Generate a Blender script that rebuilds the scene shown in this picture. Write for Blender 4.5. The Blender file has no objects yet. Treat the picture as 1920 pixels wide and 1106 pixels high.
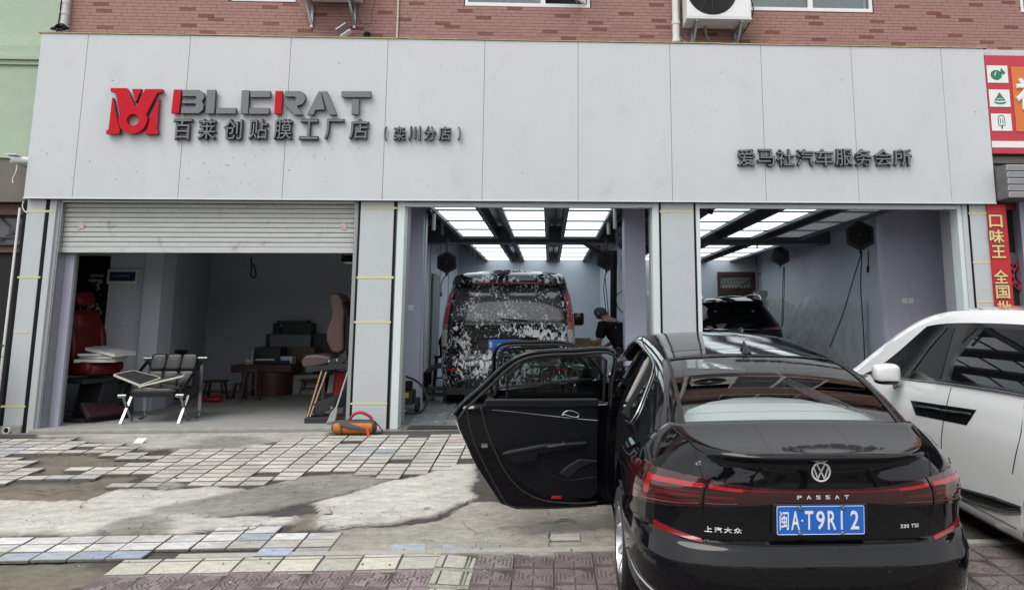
import bpy, bmesh, math, random
from mathutils import Matrix, Vector, noise
rnd = random.Random(7)
S = bpy.context.scene
COL = S.collection
R = math.radians

# ------------------------------------------------------------------ camera
CF, CX, CY, CH, CP, CYAW, CROLL = 1411.183, 1104.26, 385.044, 1.33033, .15135, -.05237, -.00261
_c, _s = math.cos(CYAW), math.sin(CYAW)
_fw = Vector((-_s, _c, 0)); _rt = Vector((_c, _s, 0)); _up = Vector((0, 0, 1))
C_F = _fw * math.cos(CP) + _up * math.sin(CP)
_u2 = -_fw * math.sin(CP) + _up * math.cos(CP)
C_R = _rt * math.cos(CROLL) + _u2 * math.sin(CROLL)
C_U = -_rt * math.sin(CROLL) + _u2 * math.cos(CROLL)
cd = bpy.data.cameras.new('camera'); cam = bpy.data.objects.new('camera', cd); COL.objects.link(cam)
cd.sensor_width = 36; cd.lens = CF / 1920 * 36; cd.clip_start = .05; cd.clip_end = 600
cd.shift_x = .5 - CX / 1920; cd.shift_y = (CY - 553) / 1920
m = Matrix((C_R, C_U, -C_F)).transposed().to_4x4(); m.translation = (0, 0, CH)
cam.matrix_world = m
S.camera = cam

# ------------------------------------------------------------------ light (overcast daylight)
W = bpy.data.worlds.new('World'); S.world = W; W.use_nodes = True
nt = W.node_tree; nt.nodes.clear()
out = nt.nodes.new('ShaderNodeOutputWorld'); bg = nt.nodes.new('ShaderNodeBackground')
sky = nt.nodes.new('ShaderNodeTexSky'); sky.sky_type = 'NISHITA'; sky.sun_disc = False
sky.sun_elevation = R(52); sky.sun_rotation = R(205); sky.air_density = 1.0; sky.dust_density = 4.0; sky.altitude = 300
hs = nt.nodes.new('ShaderNodeHueSaturation'); hs.inputs['Saturation'].default_value = .22
mixo = nt.nodes.new('ShaderNodeMix'); mixo.data_type = 'RGBA'; mixo.inputs[0].default_value = .72
mixo.inputs[7].default_value = (7.8, 8.0, 8.25, 1)
nt.links.new(sky.outputs[0], hs.inputs['Color']); nt.links.new(hs.outputs[0], mixo.inputs[6])
tcw = nt.nodes.new('ShaderNodeTexCoord'); nw = nt.nodes.new('ShaderNodeTexNoise'); nw.inputs['Scale'].default_value = 2.2; nw.inputs['Detail'].default_value = 5
rw = nt.nodes.new('ShaderNodeMapRange'); rw.inputs[3].default_value = .8; rw.inputs[4].default_value = 1.2
nt.links.new(tcw.outputs['Generated'], nw.inputs['Vector']); nt.links.new(nw.outputs['Fac'], rw.inputs[0])
mulw = nt.nodes.new('ShaderNodeVectorMath'); mulw.operation = 'SCALE'
nt.links.new(mixo.outputs[2], mulw.inputs[0]); nt.links.new(rw.outputs[0], mulw.inputs['Scale'])
nt.links.new(mulw.outputs[0], bg.inputs[0]); bg.inputs[1].default_value = .108
nt.links.new(bg.outputs[0], out.inputs[0])
sl = bpy.data.lights.new('sun', 'SUN'); sl.energy = 1.4; sl.angle = R(40); sl.color = (1, .97, .93)
so = bpy.data.objects.new('sun', sl); COL.objects.link(so)
# sun direction: from behind the camera, high
so.rotation_euler = (R(36), 0, R(-38))
S.view_settings.view_transform = 'Standard'; S.view_settings.look = 'None'
S.view_settings.exposure = .62; S.view_settings.gamma = 1; S.view_settings.use_curve_mapping = False
S.render.engine = 'CYCLES'
S.cycles.use_denoising = True; S.cycles.max_bounces = 7; S.cycles.diffuse_bounces = 3; S.cycles.glossy_bounces = 4
S.cycles.transparent_max_bounces = 12; S.cycles.caustics_reflective = False; S.cycles.caustics_refractive = False
S.cycles.sample_clamp_indirect = 6

# ------------------------------------------------------------------ helpers
SL = .0746
def gz(Y):                                    # ground height: apron slopes up to the shops
    return 0 if Y > 9.6 else -SL * (9.6 - max(Y, -1.5))
def ray(px, py): return C_R * ((px - CX) / CF) - C_U * ((py - CY) / CF) + C_F
def P(px, py, Y=9.7):                         # point of the place seen at that spot of the photo on the plane Y
    d = ray(px, py); t = Y / d.y
    return Vector((d.x * t, Y, CH + d.z * t))
def G(px, py):                                # the same on the sloping ground
    d = ray(px, py); t = (-SL * 9.6 - CH) / (d.z - SL * d.y)
    return Vector((d.x * t, d.y * t, CH + d.z * t))
def Z0(px, py, z):
    d = ray(px, py); t = (z - CH) / d.z
    return Vector((d.x * t, d.y * t, z))
def PX(px, X, py=600):
    d = ray(px, py); t = X / d.x
    return Vector((X, d.y * t, CH + d.z * t))
def L(v): return v if isinstance(v, (tuple, list)) else (v, v, v)
def srgb(r, g, b):
    f = lambda c: (c / 255 / 12.92) if c <= 10 else ((c / 255 + .055) / 1.055) ** 2.4
    return (f(r), f(g), f(b))

MATS = {}
def M(name, col=(.5, .5, .5), rough=.5, metal=0, coat=0, var=0, scale=4, bump=0, bscale=60, emis=0, spec=.5, rand=0, dirt=None, dscale=1.5, dlo=.55, dhi=.7, alpha=1, trans=0, ecol=None, detail=6, aniso=None):
    if name in MATS: return MATS[name]
    m = bpy.data.materials.new(name); m.use_nodes = True; MATS[name] = m
    nt = m.node_tree; b = nt.nodes['Principled BSDF']; lk = nt.links.new
    b.inputs['Base Color'].default_value = (*col, 1); b.inputs['Roughness'].default_value = rough
    b.inputs['Metallic'].default_value = metal; b.inputs['Coat Weight'].default_value = coat; b.inputs['Coat Roughness'].default_value = .03
    b.inputs['Specular IOR Level'].default_value = spec
    if alpha < 1: b.inputs['Alpha'].default_value = alpha
    if trans: b.inputs['Transmission Weight'].default_value = trans
    if emis:
        b.inputs['Emission Color'].default_value = (*(ecol or col), 1); b.inputs['Emission Strength'].default_value = emis
    tc = nt.nodes.new('ShaderNodeTexCoord')
    src = None
    if var or rand or dirt:
        rgb = nt.nodes.new('ShaderNodeRGB'); rgb.outputs[0].default_value = (*col, 1); src = rgb.outputs[0]
    if var:
        n = nt.nodes.new('ShaderNodeTexNoise'); n.inputs['Scale'].default_value = scale; n.inputs['Detail'].default_value = detail; n.inputs['Roughness'].default_value = .65
        if aniso:
            mp = nt.nodes.new('ShaderNodeMapping'); mp.inputs['Scale'].default_value = aniso; lk(tc.outputs['Object'], mp.inputs[0]); lk(mp.outputs[0], n.inputs['Vector'])
        else: lk(tc.outputs['Object'], n.inputs['Vector'])
        r = nt.nodes.new('ShaderNodeMapRange'); r.inputs[1].default_value = .3; r.inputs[2].default_value = .7
        r.inputs[3].default_value = 1 - var; r.inputs[4].default_value = 1 + var; lk(n.outputs['Fac'], r.inputs[0])
        v = nt.nodes.new('ShaderNodeVectorMath'); v.operation = 'SCALE'; lk(src, v.inputs[0]); lk(r.outputs[0], v.inputs['Scale']); src = v.outputs[0]
        rr = nt.nodes.new('ShaderNodeMapRange'); rr.inputs[3].default_value = max(0, rough - .12 * var * 4); rr.inputs[4].default_value = min(1, rough + .12 * var * 4)
        lk(n.outputs['Fac'], rr.inputs[0]); lk(rr.outputs[0], b.inputs['Roughness'])
    if rand:
        oi = nt.nodes.new('ShaderNodeObjectInfo'); r = nt.nodes.new('ShaderNodeMapRange'); r.inputs[3].default_value = 1 - rand; r.inputs[4].default_value = 1 + rand
        lk(oi.outputs['Random'], r.inputs[0]); v = nt.nodes.new('ShaderNodeVectorMath'); v.operation = 'SCALE'; lk(src, v.inputs[0]); lk(r.outputs[0], v.inputs['Scale']); src = v.outputs[0]
    if dirt:
        n = nt.nodes.new('ShaderNodeTexNoise'); n.inputs['Scale'].default_value = dscale; n.inputs['Detail'].default_value = 9; n.inputs['Roughness'].default_value = .7
        lk(tc.outputs['Object'], n.inputs['Vector'])
        r = nt.nodes.new('ShaderNodeMapRange'); r.inputs[1].default_value = dlo; r.inputs[2].default_value = dhi; lk(n.outputs['Fac'], r.inputs[0])
        mx = nt.nodes.new('ShaderNodeMix'); mx.data_type = 'RGBA'; lk(r.outputs[0], mx.inputs[0]); lk(src, mx.inputs[6]); mx.inputs[7].default_value = (*dirt, 1); src = mx.outputs[2]
    if src: lk(src, b.inputs['Base Color'])
    if bump:
        n = nt.nodes.new('ShaderNodeTexNoise'); n.inputs['Scale'].default_value = bscale; n.inputs['Detail'].default_value = 5
        lk(tc.outputs['Object'], n.inputs['Vector'])
        bp = nt.nodes.new('ShaderNodeBump'); bp.inputs['Strength'].default_value = bump; bp.inputs['Distance'].default_value = .01
        lk(n.outputs['Fac'], bp.inputs['Height']); lk(bp.outputs[0], b.inputs['Normal'])
    return m

MW = {}
def inv(parent): return MW[parent.name].inverted() if parent and parent.name in MW else Matrix()
class MB:
    def __init__(s): s.v = []; s.f = []; s.m = []
    def add(s, vs, fs, m=0):
        o = len(s.v); s.v += [Vector(v) for v in vs]; s.f += [tuple(i + o for i in f) for f in fs]; s.m += [m] * len(fs); return s
    def box(s, x0, x1, y0, y1, z0, z1, m=0):
        vs = [(x, y, z) for z in (z0, z1) for y in (y0, y1) for x in (x0, x1)]
        return s.add(vs, [(0, 2, 3, 1), (4, 5, 7, 6), (0, 1, 5, 4), (1, 3, 7, 5), (3, 2, 6, 7), (2, 0, 4, 6)], m)
    def obox(s, c, ax, ay, az, hx, hy, hz, m=0):
        c = Vector(c); ax, ay, az = (Vector(a).normalized() for a in (ax, ay, az))
        vs = [c + ax * hx * i + ay * hy * j + az * hz * k for k in (-1, 1) for j in (-1, 1) for i in (-1, 1)]
        return s.add(vs, [(0, 2, 3, 1), (4, 5, 7, 6), (0, 1, 5, 4), (1, 3, 7, 5), (3, 2, 6, 7), (2, 0, 4, 6)], m)
    def bar(s, a, b, w, d, m=0, up=(0, 0, 1)):       # rectangular bar from a to b
        a, b = Vector(a), Vector(b); t = (b - a); l = t.length; t.normalize(); u = Vector(up)
        if abs(t.dot(u)) > .95: u = Vector((0, 1, 0))
        x = t.cross(u).normalized(); y = x.cross(t)
        return s.obox((a + b) / 2, x, t, y, w / 2, l / 2, d / 2, m)
    def tube(s, pts, r, n=8, m=0, caps=True, rs=None):
        pts = [Vector(p) for p in pts]; o = len(s.v); k = len(pts); prev = None
        for i, p in enumerate(pts):
            t = (pts[min(i + 1, k - 1)] - pts[max(i - 1, 0)]).normalized()
            if prev is None:
                u = Vector((0, 0, 1)) if abs(t.z) < .9 else Vector((1, 0, 0)); x = t.cross(u).normalized()
            else:
                x = prev - t * prev.dot(t)
                x = x.normalized() if x.length > 1e-6 else t.orthogonal().normalized()
            prev = x; y = t.cross(x); rr = rs[i] if rs else r
            s.v += [p + x * rr * math.cos(2 * math.pi * j / n) + y * rr * math.sin(2 * math.pi * j / n) for j in range(n)]
        fs = [(o + i * n + j, o + i * n + (j + 1) % n, o + (i + 1) * n + (j + 1) % n, o + (i + 1) * n + j) for i in range(k - 1) for j in range(n)]
        if caps: fs += [tuple(o + j for j in range(n))[::-1], tuple(o + (k - 1) * n + j for j in range(n))]
        s.f += fs; s.m += [m] * len(fs); return s
    def prism(s, pts, d, m=0, ms=None):               # polygon pts (3D, planar) pushed by vector d
        pts = [Vector(p) for p in pts]; d = Vector(d); n = len(pts); o = len(s.v)
        nn = Vector()
        for i in range(n): nn += pts[i].cross(pts[(i + 1) % n])
        if nn.dot(d) < 0: pts = pts[::-1]
        s.v += pts + [p + d for p in pts]
        fs = [tuple(range(o + n - 1, o - 1, -1)), tuple(range(o + n, o + 2 * n))]
        s.m += [m, m]
        fs += [(o + i, o + (i + 1) % n, o + n + (i + 1) % n, o + n + i) for i in range(n)]; s.m += [m if ms is None else ms] * n
        s.f += fs; return s
    def grid(s, fn, nu, nv, m=0, mf=None, flip=False, keep=None):
        o = len(s.v); s.v += [Vector(fn(i / nu, j / nv)) for j in range(nv + 1) for i in range(nu + 1)]
        for j in range(nv):
            for i in range(nu):
                if keep and not keep((i + .5) / nu, (j + .5) / nv): continue
                a = o + j * (nu + 1) + i; f = (a, a + 1, a + nu + 2, a + nu + 1)
                s.f.append(f[::-1] if flip else f); s.m.append(mf((i + .5) / nu, (j + .5) / nv) if mf else m)
        return s
    def lathe(s, prof, c, axis=(0, 0, 1), n=24, m=0, ref=None):   # prof: (r, h)
        c = Vector(c); a = Vector(axis).normalized(); x = a.orthogonal().normalized() if ref is None else Vector(ref); y = a.cross(x); o = len(s.v); k = len(prof)
        for r, h in prof: s.v += [c + a * h + x * r * math.cos(2 * math.pi * j / n) + y * r * math.sin(2 * math.pi * j / n) for j in range(n)]
        fs = [(o + i * n + j, o + i * n + (j + 1) % n, o + (i + 1) * n + (j + 1) % n, o + (i + 1) * n + j) for i in range(k - 1) for j in range(n)]
        s.f += fs; s.m += [m] * len(fs); return s
    def build(s, name, mats, parent=None, local=False, smooth=False, bevel=0, seg=2, sub=0, weld=False, solid=0, ang=40):
        me = bpy.data.meshes.new(name); iv = Matrix() if local else inv(parent)
        me.from_pydata([tuple(iv @ v) for v in s.v], [], s.f)
        mats = mats if isinstance(mats, (list, tuple)) else [mats]
        for m_ in mats: me.materials.append(m_)
        if len(mats) > 1: me.polygons.foreach_set('material_index', s.m)
        if weld:
            bm = bmesh.new(); bm.from_mesh(me); bmesh.ops.remove_doubles(bm, verts=bm.verts, dist=1e-4); bm.to_mesh(me); bm.free()
        if smooth:
            me.polygons.foreach_set('use_smooth', [True] * len(me.polygons))
            if smooth != 'all': me.set_sharp_from_angle(angle=R(ang))
        o = bpy.data.objects.new(name, me); COL.objects.link(o)
        if parent: o.parent = parent; MW[o.name] = MW.get(parent.name, Matrix())
        else: MW[o.name] = Matrix()
        if solid:
            q = o.modifiers.new('solid', 'SOLIDIFY'); q.thickness = solid; q.offset = -1
        if bevel:
            q = o.modifiers.new('bevel', 'BEVEL'); q.width = bevel; q.segments = seg; q.limit_method = 'ANGLE'; q.angle_limit = R(35)
        if sub:
            q = o.modifiers.new('sub', 'SUBSURF'); q.levels = sub; q.render_levels = sub
        return o
def tag(o, label=None, cat=None, group=None, kind=None):
    if label: o['label'] = label
    if cat: o['category'] = cat
    if group: o['group'] = group
    if kind: o['kind'] = kind
    return o
def thing(name, label, cat, loc=(0, 0, 0), rz=0, group=None, mat=None):
    o = bpy.data.objects.new(name, None); COL.objects.link(o); o.empty_display_size = .1
    m = mat or (Matrix.Translation(Vector(loc)) @ Matrix.Rotation(rz, 4, 'Z')); o.matrix_world = m; MW[o.name] = m.copy()
    return tag(o, label, cat, group)
def copy_tree(o, parent=None):
    c = o.copy(); COL.objects.link(c)
    if parent: c.parent = parent
    for ch in [x for x in o.children]: copy_tree(ch, c)
    return c
def dup(o, loc, rz=0, label=None, sc=None):
    c = copy_tree(o); c.location = loc; c.rotation_euler = (0, 0, rz)
    if sc: c.scale = sc
    if label: c['label'] = label
    return c
def crv(pts, n=6, closed=False):              # smooth curve through points
    pts = [Vector(p) for p in pts]; k = len(pts); o = []
    g = lambda i: pts[i % k] if closed else pts[max(0, min(k - 1, i))]
    for i in range(k if closed else k - 1):
        a, b, c, d = g(i - 1), g(i), g(i + 1), g(i + 2)
        for j in range(n):
            t = j / n; o.append(.5 * ((2 * b) + (c - a) * t + (2 * a - 5 * b + 4 * c - d) * t * t + (3 * b - a - 3 * c + d) * t ** 3))
    if not closed: o.append(pts[-1])
    return o
def lerp(tab, x):                             # smooth-ish interpolation in a table
    if x <= tab[0][0]: return tab[0][1]
    if x >= tab[-1][0]: return tab[-1][1]
    for i in range(len(tab) - 1):
        if x <= tab[i + 1][0]:
            x0, y0 = tab[i]; x1, y1 = tab[i + 1]; h = x1 - x0; t = (x - x0) / h
            s0 = (y1 - tab[i - 1][1]) / (x1 - tab[i - 1][0]) if i > 0 else (y1 - y0) / h
            s1 = (tab[i + 2][1] - y0) / (tab[i + 2][0] - x0) if i + 2 < len(tab) else (y1 - y0) / h
            return (2 * t ** 3 - 3 * t * t + 1) * y0 + (t ** 3 - 2 * t * t + t) * h * s0 + (3 * t * t - 2 * t ** 3) * y1 + (t ** 3 - t * t) * h * s1
def lin(tab, x):
    if x <= tab[0][0]: return tab[0][1]
    for (a, b), (c, d) in zip(tab, tab[1:]):
        if x <= c: return b + (d - b) * (x - a) / (c - a)
    return tab[-1][1]
GC = {}
def glyph_data(ch, off=.0):
    k = (ch, off)
    if k in GC: return GC[k]
    c = bpy.data.curves.new('glyph', 'FONT'); c.body = ch; c.size = 1; c.resolution_u = 3; c.extrude = .05; c.fill_mode = 'FRONT'
    if off: c.bevel_depth = off; c.bevel_resolution = 0
    o = bpy.data.objects.new('glyph', c); COL.objects.link(o)
    dg = bpy.context.evaluated_depsgraph_get(); me = bpy.data.meshes.new_from_object(o.evaluated_get(dg))
    vs = [v.co.copy() for v in me.vertices]; fs = [(tuple(p.vertices), p.normal.z > .9) for p in me.polygons]
    bpy.data.objects.remove(o); bpy.data.curves.remove(c); bpy.data.meshes.remove(me)
    GC[k] = (vs, fs); return GC[k]
def glyph(mb, ch, org, ux, uz, w, h, depth, m=0, off=0., fit=True, sm=None):
    """letter fitted to a w x h box; org = lower left; ux / uz unit vectors along the writing and up; depth vector out of the surface"""
    vs, fs = glyph_data(ch, off)
    x0 = min(v.x for v in vs); x1 = max(v.x for v in vs); y0 = min(v.y for v in vs); y1 = max(v.y for v in vs); z0 = min(v.z for v in vs); z1 = max(v.z for v in vs)
    sx = w / (x1 - x0) if w else h / (y1 - y0); sy = h / (y1 - y0); d = Vector(depth); o = len(mb.v)
    mb.v += [Vector(org) + Vector(ux) * (v.x - x0) * sx + Vector(uz) * (v.y - y0) * sy + d * ((v.z - z0) / (z1 - z0)) for v in vs]
    for f, top in fs: mb.f.append(tuple(i + o for i in f)); mb.m.append(m if top or sm is None else sm)
    return mb
EX, EY, EZ = Vector((1, 0, 0)), Vector((0, 1, 0)), Vector((0, 0, 1))
# ------------------------------------------------------------------ materials
m_fascia = M('fascia', (.52, .545, .56), .42, var=.035, scale=.9, aniso=(1.6, 1, .55), dirt=(.40, .41, .41), dscale=2.2, dlo=.56, dhi=.95, bump=.25, bscale=1.1)
m_alu = M('alu', (.5, .53, .54), .35, metal=.3, var=.05, scale=8)
m_pillar = M('pillar', (.46, .49, .51), .4, var=.04, scale=3, dirt=(.3, .3, .29), dscale=5, dlo=.66, dhi=.9)
m_frame = M('lightframe', (.6, .66, .66), .35, var=.04)
m_black = M('black', (.006, .006, .007), .6, spec=.2)
m_rubber = M('rubber', (.018, .018, .018), .75)
m_tape = M('tape', (.60, .55, .30), .6, var=.1, scale=20)
m_lav = M('lavender', (.44, .44, .54), .55, var=.03, scale=2)
m_wall = M('roomwall', (.62, .65, .72), .7, var=.04, scale=2)
m_brick = M('brick', (.29, .155, .13), .7, rand=.1, var=.10, scale=12, bump=.15, bscale=80)
m_brickd = M('brickdark', (.17, .05, .042), .65, rand=.12, var=.08, scale=12, bump=.15)
m_mortar = M('mortar', (.17, .09, .075), .9, var=.2, scale=10)
m_white = M('whiteplastic', (.72, .73, .72), .35, var=.03)
m_pvc = M('pvc', (.66, .66, .65), .35, var=.06, scale=3, dirt=(.35, .33, .3), dscale=4, dlo=.6, dhi=.8)
m_conc = M('concrete', (.30, .29, .265), .9, var=.18, scale=6, bump=.5, bscale=50)
m_wood = M('lath', (.42, .32, .17), .8, var=.3, scale=9)
m_red = M('signred', (.50, .008, .02), .35, spec=.15)
m_chrome = M('darkchrome', (.17, .175, .175), .05, metal=1, bump=.5, bscale=4)
m_chromes = M('chromeside', (.07, .07, .07), .3, metal=1)
m_crm = M('chrome', (.5, .51, .52), .16, metal=1); m_crd = M('dimchrome', (.26, .265, .27), .28, metal=1, bump=.3, bscale=12)
m_steel = M('steel', (.42, .43, .44), .35, metal=.9, var=.1)
m_green = M('greenwall', (.36, .45, .34), .85, var=.06, scale=2.5, bump=.25, bscale=40, dirt=(.31, .36, .28), dscale=1.3, dlo=.5, dhi=.9)
m_dark = M('darkvoid', (.015, .014, .014), .9)
m_glasst = bpy.data.materials.new('windowglass'); m_glasst.use_nodes = True
def glass_mat(m, tint, rmin=.06):
    nt = m.node_tree; nt.nodes.clear(); o = nt.nodes.new('ShaderNodeOutputMaterial'); t = nt.nodes.new('ShaderNodeBsdfTransparent'); g = nt.nodes.new('ShaderNodeBsdfGlossy')
    t.inputs[0].default_value = (*tint, 1); g.inputs['Roughness'].default_value = .015; fr = nt.nodes.new('ShaderNodeFresnel'); fr.inputs[0].default_value = 1.5
    mm = nt.nodes.new('ShaderNodeMath'); mm.operation = 'MULTIPLY_ADD'; mm.inputs[1].default_value = 1.15; mm.inputs[2].default_value = rmin - .04; mm.use_clamp = True
    mx = nt.nodes.new('ShaderNodeMixShader'); nt.links.new(fr.outputs[0], mm.inputs[0]); nt.links.new(mm.outputs[0], mx.inputs[0]); nt.links.new(t.outputs[0], mx.inputs[1]); nt.links.new(g.outputs[0], mx.inputs[2]); nt.links.new(mx.outputs[0], o.inputs[0])
    return m
glass_mat(m_glasst, (.75, .8, .8))
def newglass(name, tint, rmin=.06):
    m = bpy.data.materials.new(name); m.use_nodes = True; return glass_mat(m, tint, rmin)
m_room_glass = newglass('roomglass', (.7, .78, .78), .12)

# ------------------------------------------------------------------ brick building above the shops
YB = 10.15
bld = thing('brick_building', 'red brick faced apartment building rising above the pale grey shopfronts', 'building', (0, YB, 5))
XL = P(131, 30, YB).x; XR = 12.0
win = []                                     # x0, x1, z0, z1 of the windows
wa = (P(432, 0, YB).x, P(556, 4, YB).x, P(500, 5, YB).z); wb = (P(870, 12, YB).x, P(1108, 15, YB).x, P(990, 15, YB).z)
wc = (P(1402, 22, YB).x, P(1638, 22, YB).x, P(1500, 23, YB).z); wd = (P(1913, 20, YB).x, P(1913, 20, YB).x + 1.6, P(1915, 25, YB).z)
for a in (wa, wb, wc, wd): win.append((a[0], a[1], a[2], a[2] + 1.5)); win.append((a[0], a[1], a[2] + 2.6, a[2] + 3.5))
# wall behind the bricks: strips round the windows
def wall_strips(mb, x0, x1, z0, z1, holes, y0, y1):
    xs = sorted({x0, x1, *[h[0] for h in holes], *[h[1] for h in holes]}); zs = sorted({z0, z1, *[h[2] for h in holes], *[h[3] for h in holes]})
    for a, b in zip(xs, xs[1:]):
        run = None
        for c, d in zip(zs, zs[1:]):
            inside = any(h[0] <= (a + b) / 2 <= h[1] and h[2] <= (c + d) / 2 <= h[3] for h in holes)
            if not inside: run = (run[0], d) if run else (c, d)
            elif run: mb.box(a, b, y0, y1, *run); run = None
        if run: mb.box(a, b, y0, y1, *run)
ZS = 6.06                                    # bricks are real up to here, pattern above
mb = MB(); wall_strips(mb, XL, XR, 4.9, ZS, [w for w in win if w[2] < ZS], YB, YB + .25); mb.build('wall', m_mortar, bld)
m_brickt = bpy.data.materials.new('brickwall'); m_brickt.use_nodes = True
nt = m_brickt.node_tree; tc = nt.nodes.new('ShaderNodeTexCoord'); sp = nt.nodes.new('ShaderNodeSeparateXYZ'); cb = nt.nodes.new('ShaderNodeCombineXYZ'); bt = nt.nodes.new('ShaderNodeTexBrick')
nt.links.new(tc.outputs['Object'], sp.inputs[0]); nt.links.new(sp.outputs[0], cb.inputs[0]); nt.links.new(sp.outputs[2], cb.inputs[1]); nt.links.new(cb.outputs[0], bt.inputs[0])
bt.inputs['Scale'].default_value = 1; bt.inputs['Brick Width'].default_value = .207; bt.inputs['Row Height'].default_value = .0475; bt.inputs['Mortar Size'].default_value = .0025
bt.inputs['Color1'].default_value = (.29, .155, .13, 1); bt.inputs['Color2'].default_value = (.27, .14, .115, 1); bt.inputs['Mortar'].default_value = (.25, .13, .11, 1)
nt.links.new(bt.outputs[0], nt.nodes['Principled BSDF'].inputs['Base Color']); nt.nodes['Principled BSDF'].inputs['Roughness'].default_value = .7
mb = MB(); wall_strips(mb, XL, XR, ZS, 9.3, [(w[0], w[1], max(w[2], ZS), w[3]) for w in win if w[3] > ZS], YB, YB + .25); mb.build('upper_wall', m_brickt, bld)
MB().box(XL - .1, XR, YB - .25, YB + 8, 9.3, 9.5).build('roof_slab', m_conc, bld)
# bricks
bw, bh = .207, .0475
def brick_mesh(mat, w):
    me = MB().box(-w / 2 + .002, w / 2 - .002, 0, .012, -bh / 2 + .002, bh / 2 - .002)
    o = me.build('brick', mat); q = o.data; bpy.data.objects.remove(o); return q
bm_l, bm_d = brick_mesh(m_brick, bw), brick_mesh(m_brickd, bw)
cand = []; small = MB(); nrow = int((ZS - 5.06) / bh)
for j in range(nrow):
    z = 5.04 + (j + .5) * bh; off = (j * .37) % 1 * bw; n = int((XR - XL) / bw)
    darkset = {k * 12 + (j * 5) % 12 + rnd.choice((-1, 0, 0, 1)) for k in range(-1, 9)} if j % 5 != 3 else {k * 15 + j % 15 for k in range(9)}
    for i in range(-1, n + 1):
        x0 = XL + i * bw + off; x1 = x0 + bw
        segs = [(max(x0, XL), min(x1, XR - .01))]
        for w in win:
            if w[2] - .02 < z < w[3]:
                ns = []
                for a, b in segs:
                    if b <= w[0] or a >= w[1]: ns.append((a, b))
                    else:
                        if a < w[0]: ns.append((a, w[0]))
                        if b > w[1]: ns.append((w[1], b))
                segs = ns
        for a, b in segs:
            if b - a < .03: continue
            full = b - a > bw - .002; dark = (i in darkset) and full
            ppx = (a + b) / 2
            if full and ppx < 7.6: cand.append((0 if dark else 1, abs(z - 5.3) + abs(ppx - 1) * .02, ppx, z, dark))
            else: small.box(a + .002, b - .002, YB - .012, YB - .0005, z - bh / 2 + .002, z + bh / 2 - .002, 0)
cand.sort(); 
for k, (_, _, x, z, dark) in enumerate(cand):
    if k < 300:
        o = bpy.data.objects.new('brick', bm_d if dark else bm_l); COL.objects.link(o); o.parent = bld; o.location = Vector((x, YB - .0125, z)) - Vector((0, YB, 5))
    else: small.box(x - bw / 2 + .002, x + bw / 2 - .002, YB - .012, YB - .0005, z - bh / 2 + .002, z + bh / 2 - .002, 1 if dark else 0)
tag(small.build('brick', [m_brick, m_brickd], bld), kind='stuff')
# windows
m_curt = M('curtain', (.55, .60, .60), .8, var=.12, scale=1, aniso=(22, 1, .3), detail=2)
def window(a, b, z0, z1, curtain=True, sash=None):
    f = MB(); t = .055; y0, y1 = YB + .0, YB + .09
    f.box(a + .012, b - .012, y0, y1, z0 + .012, z0 + t + .012).box(a + .012, b - .012, y0, y1, z1 - t, z1 - .005).box(a + .012, a + t, y0 + .002, y1 - .002, z0 + t, z1 - t).box(b - t, b - .012, y0 + .002, y1 - .002, z0 + t, z1 - t)
    mid = a + (b - a) * (.62 if sash else .5)
    f.box(mid - .035, mid + .035, y0 + .004, y1 - .004, z0 + t, z1 - t)
    fr = f.build('window_frame', m_white, bld, bevel=.004)
    MB().box(a + t, mid - .035, y0 + .05, y0 + .056, z0 + t + .01, z1 - t).build('window_pane', m_room_glass, fr)
    if not sash: MB().box(mid + .035, b - t, y0 + .05, y0 + .056, z0 + t + .01, z1 - t).build('window_pane', m_room_glass, fr)
    def cur(u, v): return (a + .04 + (b - a - .08) * u * (.6 if sash else 1), y1 + .12 + .03 * math.sin(u * 46) + .01 * math.sin(u * 113), z0 + .03 + (z1 - z0 - .05) * v)
    if curtain: MB().grid(cur, 90, 2).build('curtain', m_curt, bld, smooth='all')
    MB().box(a, b, y1 + .6, y1 + .62, z0, z1).box(a - .3, b + .3, YB + .252, y1 + .62, z0 - .1, z0).build('window_recess', M('dimroom', (.06, .065, .07), .9), bld)
    if sash:                                   # the open casement leaf swung outwards
        s = MB(); A = Vector((b - .08, YB + .0, 0)); ang = R(52); d = Vector((-math.cos(ang), -math.sin(ang), 0)); w = b - .08 - mid - .03
        for zz in (z0 + .09, z1 - .07): s.bar(A + d * 0 + EZ * zz, A + d * w + EZ * zz, .035, .05)
        for k in (0.02, w - .02): s.bar(A + d * k + EZ * (z0 + .115), A + d * k + EZ * (z1 - .095), .05, .035)
        q = s.build('window_sash', m_white, bld, bevel=.003)
        MB().bar(A + d * .04 + EZ * ((z0 + z1) / 2), A + d * (w - .04) + EZ * ((z0 + z1) / 2), .005, z1 - z0 - .22).build('window_pane', m_room_glass, q)
        MB().tube([(A.x - .1, YB + .02, z0 + .075), A + d * .3 + EZ * (z0 + .075)], .006, 6).build('stay', m_steel, q)
for i, w in enumerate(win): window(*w, True, sash=(i == 2))

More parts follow.
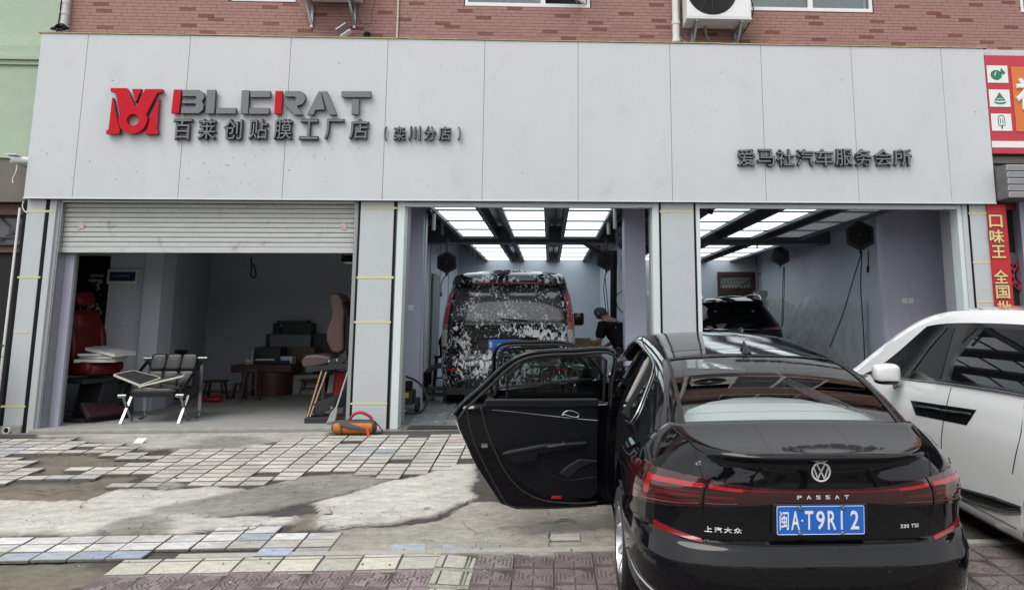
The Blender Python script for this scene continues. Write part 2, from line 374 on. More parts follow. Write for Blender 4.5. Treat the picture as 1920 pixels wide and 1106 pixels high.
# ------------------------------------------------------------------ pale fascia board
YF = 9.70
FX0, FX1, FZ0, FZ1 = -6.615, 5.995, 2.862, 5.036
fas = thing('shop_fascia', 'long pale grey aluminium panel fascia carrying the shop lettering', 'shop fascia', (0, YF, FZ0))
seams = [FX0] + [(P(a, 377).x + P(b, 80).x) / 2 for a, b in ((135, 164), (331, 358), (529, 545), (716, 728), (903, 910), (1084, 1084), (1261, 1256), (1438, 1425), (1611, 1595), (1785, 1763))] + [FX1]
for a, b in zip(seams, seams[1:]):
    MB().box(a + .0025, b - .0025, YF, YF + .02, FZ0, FZ1).build('panel', m_fascia, fas, bevel=.002, seg=1)
MB().box(FX0 + .01, FX1 - .01, YF + .02, YB - .014, FZ0 + .005, FZ1 - .01).build('backing', m_alu, fas)
MB().box(FX0, FX1, YF - .006, YF - .0005, FZ0 - .002, FZ0 + .012).build('bottom_trim', m_frame, fas)
x = FX0 - .04
while x < FX1 + .05:                          # thin wooden laths along the top edge
    x2 = min(x + rnd.uniform(.5, 1.1), FX1 + .06); dz = rnd.uniform(0, .008)
    MB().box(x, x2 - .006, YF - .015, YF + .06, FZ1 + .0005 + dz, FZ1 + .014 + dz).build('lath', m_wood, fas); x = x2
sp_ = MB()                                    # little scraps and chips left on the panels
for k in range(70):
    if rnd.random() < .6: q = P(rnd.gauss(520, 190), rnd.uniform(270, 350))
    else: q = P(rnd.uniform(60, 1840), rnd.uniform(110, 370))
    r_ = rnd.uniform(.003, .009); a = rnd.uniform(0, 3)
    sp_.obox((q.x, YF - .001, q.z), (math.cos(a), 0, math.sin(a)), (0, 1, 0), (-math.sin(a), 0, math.cos(a)), r_, .0015, r_ * .5)
tag(sp_.build('paint_chips', M('chip', (.15, .14, .14), .8), fas), kind='stuff')

# --- sign with the chrome and red letters
sgn = thing('shop_sign', 'big raised letters in dark mirror chrome and red beside a red ring emblem', 'sign', (-4, YF, 3.9))
def c7(x, y): return P(190 + x / 2.743, 150 + y / 2.743)
def block(name, pts, mat, depth=.05, conv=c7, lift=.02, parent=None):
    q = [conv(*p) for p in pts]; q = [Vector((p.x, YF - lift, p.z)) for p in q]
    return MB().prism(q, (0, -depth, 0), 0, 1).build(name, [mat, M('redside', (.2, .008, .015), .4) if mat is m_red else m_chromes], parent or sgn, bevel=.003, seg=1)
block('emblem', [(65, 52), (148, 52), (188, 142), (198, 142), (240, 57), (330, 57), (330, 74), (303, 78), (248, 186), (225, 160), (185, 150), (140, 160), (112, 186), (92, 74), (65, 70)], m_red, .06)
ring = MB(); c0 = c7(179, 215); ro, ri = c7(252, 215).x - c0.x, c7(211, 215).x - c0.x
ring.lathe([(ri, 0), (ro, 0), (ro, .063), (ri, .063), (ri, 0)], (c0.x, YF - .02, c0.z), (0, -1, 0), 40); ring.build('emblem_ring', m_red, sgn, smooth=True)
block('emblem_wedge', [(172, 55), (222, 55), (191, 128)], m_red, .05)
block('emblem_wedge', [(71, 98), (78, 102), (96, 212), (112, 262), (106, 285), (40, 285), (40, 268), (52, 262)], m_red, .05)
block('emblem_wedge', [(305, 102), (311, 104), (300, 264), (306, 268), (304, 287), (238, 287), (248, 262), (262, 212)], m_red, .05)
for nm, pts, mt in [
    ('letter_stroke', [(386, 58), (425, 58), (412, 179), (372, 179)], m_red),
    ('letter', [(431, 60), (515, 60), (538, 74), (543, 98), (530, 119), (539, 136), (535, 163), (514, 180), (421, 180), (425, 146), (492, 146), (500, 138), (494, 130), (427, 130), (429, 111), (495, 111), (502, 101), (496, 93), (429, 93)], m_chrome),
    ('letter', [(555, 60), (600, 60), (592, 181), (547, 181)], m_chrome), ('letter_stroke', [(603, 152), (705, 152), (702, 182), (599, 182)], m_chrome),
    ('letter', [(733, 62), (772, 62), (765, 182), (726, 182)], m_chrome), ('letter_stroke', [(778, 65), (880, 65), (878, 98), (776, 98)], m_chrome), ('letter_stroke', [(772, 152), (873, 152), (871, 183), (768, 183)], m_chrome),
    ('letter_stroke', [(905, 65), (942, 65), (934, 183), (898, 183)], m_red),
    ('letter', [(955, 66), (1032, 66), (1055, 80), (1058, 108), (1045, 132), (1015, 143), (1048, 187), (1000, 187), (950, 132), (951, 117), (1003, 116), (1012, 104), (1003, 95), (952, 95)], m_chrome),
    ('letter', [(1126, 67), (1136, 67), (1148, 120), (1158, 160), (1110, 163), (1100, 187), (1066, 187)], m_chrome), ('letter_stroke', [(1141, 67), (1168, 67), (1218, 187), (1180, 187), (1155, 125)], m_chrome),
    ('letter', [(1242, 67), (1393, 67), (1392, 98), (1242, 98)], m_chrome), ('letter_stroke', [(1298, 107), (1333, 107), (1330, 186), (1293, 186)], m_chrome)]:
    block(nm, pts, mt)
def chars(s, cs, y0, y1, w, conv, parent, off=.034, depth=.045, h1=None):
    for ch, cx in zip(s, cs):
        a = conv(cx - w / 2, y1); b = conv(cx + w / 2, y0); ww = w
        if ch in '（）()': a = conv(cx - w * .13, y1); b = conv(cx + w * .13, y0)
        mb = MB(); glyph(mb, ch, (a.x, YF - .018, a.z), EX, EZ, b.x - a.x, b.z - a.z, (0, -depth, 0), 0, off, sm=1)
        mb.build('letter', [m_chrome, m_chromes], parent)
chars('百莱创贴膜工厂店', (427, 553, 685, 815, 943, 1075, 1203, 1330), 207, 314, 106, c7, sgn)
sgn2 = thing('branch_sign', 'small chrome bracketed characters right of the big lettering', 'sign', (-1.6, YF, 3.7))
chars('（栾川分店）', (1465, 1537, 1613, 1693, 1768, 1842), 243, 318, 68, c7, sgn2)
sgn3 = thing('service_sign', 'row of nine dark chrome characters low on the right of the fascia', 'sign', (3.6, YF, 3.4))
chars('爱马社汽车服务会所', (325, 427, 527, 627, 729, 830, 931, 1032, 1132), 778, 868, 92, lambda x, y: P(1280 + x / 2.766, y / 2.766), sgn3)

# ------------------------------------------------------------------ pillars and shopfront frames
YP = 9.78; ZT = 2.86
def pillar(label, x0, x1, blacks, frames, tapes, plinth=None):
    t = thing('pillar', label, 'pillar', ((x0 + x1) / 2, YP, 0), group='grey clad pillars between the shop openings')
    zb = .085 if plinth else -.01
    MB().box(x0, x1, YP, YP + .02, zb, ZT).build('cladding', m_pillar, t, bevel=.003, seg=1)
    MB().box(min(x0, *[f[0] for f in frames]) + .012, max(x1, *[f[1] for f in frames]) - .012, YP + .022, YP + .5, -.02, ZT).build('core', M('pillarcore', (.28, .29, .30), .6), t)
    for a, b in blacks: MB().box(a, b, YP + .006, YP + .02, -.01, ZT).build('gasket', m_black, t)
    for a, b, y, mt in frames: MB().box(a, b, y, y + .2, -.015, ZT).build('jamb', mt, t, bevel=.004, seg=1)
    for px0, px1, py in tapes:
        a, b = P(px0, py, YP), P(px1, py, YP); u = (b - a).normalized(); o = MB(); w = P(px0, py + rnd.uniform(3.2, 4.6), YP).z
        h = (a.z - w) / 2
        o.obox(((a.x + b.x) / 2, YP - .0025, a.z - h), u, EY, EZ, (b - a).length / 2, .001, h); o.build('tape_strip', m_tape, t)
    if plinth:
        MB().box(x0 - .02, x1, YP - .02, YP + .3, -.02, .083).build('plinth', m_conc, t, bevel=.01)
        MB().lathe([(.045, 0), (.045, .03), (.033, .03), (.033, -.0)], ((x0 + x1) / 2 - .04, YP - .022, .035), (0, -1, 0), 20).lathe([(0, .002), (.034, .002)], ((x0 + x1) / 2 - .04, YP - .022, .035), (0, -1, 0), 20, 1).build('pipe_stub', [m_pvc, m_dark], t)
    return t
pillar('grey clad pillar at the far left beside the dark doorway', -6.61, -6.385, [(-6.655, -6.61), (-6.385, -6.335)], [(-6.335, -6.255, YP, m_pillar), (-6.253, -6.20, YP + .03, m_steel)], [(50, 100, 394), (33, 76, 518), (28, 54, 621), (2, 48, 760)], True)
pillar('grey clad pillar between the dark room and the van wash bay', -2.445, -2.02, [(-2.475, -2.445), (-2.02, -1.99)], [(-2.53, -2.477, YP + .03, m_steel), (-1.975, -1.88, YP + .01, m_frame)], [(677, 745, 388), (669, 738, 518), (664, 733, 602), (656, 726, 755)])
pillar('grey clad pillar between the van wash bay and the bay with the plastic sheets', 1.465, 1.90, [(1.442, 1.465), (1.90, 1.925)], [(1.351, 1.438, YP + .01, m_frame), (1.93, 1.985, YP + .01, m_frame)], [(1237, 1300, 394)])
pillar('grey clad pillar at the far right beside the red banner', 5.66, 5.92, [(5.63, 5.66)], [(5.50, 5.56, YP + .02, m_frame), (5.562, 5.628, YP, m_pillar)], [(1816, 1852, 398), (1824, 1862, 490), (1832, 1866, 563)])
q = MB().tube([(-6.70, YP - .01, -.02), (-6.695, YP - .01, 1.5), (-6.69, YP - .01, 2.75)], .014, 8).build('conduit_pipe', m_white)
tag(q, 'thin white conduit running up the left edge of the leftmost pillar', 'pipe')
q = MB().tube(crv([P(44, 378, 9.76), P(42, 388, 9.76), P(47, 397, 9.76), P(51, 398, 9.76)], 5), .006, 6).build('cable', m_white); tag(q, 'short white cable hanging below the left end of the fascia', 'cable')
for nm, a, b, lab in (('lintel', -1.88, 1.351, 'metal lintel over the van wash bay'), ('lintel', 1.985, 5.50, 'metal lintel over the bay with the plastic sheets')):
    q = MB().box(a, b, 9.80, 9.9, 2.80, 2.858).box(a, b - .2, 9.79, 9.80, 2.795, 2.815).build(nm, m_alu, bevel=.004); tag(q, lab, 'lintel')
q = MB().box(-6.2, -2.53, 9.80, 9.86, 2.835, 2.858).build('lintel', m_alu); tag(q, 'thin metal lintel over the roller shutter', 'lintel')

# roller shutter
sh = thing('roller_shutter', 'dirty white roller shutter half raised over the dark room', 'roller shutter', (-4.4, 9.9, 2.2))
m_shut = M('shutter', (.50, .51, .48), .5, var=.07, scale=3, aniso=(1, 1, 4), dirt=(.30, .29, .26), dscale=4.5, dlo=.57, dhi=.72)
sz0, sz1 = P(300, 474, 9.9).z, 2.83; n = 9; hh = (sz1 - sz0 - .06) / n
MB().box(-6.22, -2.51, 9.885, 9.915, sz0, sz0 + .07).build('bottom_bar', m_shut, sh, bevel=.004)
for k in range(n):
    z = sz0 + .071 + k * hh
    def prof(u, v, z=z): return (-6.225 + 3.72 * u, lin([(0, 9.915), (.06, 9.895), (.12, 9.891), (.45, 9.890), (.5, 9.894), (.55, 9.890), (.86, 9.892), (.93, 9.897), (1, 9.917)], v), z + hh * v * .97)
    MB().grid(prof, 1, 20).build('slat', m_shut, sh, smooth='all')
MB().box(-6.22, -2.51, 9.918, 9.922, sz0, sz1).build('curtain_backing', M('shutback', (.12, .12, .12), .8), sh)
q = MB().prism([(P(111, 407, 9.88).x, 9.885, P(111, 407, 9.88).z), (P(115, 404, 9.88).x, 9.885, P(115, 404, 9.88).z), (P(119, 419, 9.88).x, 9.885, P(119, 419, 9.88).z), (P(109, 419, 9.88).x, 9.885, P(109, 419, 9.88).z)], (0, -.002, 0)).build('sticker', M('stickred', (.5, .02, .04), .5), sh)
for (px, py) in ((645, 425), (153, 423)):
    c = P(px, py, 9.883); r_ = .035
    MB().prism([(c.x - r_, 9.884, c.z - r_ * 1.3), (c.x + r_ * .8, 9.884, c.z - r_), (c.x + r_, 9.884, c.z + r_ * 1.1), (c.x - r_ * .9, 9.884, c.z + r_ * 1.4)], (0, -.0015, 0)).build('torn_label', M('torn', (.55, .42, .40), .7, var=.2, scale=30), sh)

# ------------------------------------------------------------------ things on the brick wall
def drain(label, px, top, bot, rad, joints=(), mat=m_pvc, fn=''):
    a, b = P(px[0], top, YB - rad - .02), P(px[1], bot, YB - rad - .02); x = (a.x + b.x) / 2
    t = thing('drain_pipe', label, 'pipe', (x, YB - rad - .02, b.z))
    MB().tube([(x, YB - rad - .02, b.z), (x, YB - rad - .02, 9.2)], rad, 16).build('pipe', mat, t, smooth=True)
    for j in joints:
        z = P(px[0], j, YB - rad - .02).z; MB().lathe([(rad, 0), (rad + .008, .003), (rad + .008, .045), (rad, .05)], (x, YB - rad - .02, z - .05), (0, 0, 1), 16).build('collar', mat, t, smooth=True)
    return t, x
tl, xl = drain('white drain pipe with a black cable at the left end of the brick wall', (122, 117), 0, 58, .052, (22, 2))
MB().tube(crv([(xl - .02, YB - .13, 6.2), (xl - .01, YB - .135, 5.6), (xl - .015, YB - .135, 5.3), (xl - .03, YB - .14, 5.12)], 5), .008, 6).build('cable', m_black, tl)
drain('thin cream pipe on the brick wall left of the middle window', (746, 745), 0, 72, .014, (), M('creampipe', (.55, .48, .42), .5))
drain('white drain pipe on the brick wall beside the air conditioner', (1268, 1267), 0, 80, .055, (41, 74))
mb = MB(); bc = P(112, 54, 9.98)
for k in range(3):
    mb.tube(crv([(bc.x + .11 * math.cos(a * .9 + k) * (1 - .1 * k), bc.y + .04 * math.sin(a * .9), bc.z + .035 * math.sin(a * .9 + k) + .01 * k) for a in range(8)], 4), .012, 6)
tag(mb.build('cable_bundle', m_black), 'tangle of black cable lying at the foot of the left drain pipe', 'cable')
def acunit(label, x0, x1, zb, h=.78, dep=.34, grille=True):
    t = thing('air_conditioner', label, 'air conditioner', ((x0 + x1) / 2, YB - .12, zb)); y0 = YB - .12 - dep; w = x1 - x0
    MB().box(x0, x1, y0, YB - .12, zb + .03, zb + h).build('casing', m_white, t, bevel=.012)
    MB().box(x0 - .004, x1 + .004, y0 - .006, YB - .114, zb, zb + .03).build('base_tray', M('acbase', (.6, .61, .6), .4), t, bevel=.004)
    cx = x0 + w * .395; cz = zb + h * .52; r_ = h * .43
    MB().lathe([(0, .004), (r_, .004), (r_ * 1.03, .0)], (cx, y0 - .001, cz), (0, -1, 0), 40).build('fan_opening', m_dark, t)
    g = MB()
    for k in range(1, 15): 
        rr = r_ * k / 14.3
        g.tube([(cx + rr * math.cos(a * math.pi / 20), y0 - .016, cz + rr * math.sin(a * math.pi / 20)) for a in range(41)], .0022, 4, caps=False)
    for k in range(12): a = k * math.pi / 6; g.tube([(cx + .05 * math.cos(a), y0 - .014, cz + .05 * math.sin(a)), (cx + r_ * math.cos(a), y0 - .014, cz + r_ * math.sin(a))], .003, 4)
    g.build('fan_grille', M('grille', (.05, .055, .06), .5), t)
    MB().lathe([(0, .02), (.05, .02), (.055, .01)], (cx, y0 - .004, cz), (0, -1, 0), 20).build('fan_hub', m_white, t)
    MB().box(x0 + w * .74, x0 + w * .93, y0 - .004, y0 - .001, zb + h * .52, zb + h * .55).build('badge', M('grey', (.3, .3, .3), .5), t)
    for x in (x0 + w * .16, x0 + w * .86):
        b = MB().bar((x, y0 + .02, zb - .012), (x, YB - .015, zb - .012), .035, .02).bar((x, y0 + .06, zb - .02), (x, YB - .03, zb - .30), .03, .02).bar((x, YB - .03, zb - .02), (x, YB - .03, zb - .34), .035, .02)
        b.build('bracket', m_steel, t)
    return t, y0
ax0, ax1, az = P(1287, 38, 9.75).x, P(1407, 38, 9.75).x, P(1340, 38, 9.72).z
act, ay = acunit('white outdoor air conditioner on brackets above the fascia', ax0, ax1, az)
hb = thing('hose', 'grey insulated hose looping below the air conditioner', 'hose', (ax0, YB, az))
MB().tube(crv([(ax0 + .3, YB - .2, az - .01), (ax0 + .36, YB - .12, az - .17), (ax0 + .55, YB - .1, az - .27), (ax0 + .75, YB - .12, az - .16), (ax0 + .86, YB - .2, az - .02)], 6), .019, 8).build('loop', M('insul', (.2, .19, .18), .8), hb)
MB().tube(crv([(ax0 - .05, YB - .12, az + .5), (ax0 - .05, YB - .1, az), (ax0 - .03, YB - .1, az - .15), (ax0 + .15, YB - .08, az - .24)], 6), .019, 8).build('loop', M('insul', (.2, .19, .18), .8), hb)
q = MB().tube(crv([(ax1 + .01, ay + .1, az + .4), (ax1 + .05, ay + .08, az + .2), (ax1 + .0, ay + .1, az + .0), (ax1 - .08, YB - .03, az - .12), (ax1 - .16, YB - .03, az - .16)], 6), .008, 6).build('cable', m_black); tag(q, 'black cable beside the right side of the air conditioner', 'cable')
bx0, bx1, bz = P(572, 0, 9.75).x, P(655, 0, 9.75).x, P(610, -12, 9.75).z
bt_, by = acunit('outdoor unit above the top edge showing only its brackets', bx0 - .15, bx1 + .1, bz)
q = thing('flood_light', 'small tilted flood lamp lying on the fascia edge below the left brackets', 'lamp', P(645, 60, 9.95))
fc = P(645, 58, 9.95); u = Vector((.8, 0, .6)); w_ = Vector((-.6, 0, .8))
MB().obox(fc, u, EY, w_, .075, .05, .05).build('housing', M('floodbody', (.05, .02, .025), .4), q, bevel=.006)
MB().obox(fc + u * .0 - w_ * -.055, u, EY, w_, .08, .055, .008).build('bezel', m_steel, q)
MB().obox(fc - w_ * .055, u, EY, w_, .08, .055, .006).build('front_glass', m_white, q)
cbp = [P(*p, YB - .01) for p in ((671, -10), (672, 20), (674, 38), (680, 45), (688, 46), (697, 42), (697, 25), (702, 10), (704, -10))]
tag(MB().tube(crv(cbp, 5), .006, 6).build('cable', M('brownwire', (.12, .05, .04), .6)), 'thin brown wire hanging in a loop on the brick wall', 'cable')
mb = MB().lathe([(.0, .0), (.05, .0), (.05, -.06), (0, -.06)], P(688, 66, YB - .02), (0, -1, 0), 16)
tag(mb.build('pipe_stub', m_black), 'black round pipe end at the foot of the brick wall', 'pipe')

# ------------------------------------------------------------------ neighbours
gl = thing('green_building', 'pale green plastered building at the left edge above a dark doorway', 'building', (-8, 9.9, 0))
yg = 9.86; gx1 = P(128, 30, 10.1).x; gzb = P(10, 296, yg).z; l1, l2 = P(10, 232, yg).z, P(10, 110, yg).z
MB().box(-14, gx1, 10.06, 14, 3.2, 10.6).build('wall', m_green, gl)
gxr = -6.62
MB().box(-14, gxr, yg, 10.058, gzb, P(10, 85, yg).z).build('lower_wall', m_green, gl)
z1 = P(10, 110, yg).z; MB().box(-14, gxr + .002, yg - .06, yg - .001, z1 - .03, z1 + .03).box(-14, gxr + .001, yg - .03, yg - .002, z1 - .09, z1 - .032).build('ledge', m_green, gl, bevel=.006)
m_gb = M('beam', (.15, .135, .115), .8, var=.15)
MB().box(-14, gxr - .05, yg + .02, yg + .25, P(10, 378, yg).z, gzb - .001).build('beam', m_gb, gl)
MB().box(-14, gxr - .1, yg + .12, yg + .25, P(10, 400, yg).z, P(10, 380, yg).z - .001).build('shutter_box', M('rustred', (.10, .05, .045), .7, var=.2), gl)
za, zb_ = P(10, 455, yg).z, P(10, 402, yg).z
grl = MB(); xg0, xg1 = -14, -6.72
for zz in (za, (za * .75 + zb_ * .25), zb_): grl.box(xg0, xg1, yg + .2, yg + .23, zz - .012, zz + .012)
for k in range(10):
    x = -6.75 - k * .4; grl.bar((x, yg + .215, za), (x - .4, yg + .215, zb_), .012, .012).bar((x, yg + .215, zb_), (x - .4, yg + .215, za), .012, .012)
    grl.lathe([(0, -.02), (.05, -.015), (.05, .015), (0, .02)], (x - .2, yg + .215, (za + zb_) / 2), (0, 1, 0), 14)
grl.build('transom_grille', M('rustiron', (.05, .045, .045), .6), gl)
MB().box(-14, -6.8, yg + .24, yg + .3, P(10, 470, yg).z, za - .02).build('door_header', M('header', (.12, .06, .055), .7), gl)
MB().box(-14, -6.75, yg + .24, yg + .26, za, zb_).build('transom_glass', M('dimglass', (.10, .11, .12), .2), gl)
MB().box(-14, -6.71, 10.14, 10.17, -.02, 3.2).box(-14, -6.72, 9.985, 10.139, -.04, -.01).build('dark_door', m_dark, gl)  # near-black sheet and floor strip: the unlit interior's shade painted as colour
cmr = thing('security_camera', 'white dome-nosed security camera on the left end of the fascia', 'camera', P(22, 298, 9.62))
cc = P(21, 299, 9.62)
MB().tube([cc + Vector((.12, .12, .01)), cc], .045, 16).build('camera_body', m_white, cmr, smooth=True)
MB().lathe([(0, .012), (.03, .01), (.045, 0), (.047, -.03)], cc, (-.3, -1, -.35), 20).build('face', M('camface', (.65, .66, .66), .3), cmr, smooth=True)
for dx in (-.017, .019): MB().lathe([(0, .006), (.011, .004), (.013, 0)], cc + Vector((dx, -.012, -.002)), (-.3, -1, -.35), 14).build('lens', m_black, cmr)
MB().obox(cc + Vector((.02, .03, .055)), EX, EY, EZ, .065, .08, .006).build('sun_shield', m_white, cmr, bevel=.005)
MB().tube([cc + Vector((.05, .05, -.04)), cc + Vector((.12, .16, -.08))], .012, 8).build('bracket', m_steel, cmr)
tag(MB().tube(crv([cc + Vector((.05, .04, -.06)), cc + Vector((.06, .02, -.15)), cc + Vector((.03, .02, -.24)), cc + Vector((.04, .02, -.3))], 5), .005, 6).build('cable', m_white), 'white cable dangling under the security camera', 'cable')

# right neighbour with the red sign
rb = thing('right_shop', 'neighbouring shop at the right edge with a dark door and red frame', 'shop', (7.5, 9.9, 0))
yr = 9.82
rx0 = 5.99
MB().box(rx0 + .02, 12, yr + .2, 10.1, P(1890, 300, yr).z, P(1890, 92, yr).z).build('wall', m_conc, rb)
MB().box(rx0 + .005, 12, yr - .02, yr + .199, P(1890, 107, yr).z, P(1890, 95, yr).z).build('top_rail', m_alu, rb)
m_darkglass = M('darkglass', (.03, .032, .035), .08)
MB().box(rx0 + .30, 12, yr + .35, yr + .4, -.02, P(1905, 384, yr).z).build('door_glass', m_darkglass, rb)
MB().box(rx0 + .28, 12, yr + .25, yr + .348, P(1905, 388, yr).z, P(1905, 372, yr).z).box(rx0 + .24, rx0 + .31, yr + .25, yr + .34, 0, P(1905, 389, yr).z).build('door_frame', M('redframe', (.25, .02, .03), .4), rb)
MB().box(rx0 + .3, 12, yr + .3, yr + .345, P(1905, 492, yr).z, P(1905, 470, yr).z).build('door_rail', M('greyrail', (.12, .12, .12), .5), rb)
cut = MB(); c0 = P(1921, 517, yr + .3)
for k in range(3):
    rr = .12 + .05 * k; cut.lathe([(rr - .018, 0), (rr - .018, .004), (rr, .004), (rr, 0)], (c0.x, yr + .295, c0.z), (0, -1, 0), 30)
for k in range(12): a = k * math.pi / 6; cut.lathe([(0, .004), (.03, .004), (.03, 0)], (c0.x + .17 * math.cos(a), yr + .294, c0.z + .17 * math.sin(a)), (0, -1, 0), 10)
cut.build('paper_cut', M('papercut', (.35, .03, .07), .6), rb)
rs = thing('fruit_shop_sign', 'red lightbox sign with fruit and ice lolly icons at the right edge', 'sign', (7, yr - .05, 3.3))
zA, zB = P(1890, 290, yr - .05).z, P(1890, 108, yr - .05).z; ys = yr - .12
xs0 = 6.0
m_sr = M('boxred', (.47, .025, .05), .35, var=.04)
MB().box(xs0, 10.5, ys, yr - .025, zA, zB).build('board', m_sr, rs)
MB().box(xs0, 10.5, ys - .003, ys - .0005, P(1890, 277, ys).z, P(1890, 265, ys).z).build('white_stripe', m_white, rs)
ic = [((1852, 1888), (124, 156)), ((1856, 1892), (169, 201)), ((1860, 1895), (214, 246))]
m_icg = M('icongreen', (.02, .17, .10), .5)
for k, ((a, b), (c, d)) in enumerate(ic):
    p0, p1 = P(a, d, ys), P(b, c, ys); cx, cz, w2 = (p0.x + p1.x) / 2, (p0.z + p1.z) / 2, (p1.x - p0.x) / 2; h2 = (p1.z - p0.z) / 2
    t_ = MB().box(cx - w2, cx + w2, ys - .008, ys - .0005, cz - h2, cz + h2).build('icon_tile', m_white, rs, bevel=.004)
    g = MB(); yi = ys - .0085; D = (0, -.001, 0)
    circ = lambda x, z, r1, r2, n=20: [(x + r1 * math.cos(2 * math.pi * i / n), yi, z + r2 * math.sin(2 * math.pi * i / n)) for i in range(n)]
    if k == 0:
        g.prism(circ(cx - w2 * .15, cz - h2 * .1, w2 * .55, h2 * .58), D); g.prism([(cx + w2 * .25, yi, cz + h2 * .1), (cx + w2 * .35, yi, cz + h2 * .75), (cx + w2 * .75, yi, cz + h2 * .2), (cx + w2 * .6, yi, cz - h2 * .05)], D)
        g.prism([(cx - w2 * .35, yi - .002, cz - h2 * .2), (cx - w2 * .25, yi - .002, cz + h2 * .25), (cx - w2 * .15, yi - .002, cz + h2 * .28), (cx - w2 * .27, yi - .002, cz - h2 * .2)], D, 1)
    elif k == 1:
        g.prism([(cx - w2 * .55, yi, cz - h2 * .3), (cx + w2 * .55, yi, cz - h2 * .3), (cx, yi, cz + h2 * .7)], D); g.prism([(cx - w2 * .65, yi, cz - h2 * .4), (cx - w2 * .45, yi, cz - h2 * .62), (cx, yi, cz - h2 * .72), (cx + w2 * .45, yi, cz - h2 * .62), (cx + w2 * .65, yi, cz - h2 * .4), (cx, yi, cz - h2 * .5)], D)
        for dx in (-.2, 0, .2): g.prism(circ(cx + w2 * dx, cz - h2 * .1 * (1 if dx else .4), w2 * .05, h2 * .1, 8), (0, -.003, 0), 1)
    else:
        o_ = [(cx - w2 * .32, yi, cz - h2 * .35), (cx - w2 * .32, yi, cz + h2 * .5), (cx - w2 * .15, yi, cz + h2 * .78), (cx + w2 * .15, yi, cz + h2 * .78), (cx + w2 * .32, yi, cz + h2 * .5), (cx + w2 * .32, yi, cz - h2 * .35), (cx - w2 * .32, yi, cz - h2 * .35)]
        g.tube(o_, .006, 4); 
        for dx in (-.12, .12): g.box(cx + w2 * dx - .006, cx + w2 * dx + .006, yi - .001, yi, cz - h2 * .15, cz + h2 * .45)
        g.box(cx - .012, cx + .012, yi - .001, yi, cz - h2 * .75, cz - h2 * .38)
    g.build('icon', [m_icg, m_white], t_)
o0, o1 = P(1893, 247, ys), P(1893, 126, ys)
MB().box(o1.x + .01, 10.3, ys - .012, ys - .001, o0.z, o1.z).build('orange_panel', M('orange', (.62, .16, .03), .4), rs)
mb = MB(); g0 = P(1905, 207, ys); g1 = P(1905, 148, ys); glyph(mb, '福', (g0.x, ys - .012, g0.z), EX, EZ, (g1.z - g0.z) * 1.0, g1.z - g0.z, (0, -.03, 0), 0, .03); mb.build('letter', m_white, rs)
bn = thing('banner', 'vertical red banner with gold characters beside the rightmost pillar', 'banner', (6.05, 9.74, 1.5))
yb = 9.75; b0, b1 = P(1850, 384, yb), P(1886, 384, yb); b2, b3 = P(1866, 575, yb), P(1901, 575, yb)
MB().box((b0.x + b2.x) / 2, (b1.x + b3.x) / 2, yb, yb + .02, .6, b0.z).build('board', M('bannerred', (.48, .012, .02), .45, var=.06), bn)
for ch, a, b, c, d in (('口', 1855, 1878, 403, 427), ('味', 1856, 1881, 431, 456), ('王', 1860, 1884, 460, 484), ('全', 1864, 1889, 506, 532), ('国', 1868, 1892, 535, 560), ('批', 1870, 1895, 564, 588)):
    p0, p1 = P(a, d, yb), P(b, c, yb)
    mb = MB(); glyph(mb, ch, (p0.x - .012, yb - .0005, p0.z - .012), EX, EZ, p1.x - p0.x + .024, p1.z - p0.z + .024, (0, -.003, 0), 1, .06); glyph(mb, ch, (p0.x, yb - .0035, p0.z), EX, EZ, p1.x - p0.x, p1.z - p0.z, (0, -.006, 0), 0, .02)
    mb.build('letter', [M('gold', (.75, .55, .25), .35, metal=.3), M('bandark', (.10, .01, .01), .5)], bn)
ra = thing('air_conditioner', 'grey louvred unit under the red fruit sign at the right edge', 'air conditioner', P(1895, 372, 9.5))
p0, p1 = P(1892, 371, 9.45), P(1892, 308, 9.45)
MB().box(p0.x, p0.x + .9, 9.47, 9.85, p0.z, p1.z).build('casing', M('acgrey', (.12, .12, .12), .6, var=.3, scale=6), ra, bevel=.01)
for k in range(5):
    z = p0.z + (p1.z - p0.z) * (k + .5) / 5; MB().obox((p0.x + .45, 9.455, z), EX, (0, 1, .5), (0, -.5, 1), .44, .014, (p1.z - p0.z) * .075).build('louvre', m_alu, ra)
p0, p1 = P(1876, 370, 9.75), P(1890, 312, 9.75)
MB().box(6.02, p0.x + .3, 9.78, 9.94, P(1880, 372, 9.78).z, P(1880, 318, 9.78).z).build('support_box', M('acside', (.05, .05, .05), .7, var=.3, scale=9), ra)
tag(MB().box(6.0, 12, yr + .01, yr + .19, P(1890, 306, yr).z, P(1890, 293, yr).z).build('concrete_beam', m_conc), 'concrete beam under the red fruit sign', 'beam')
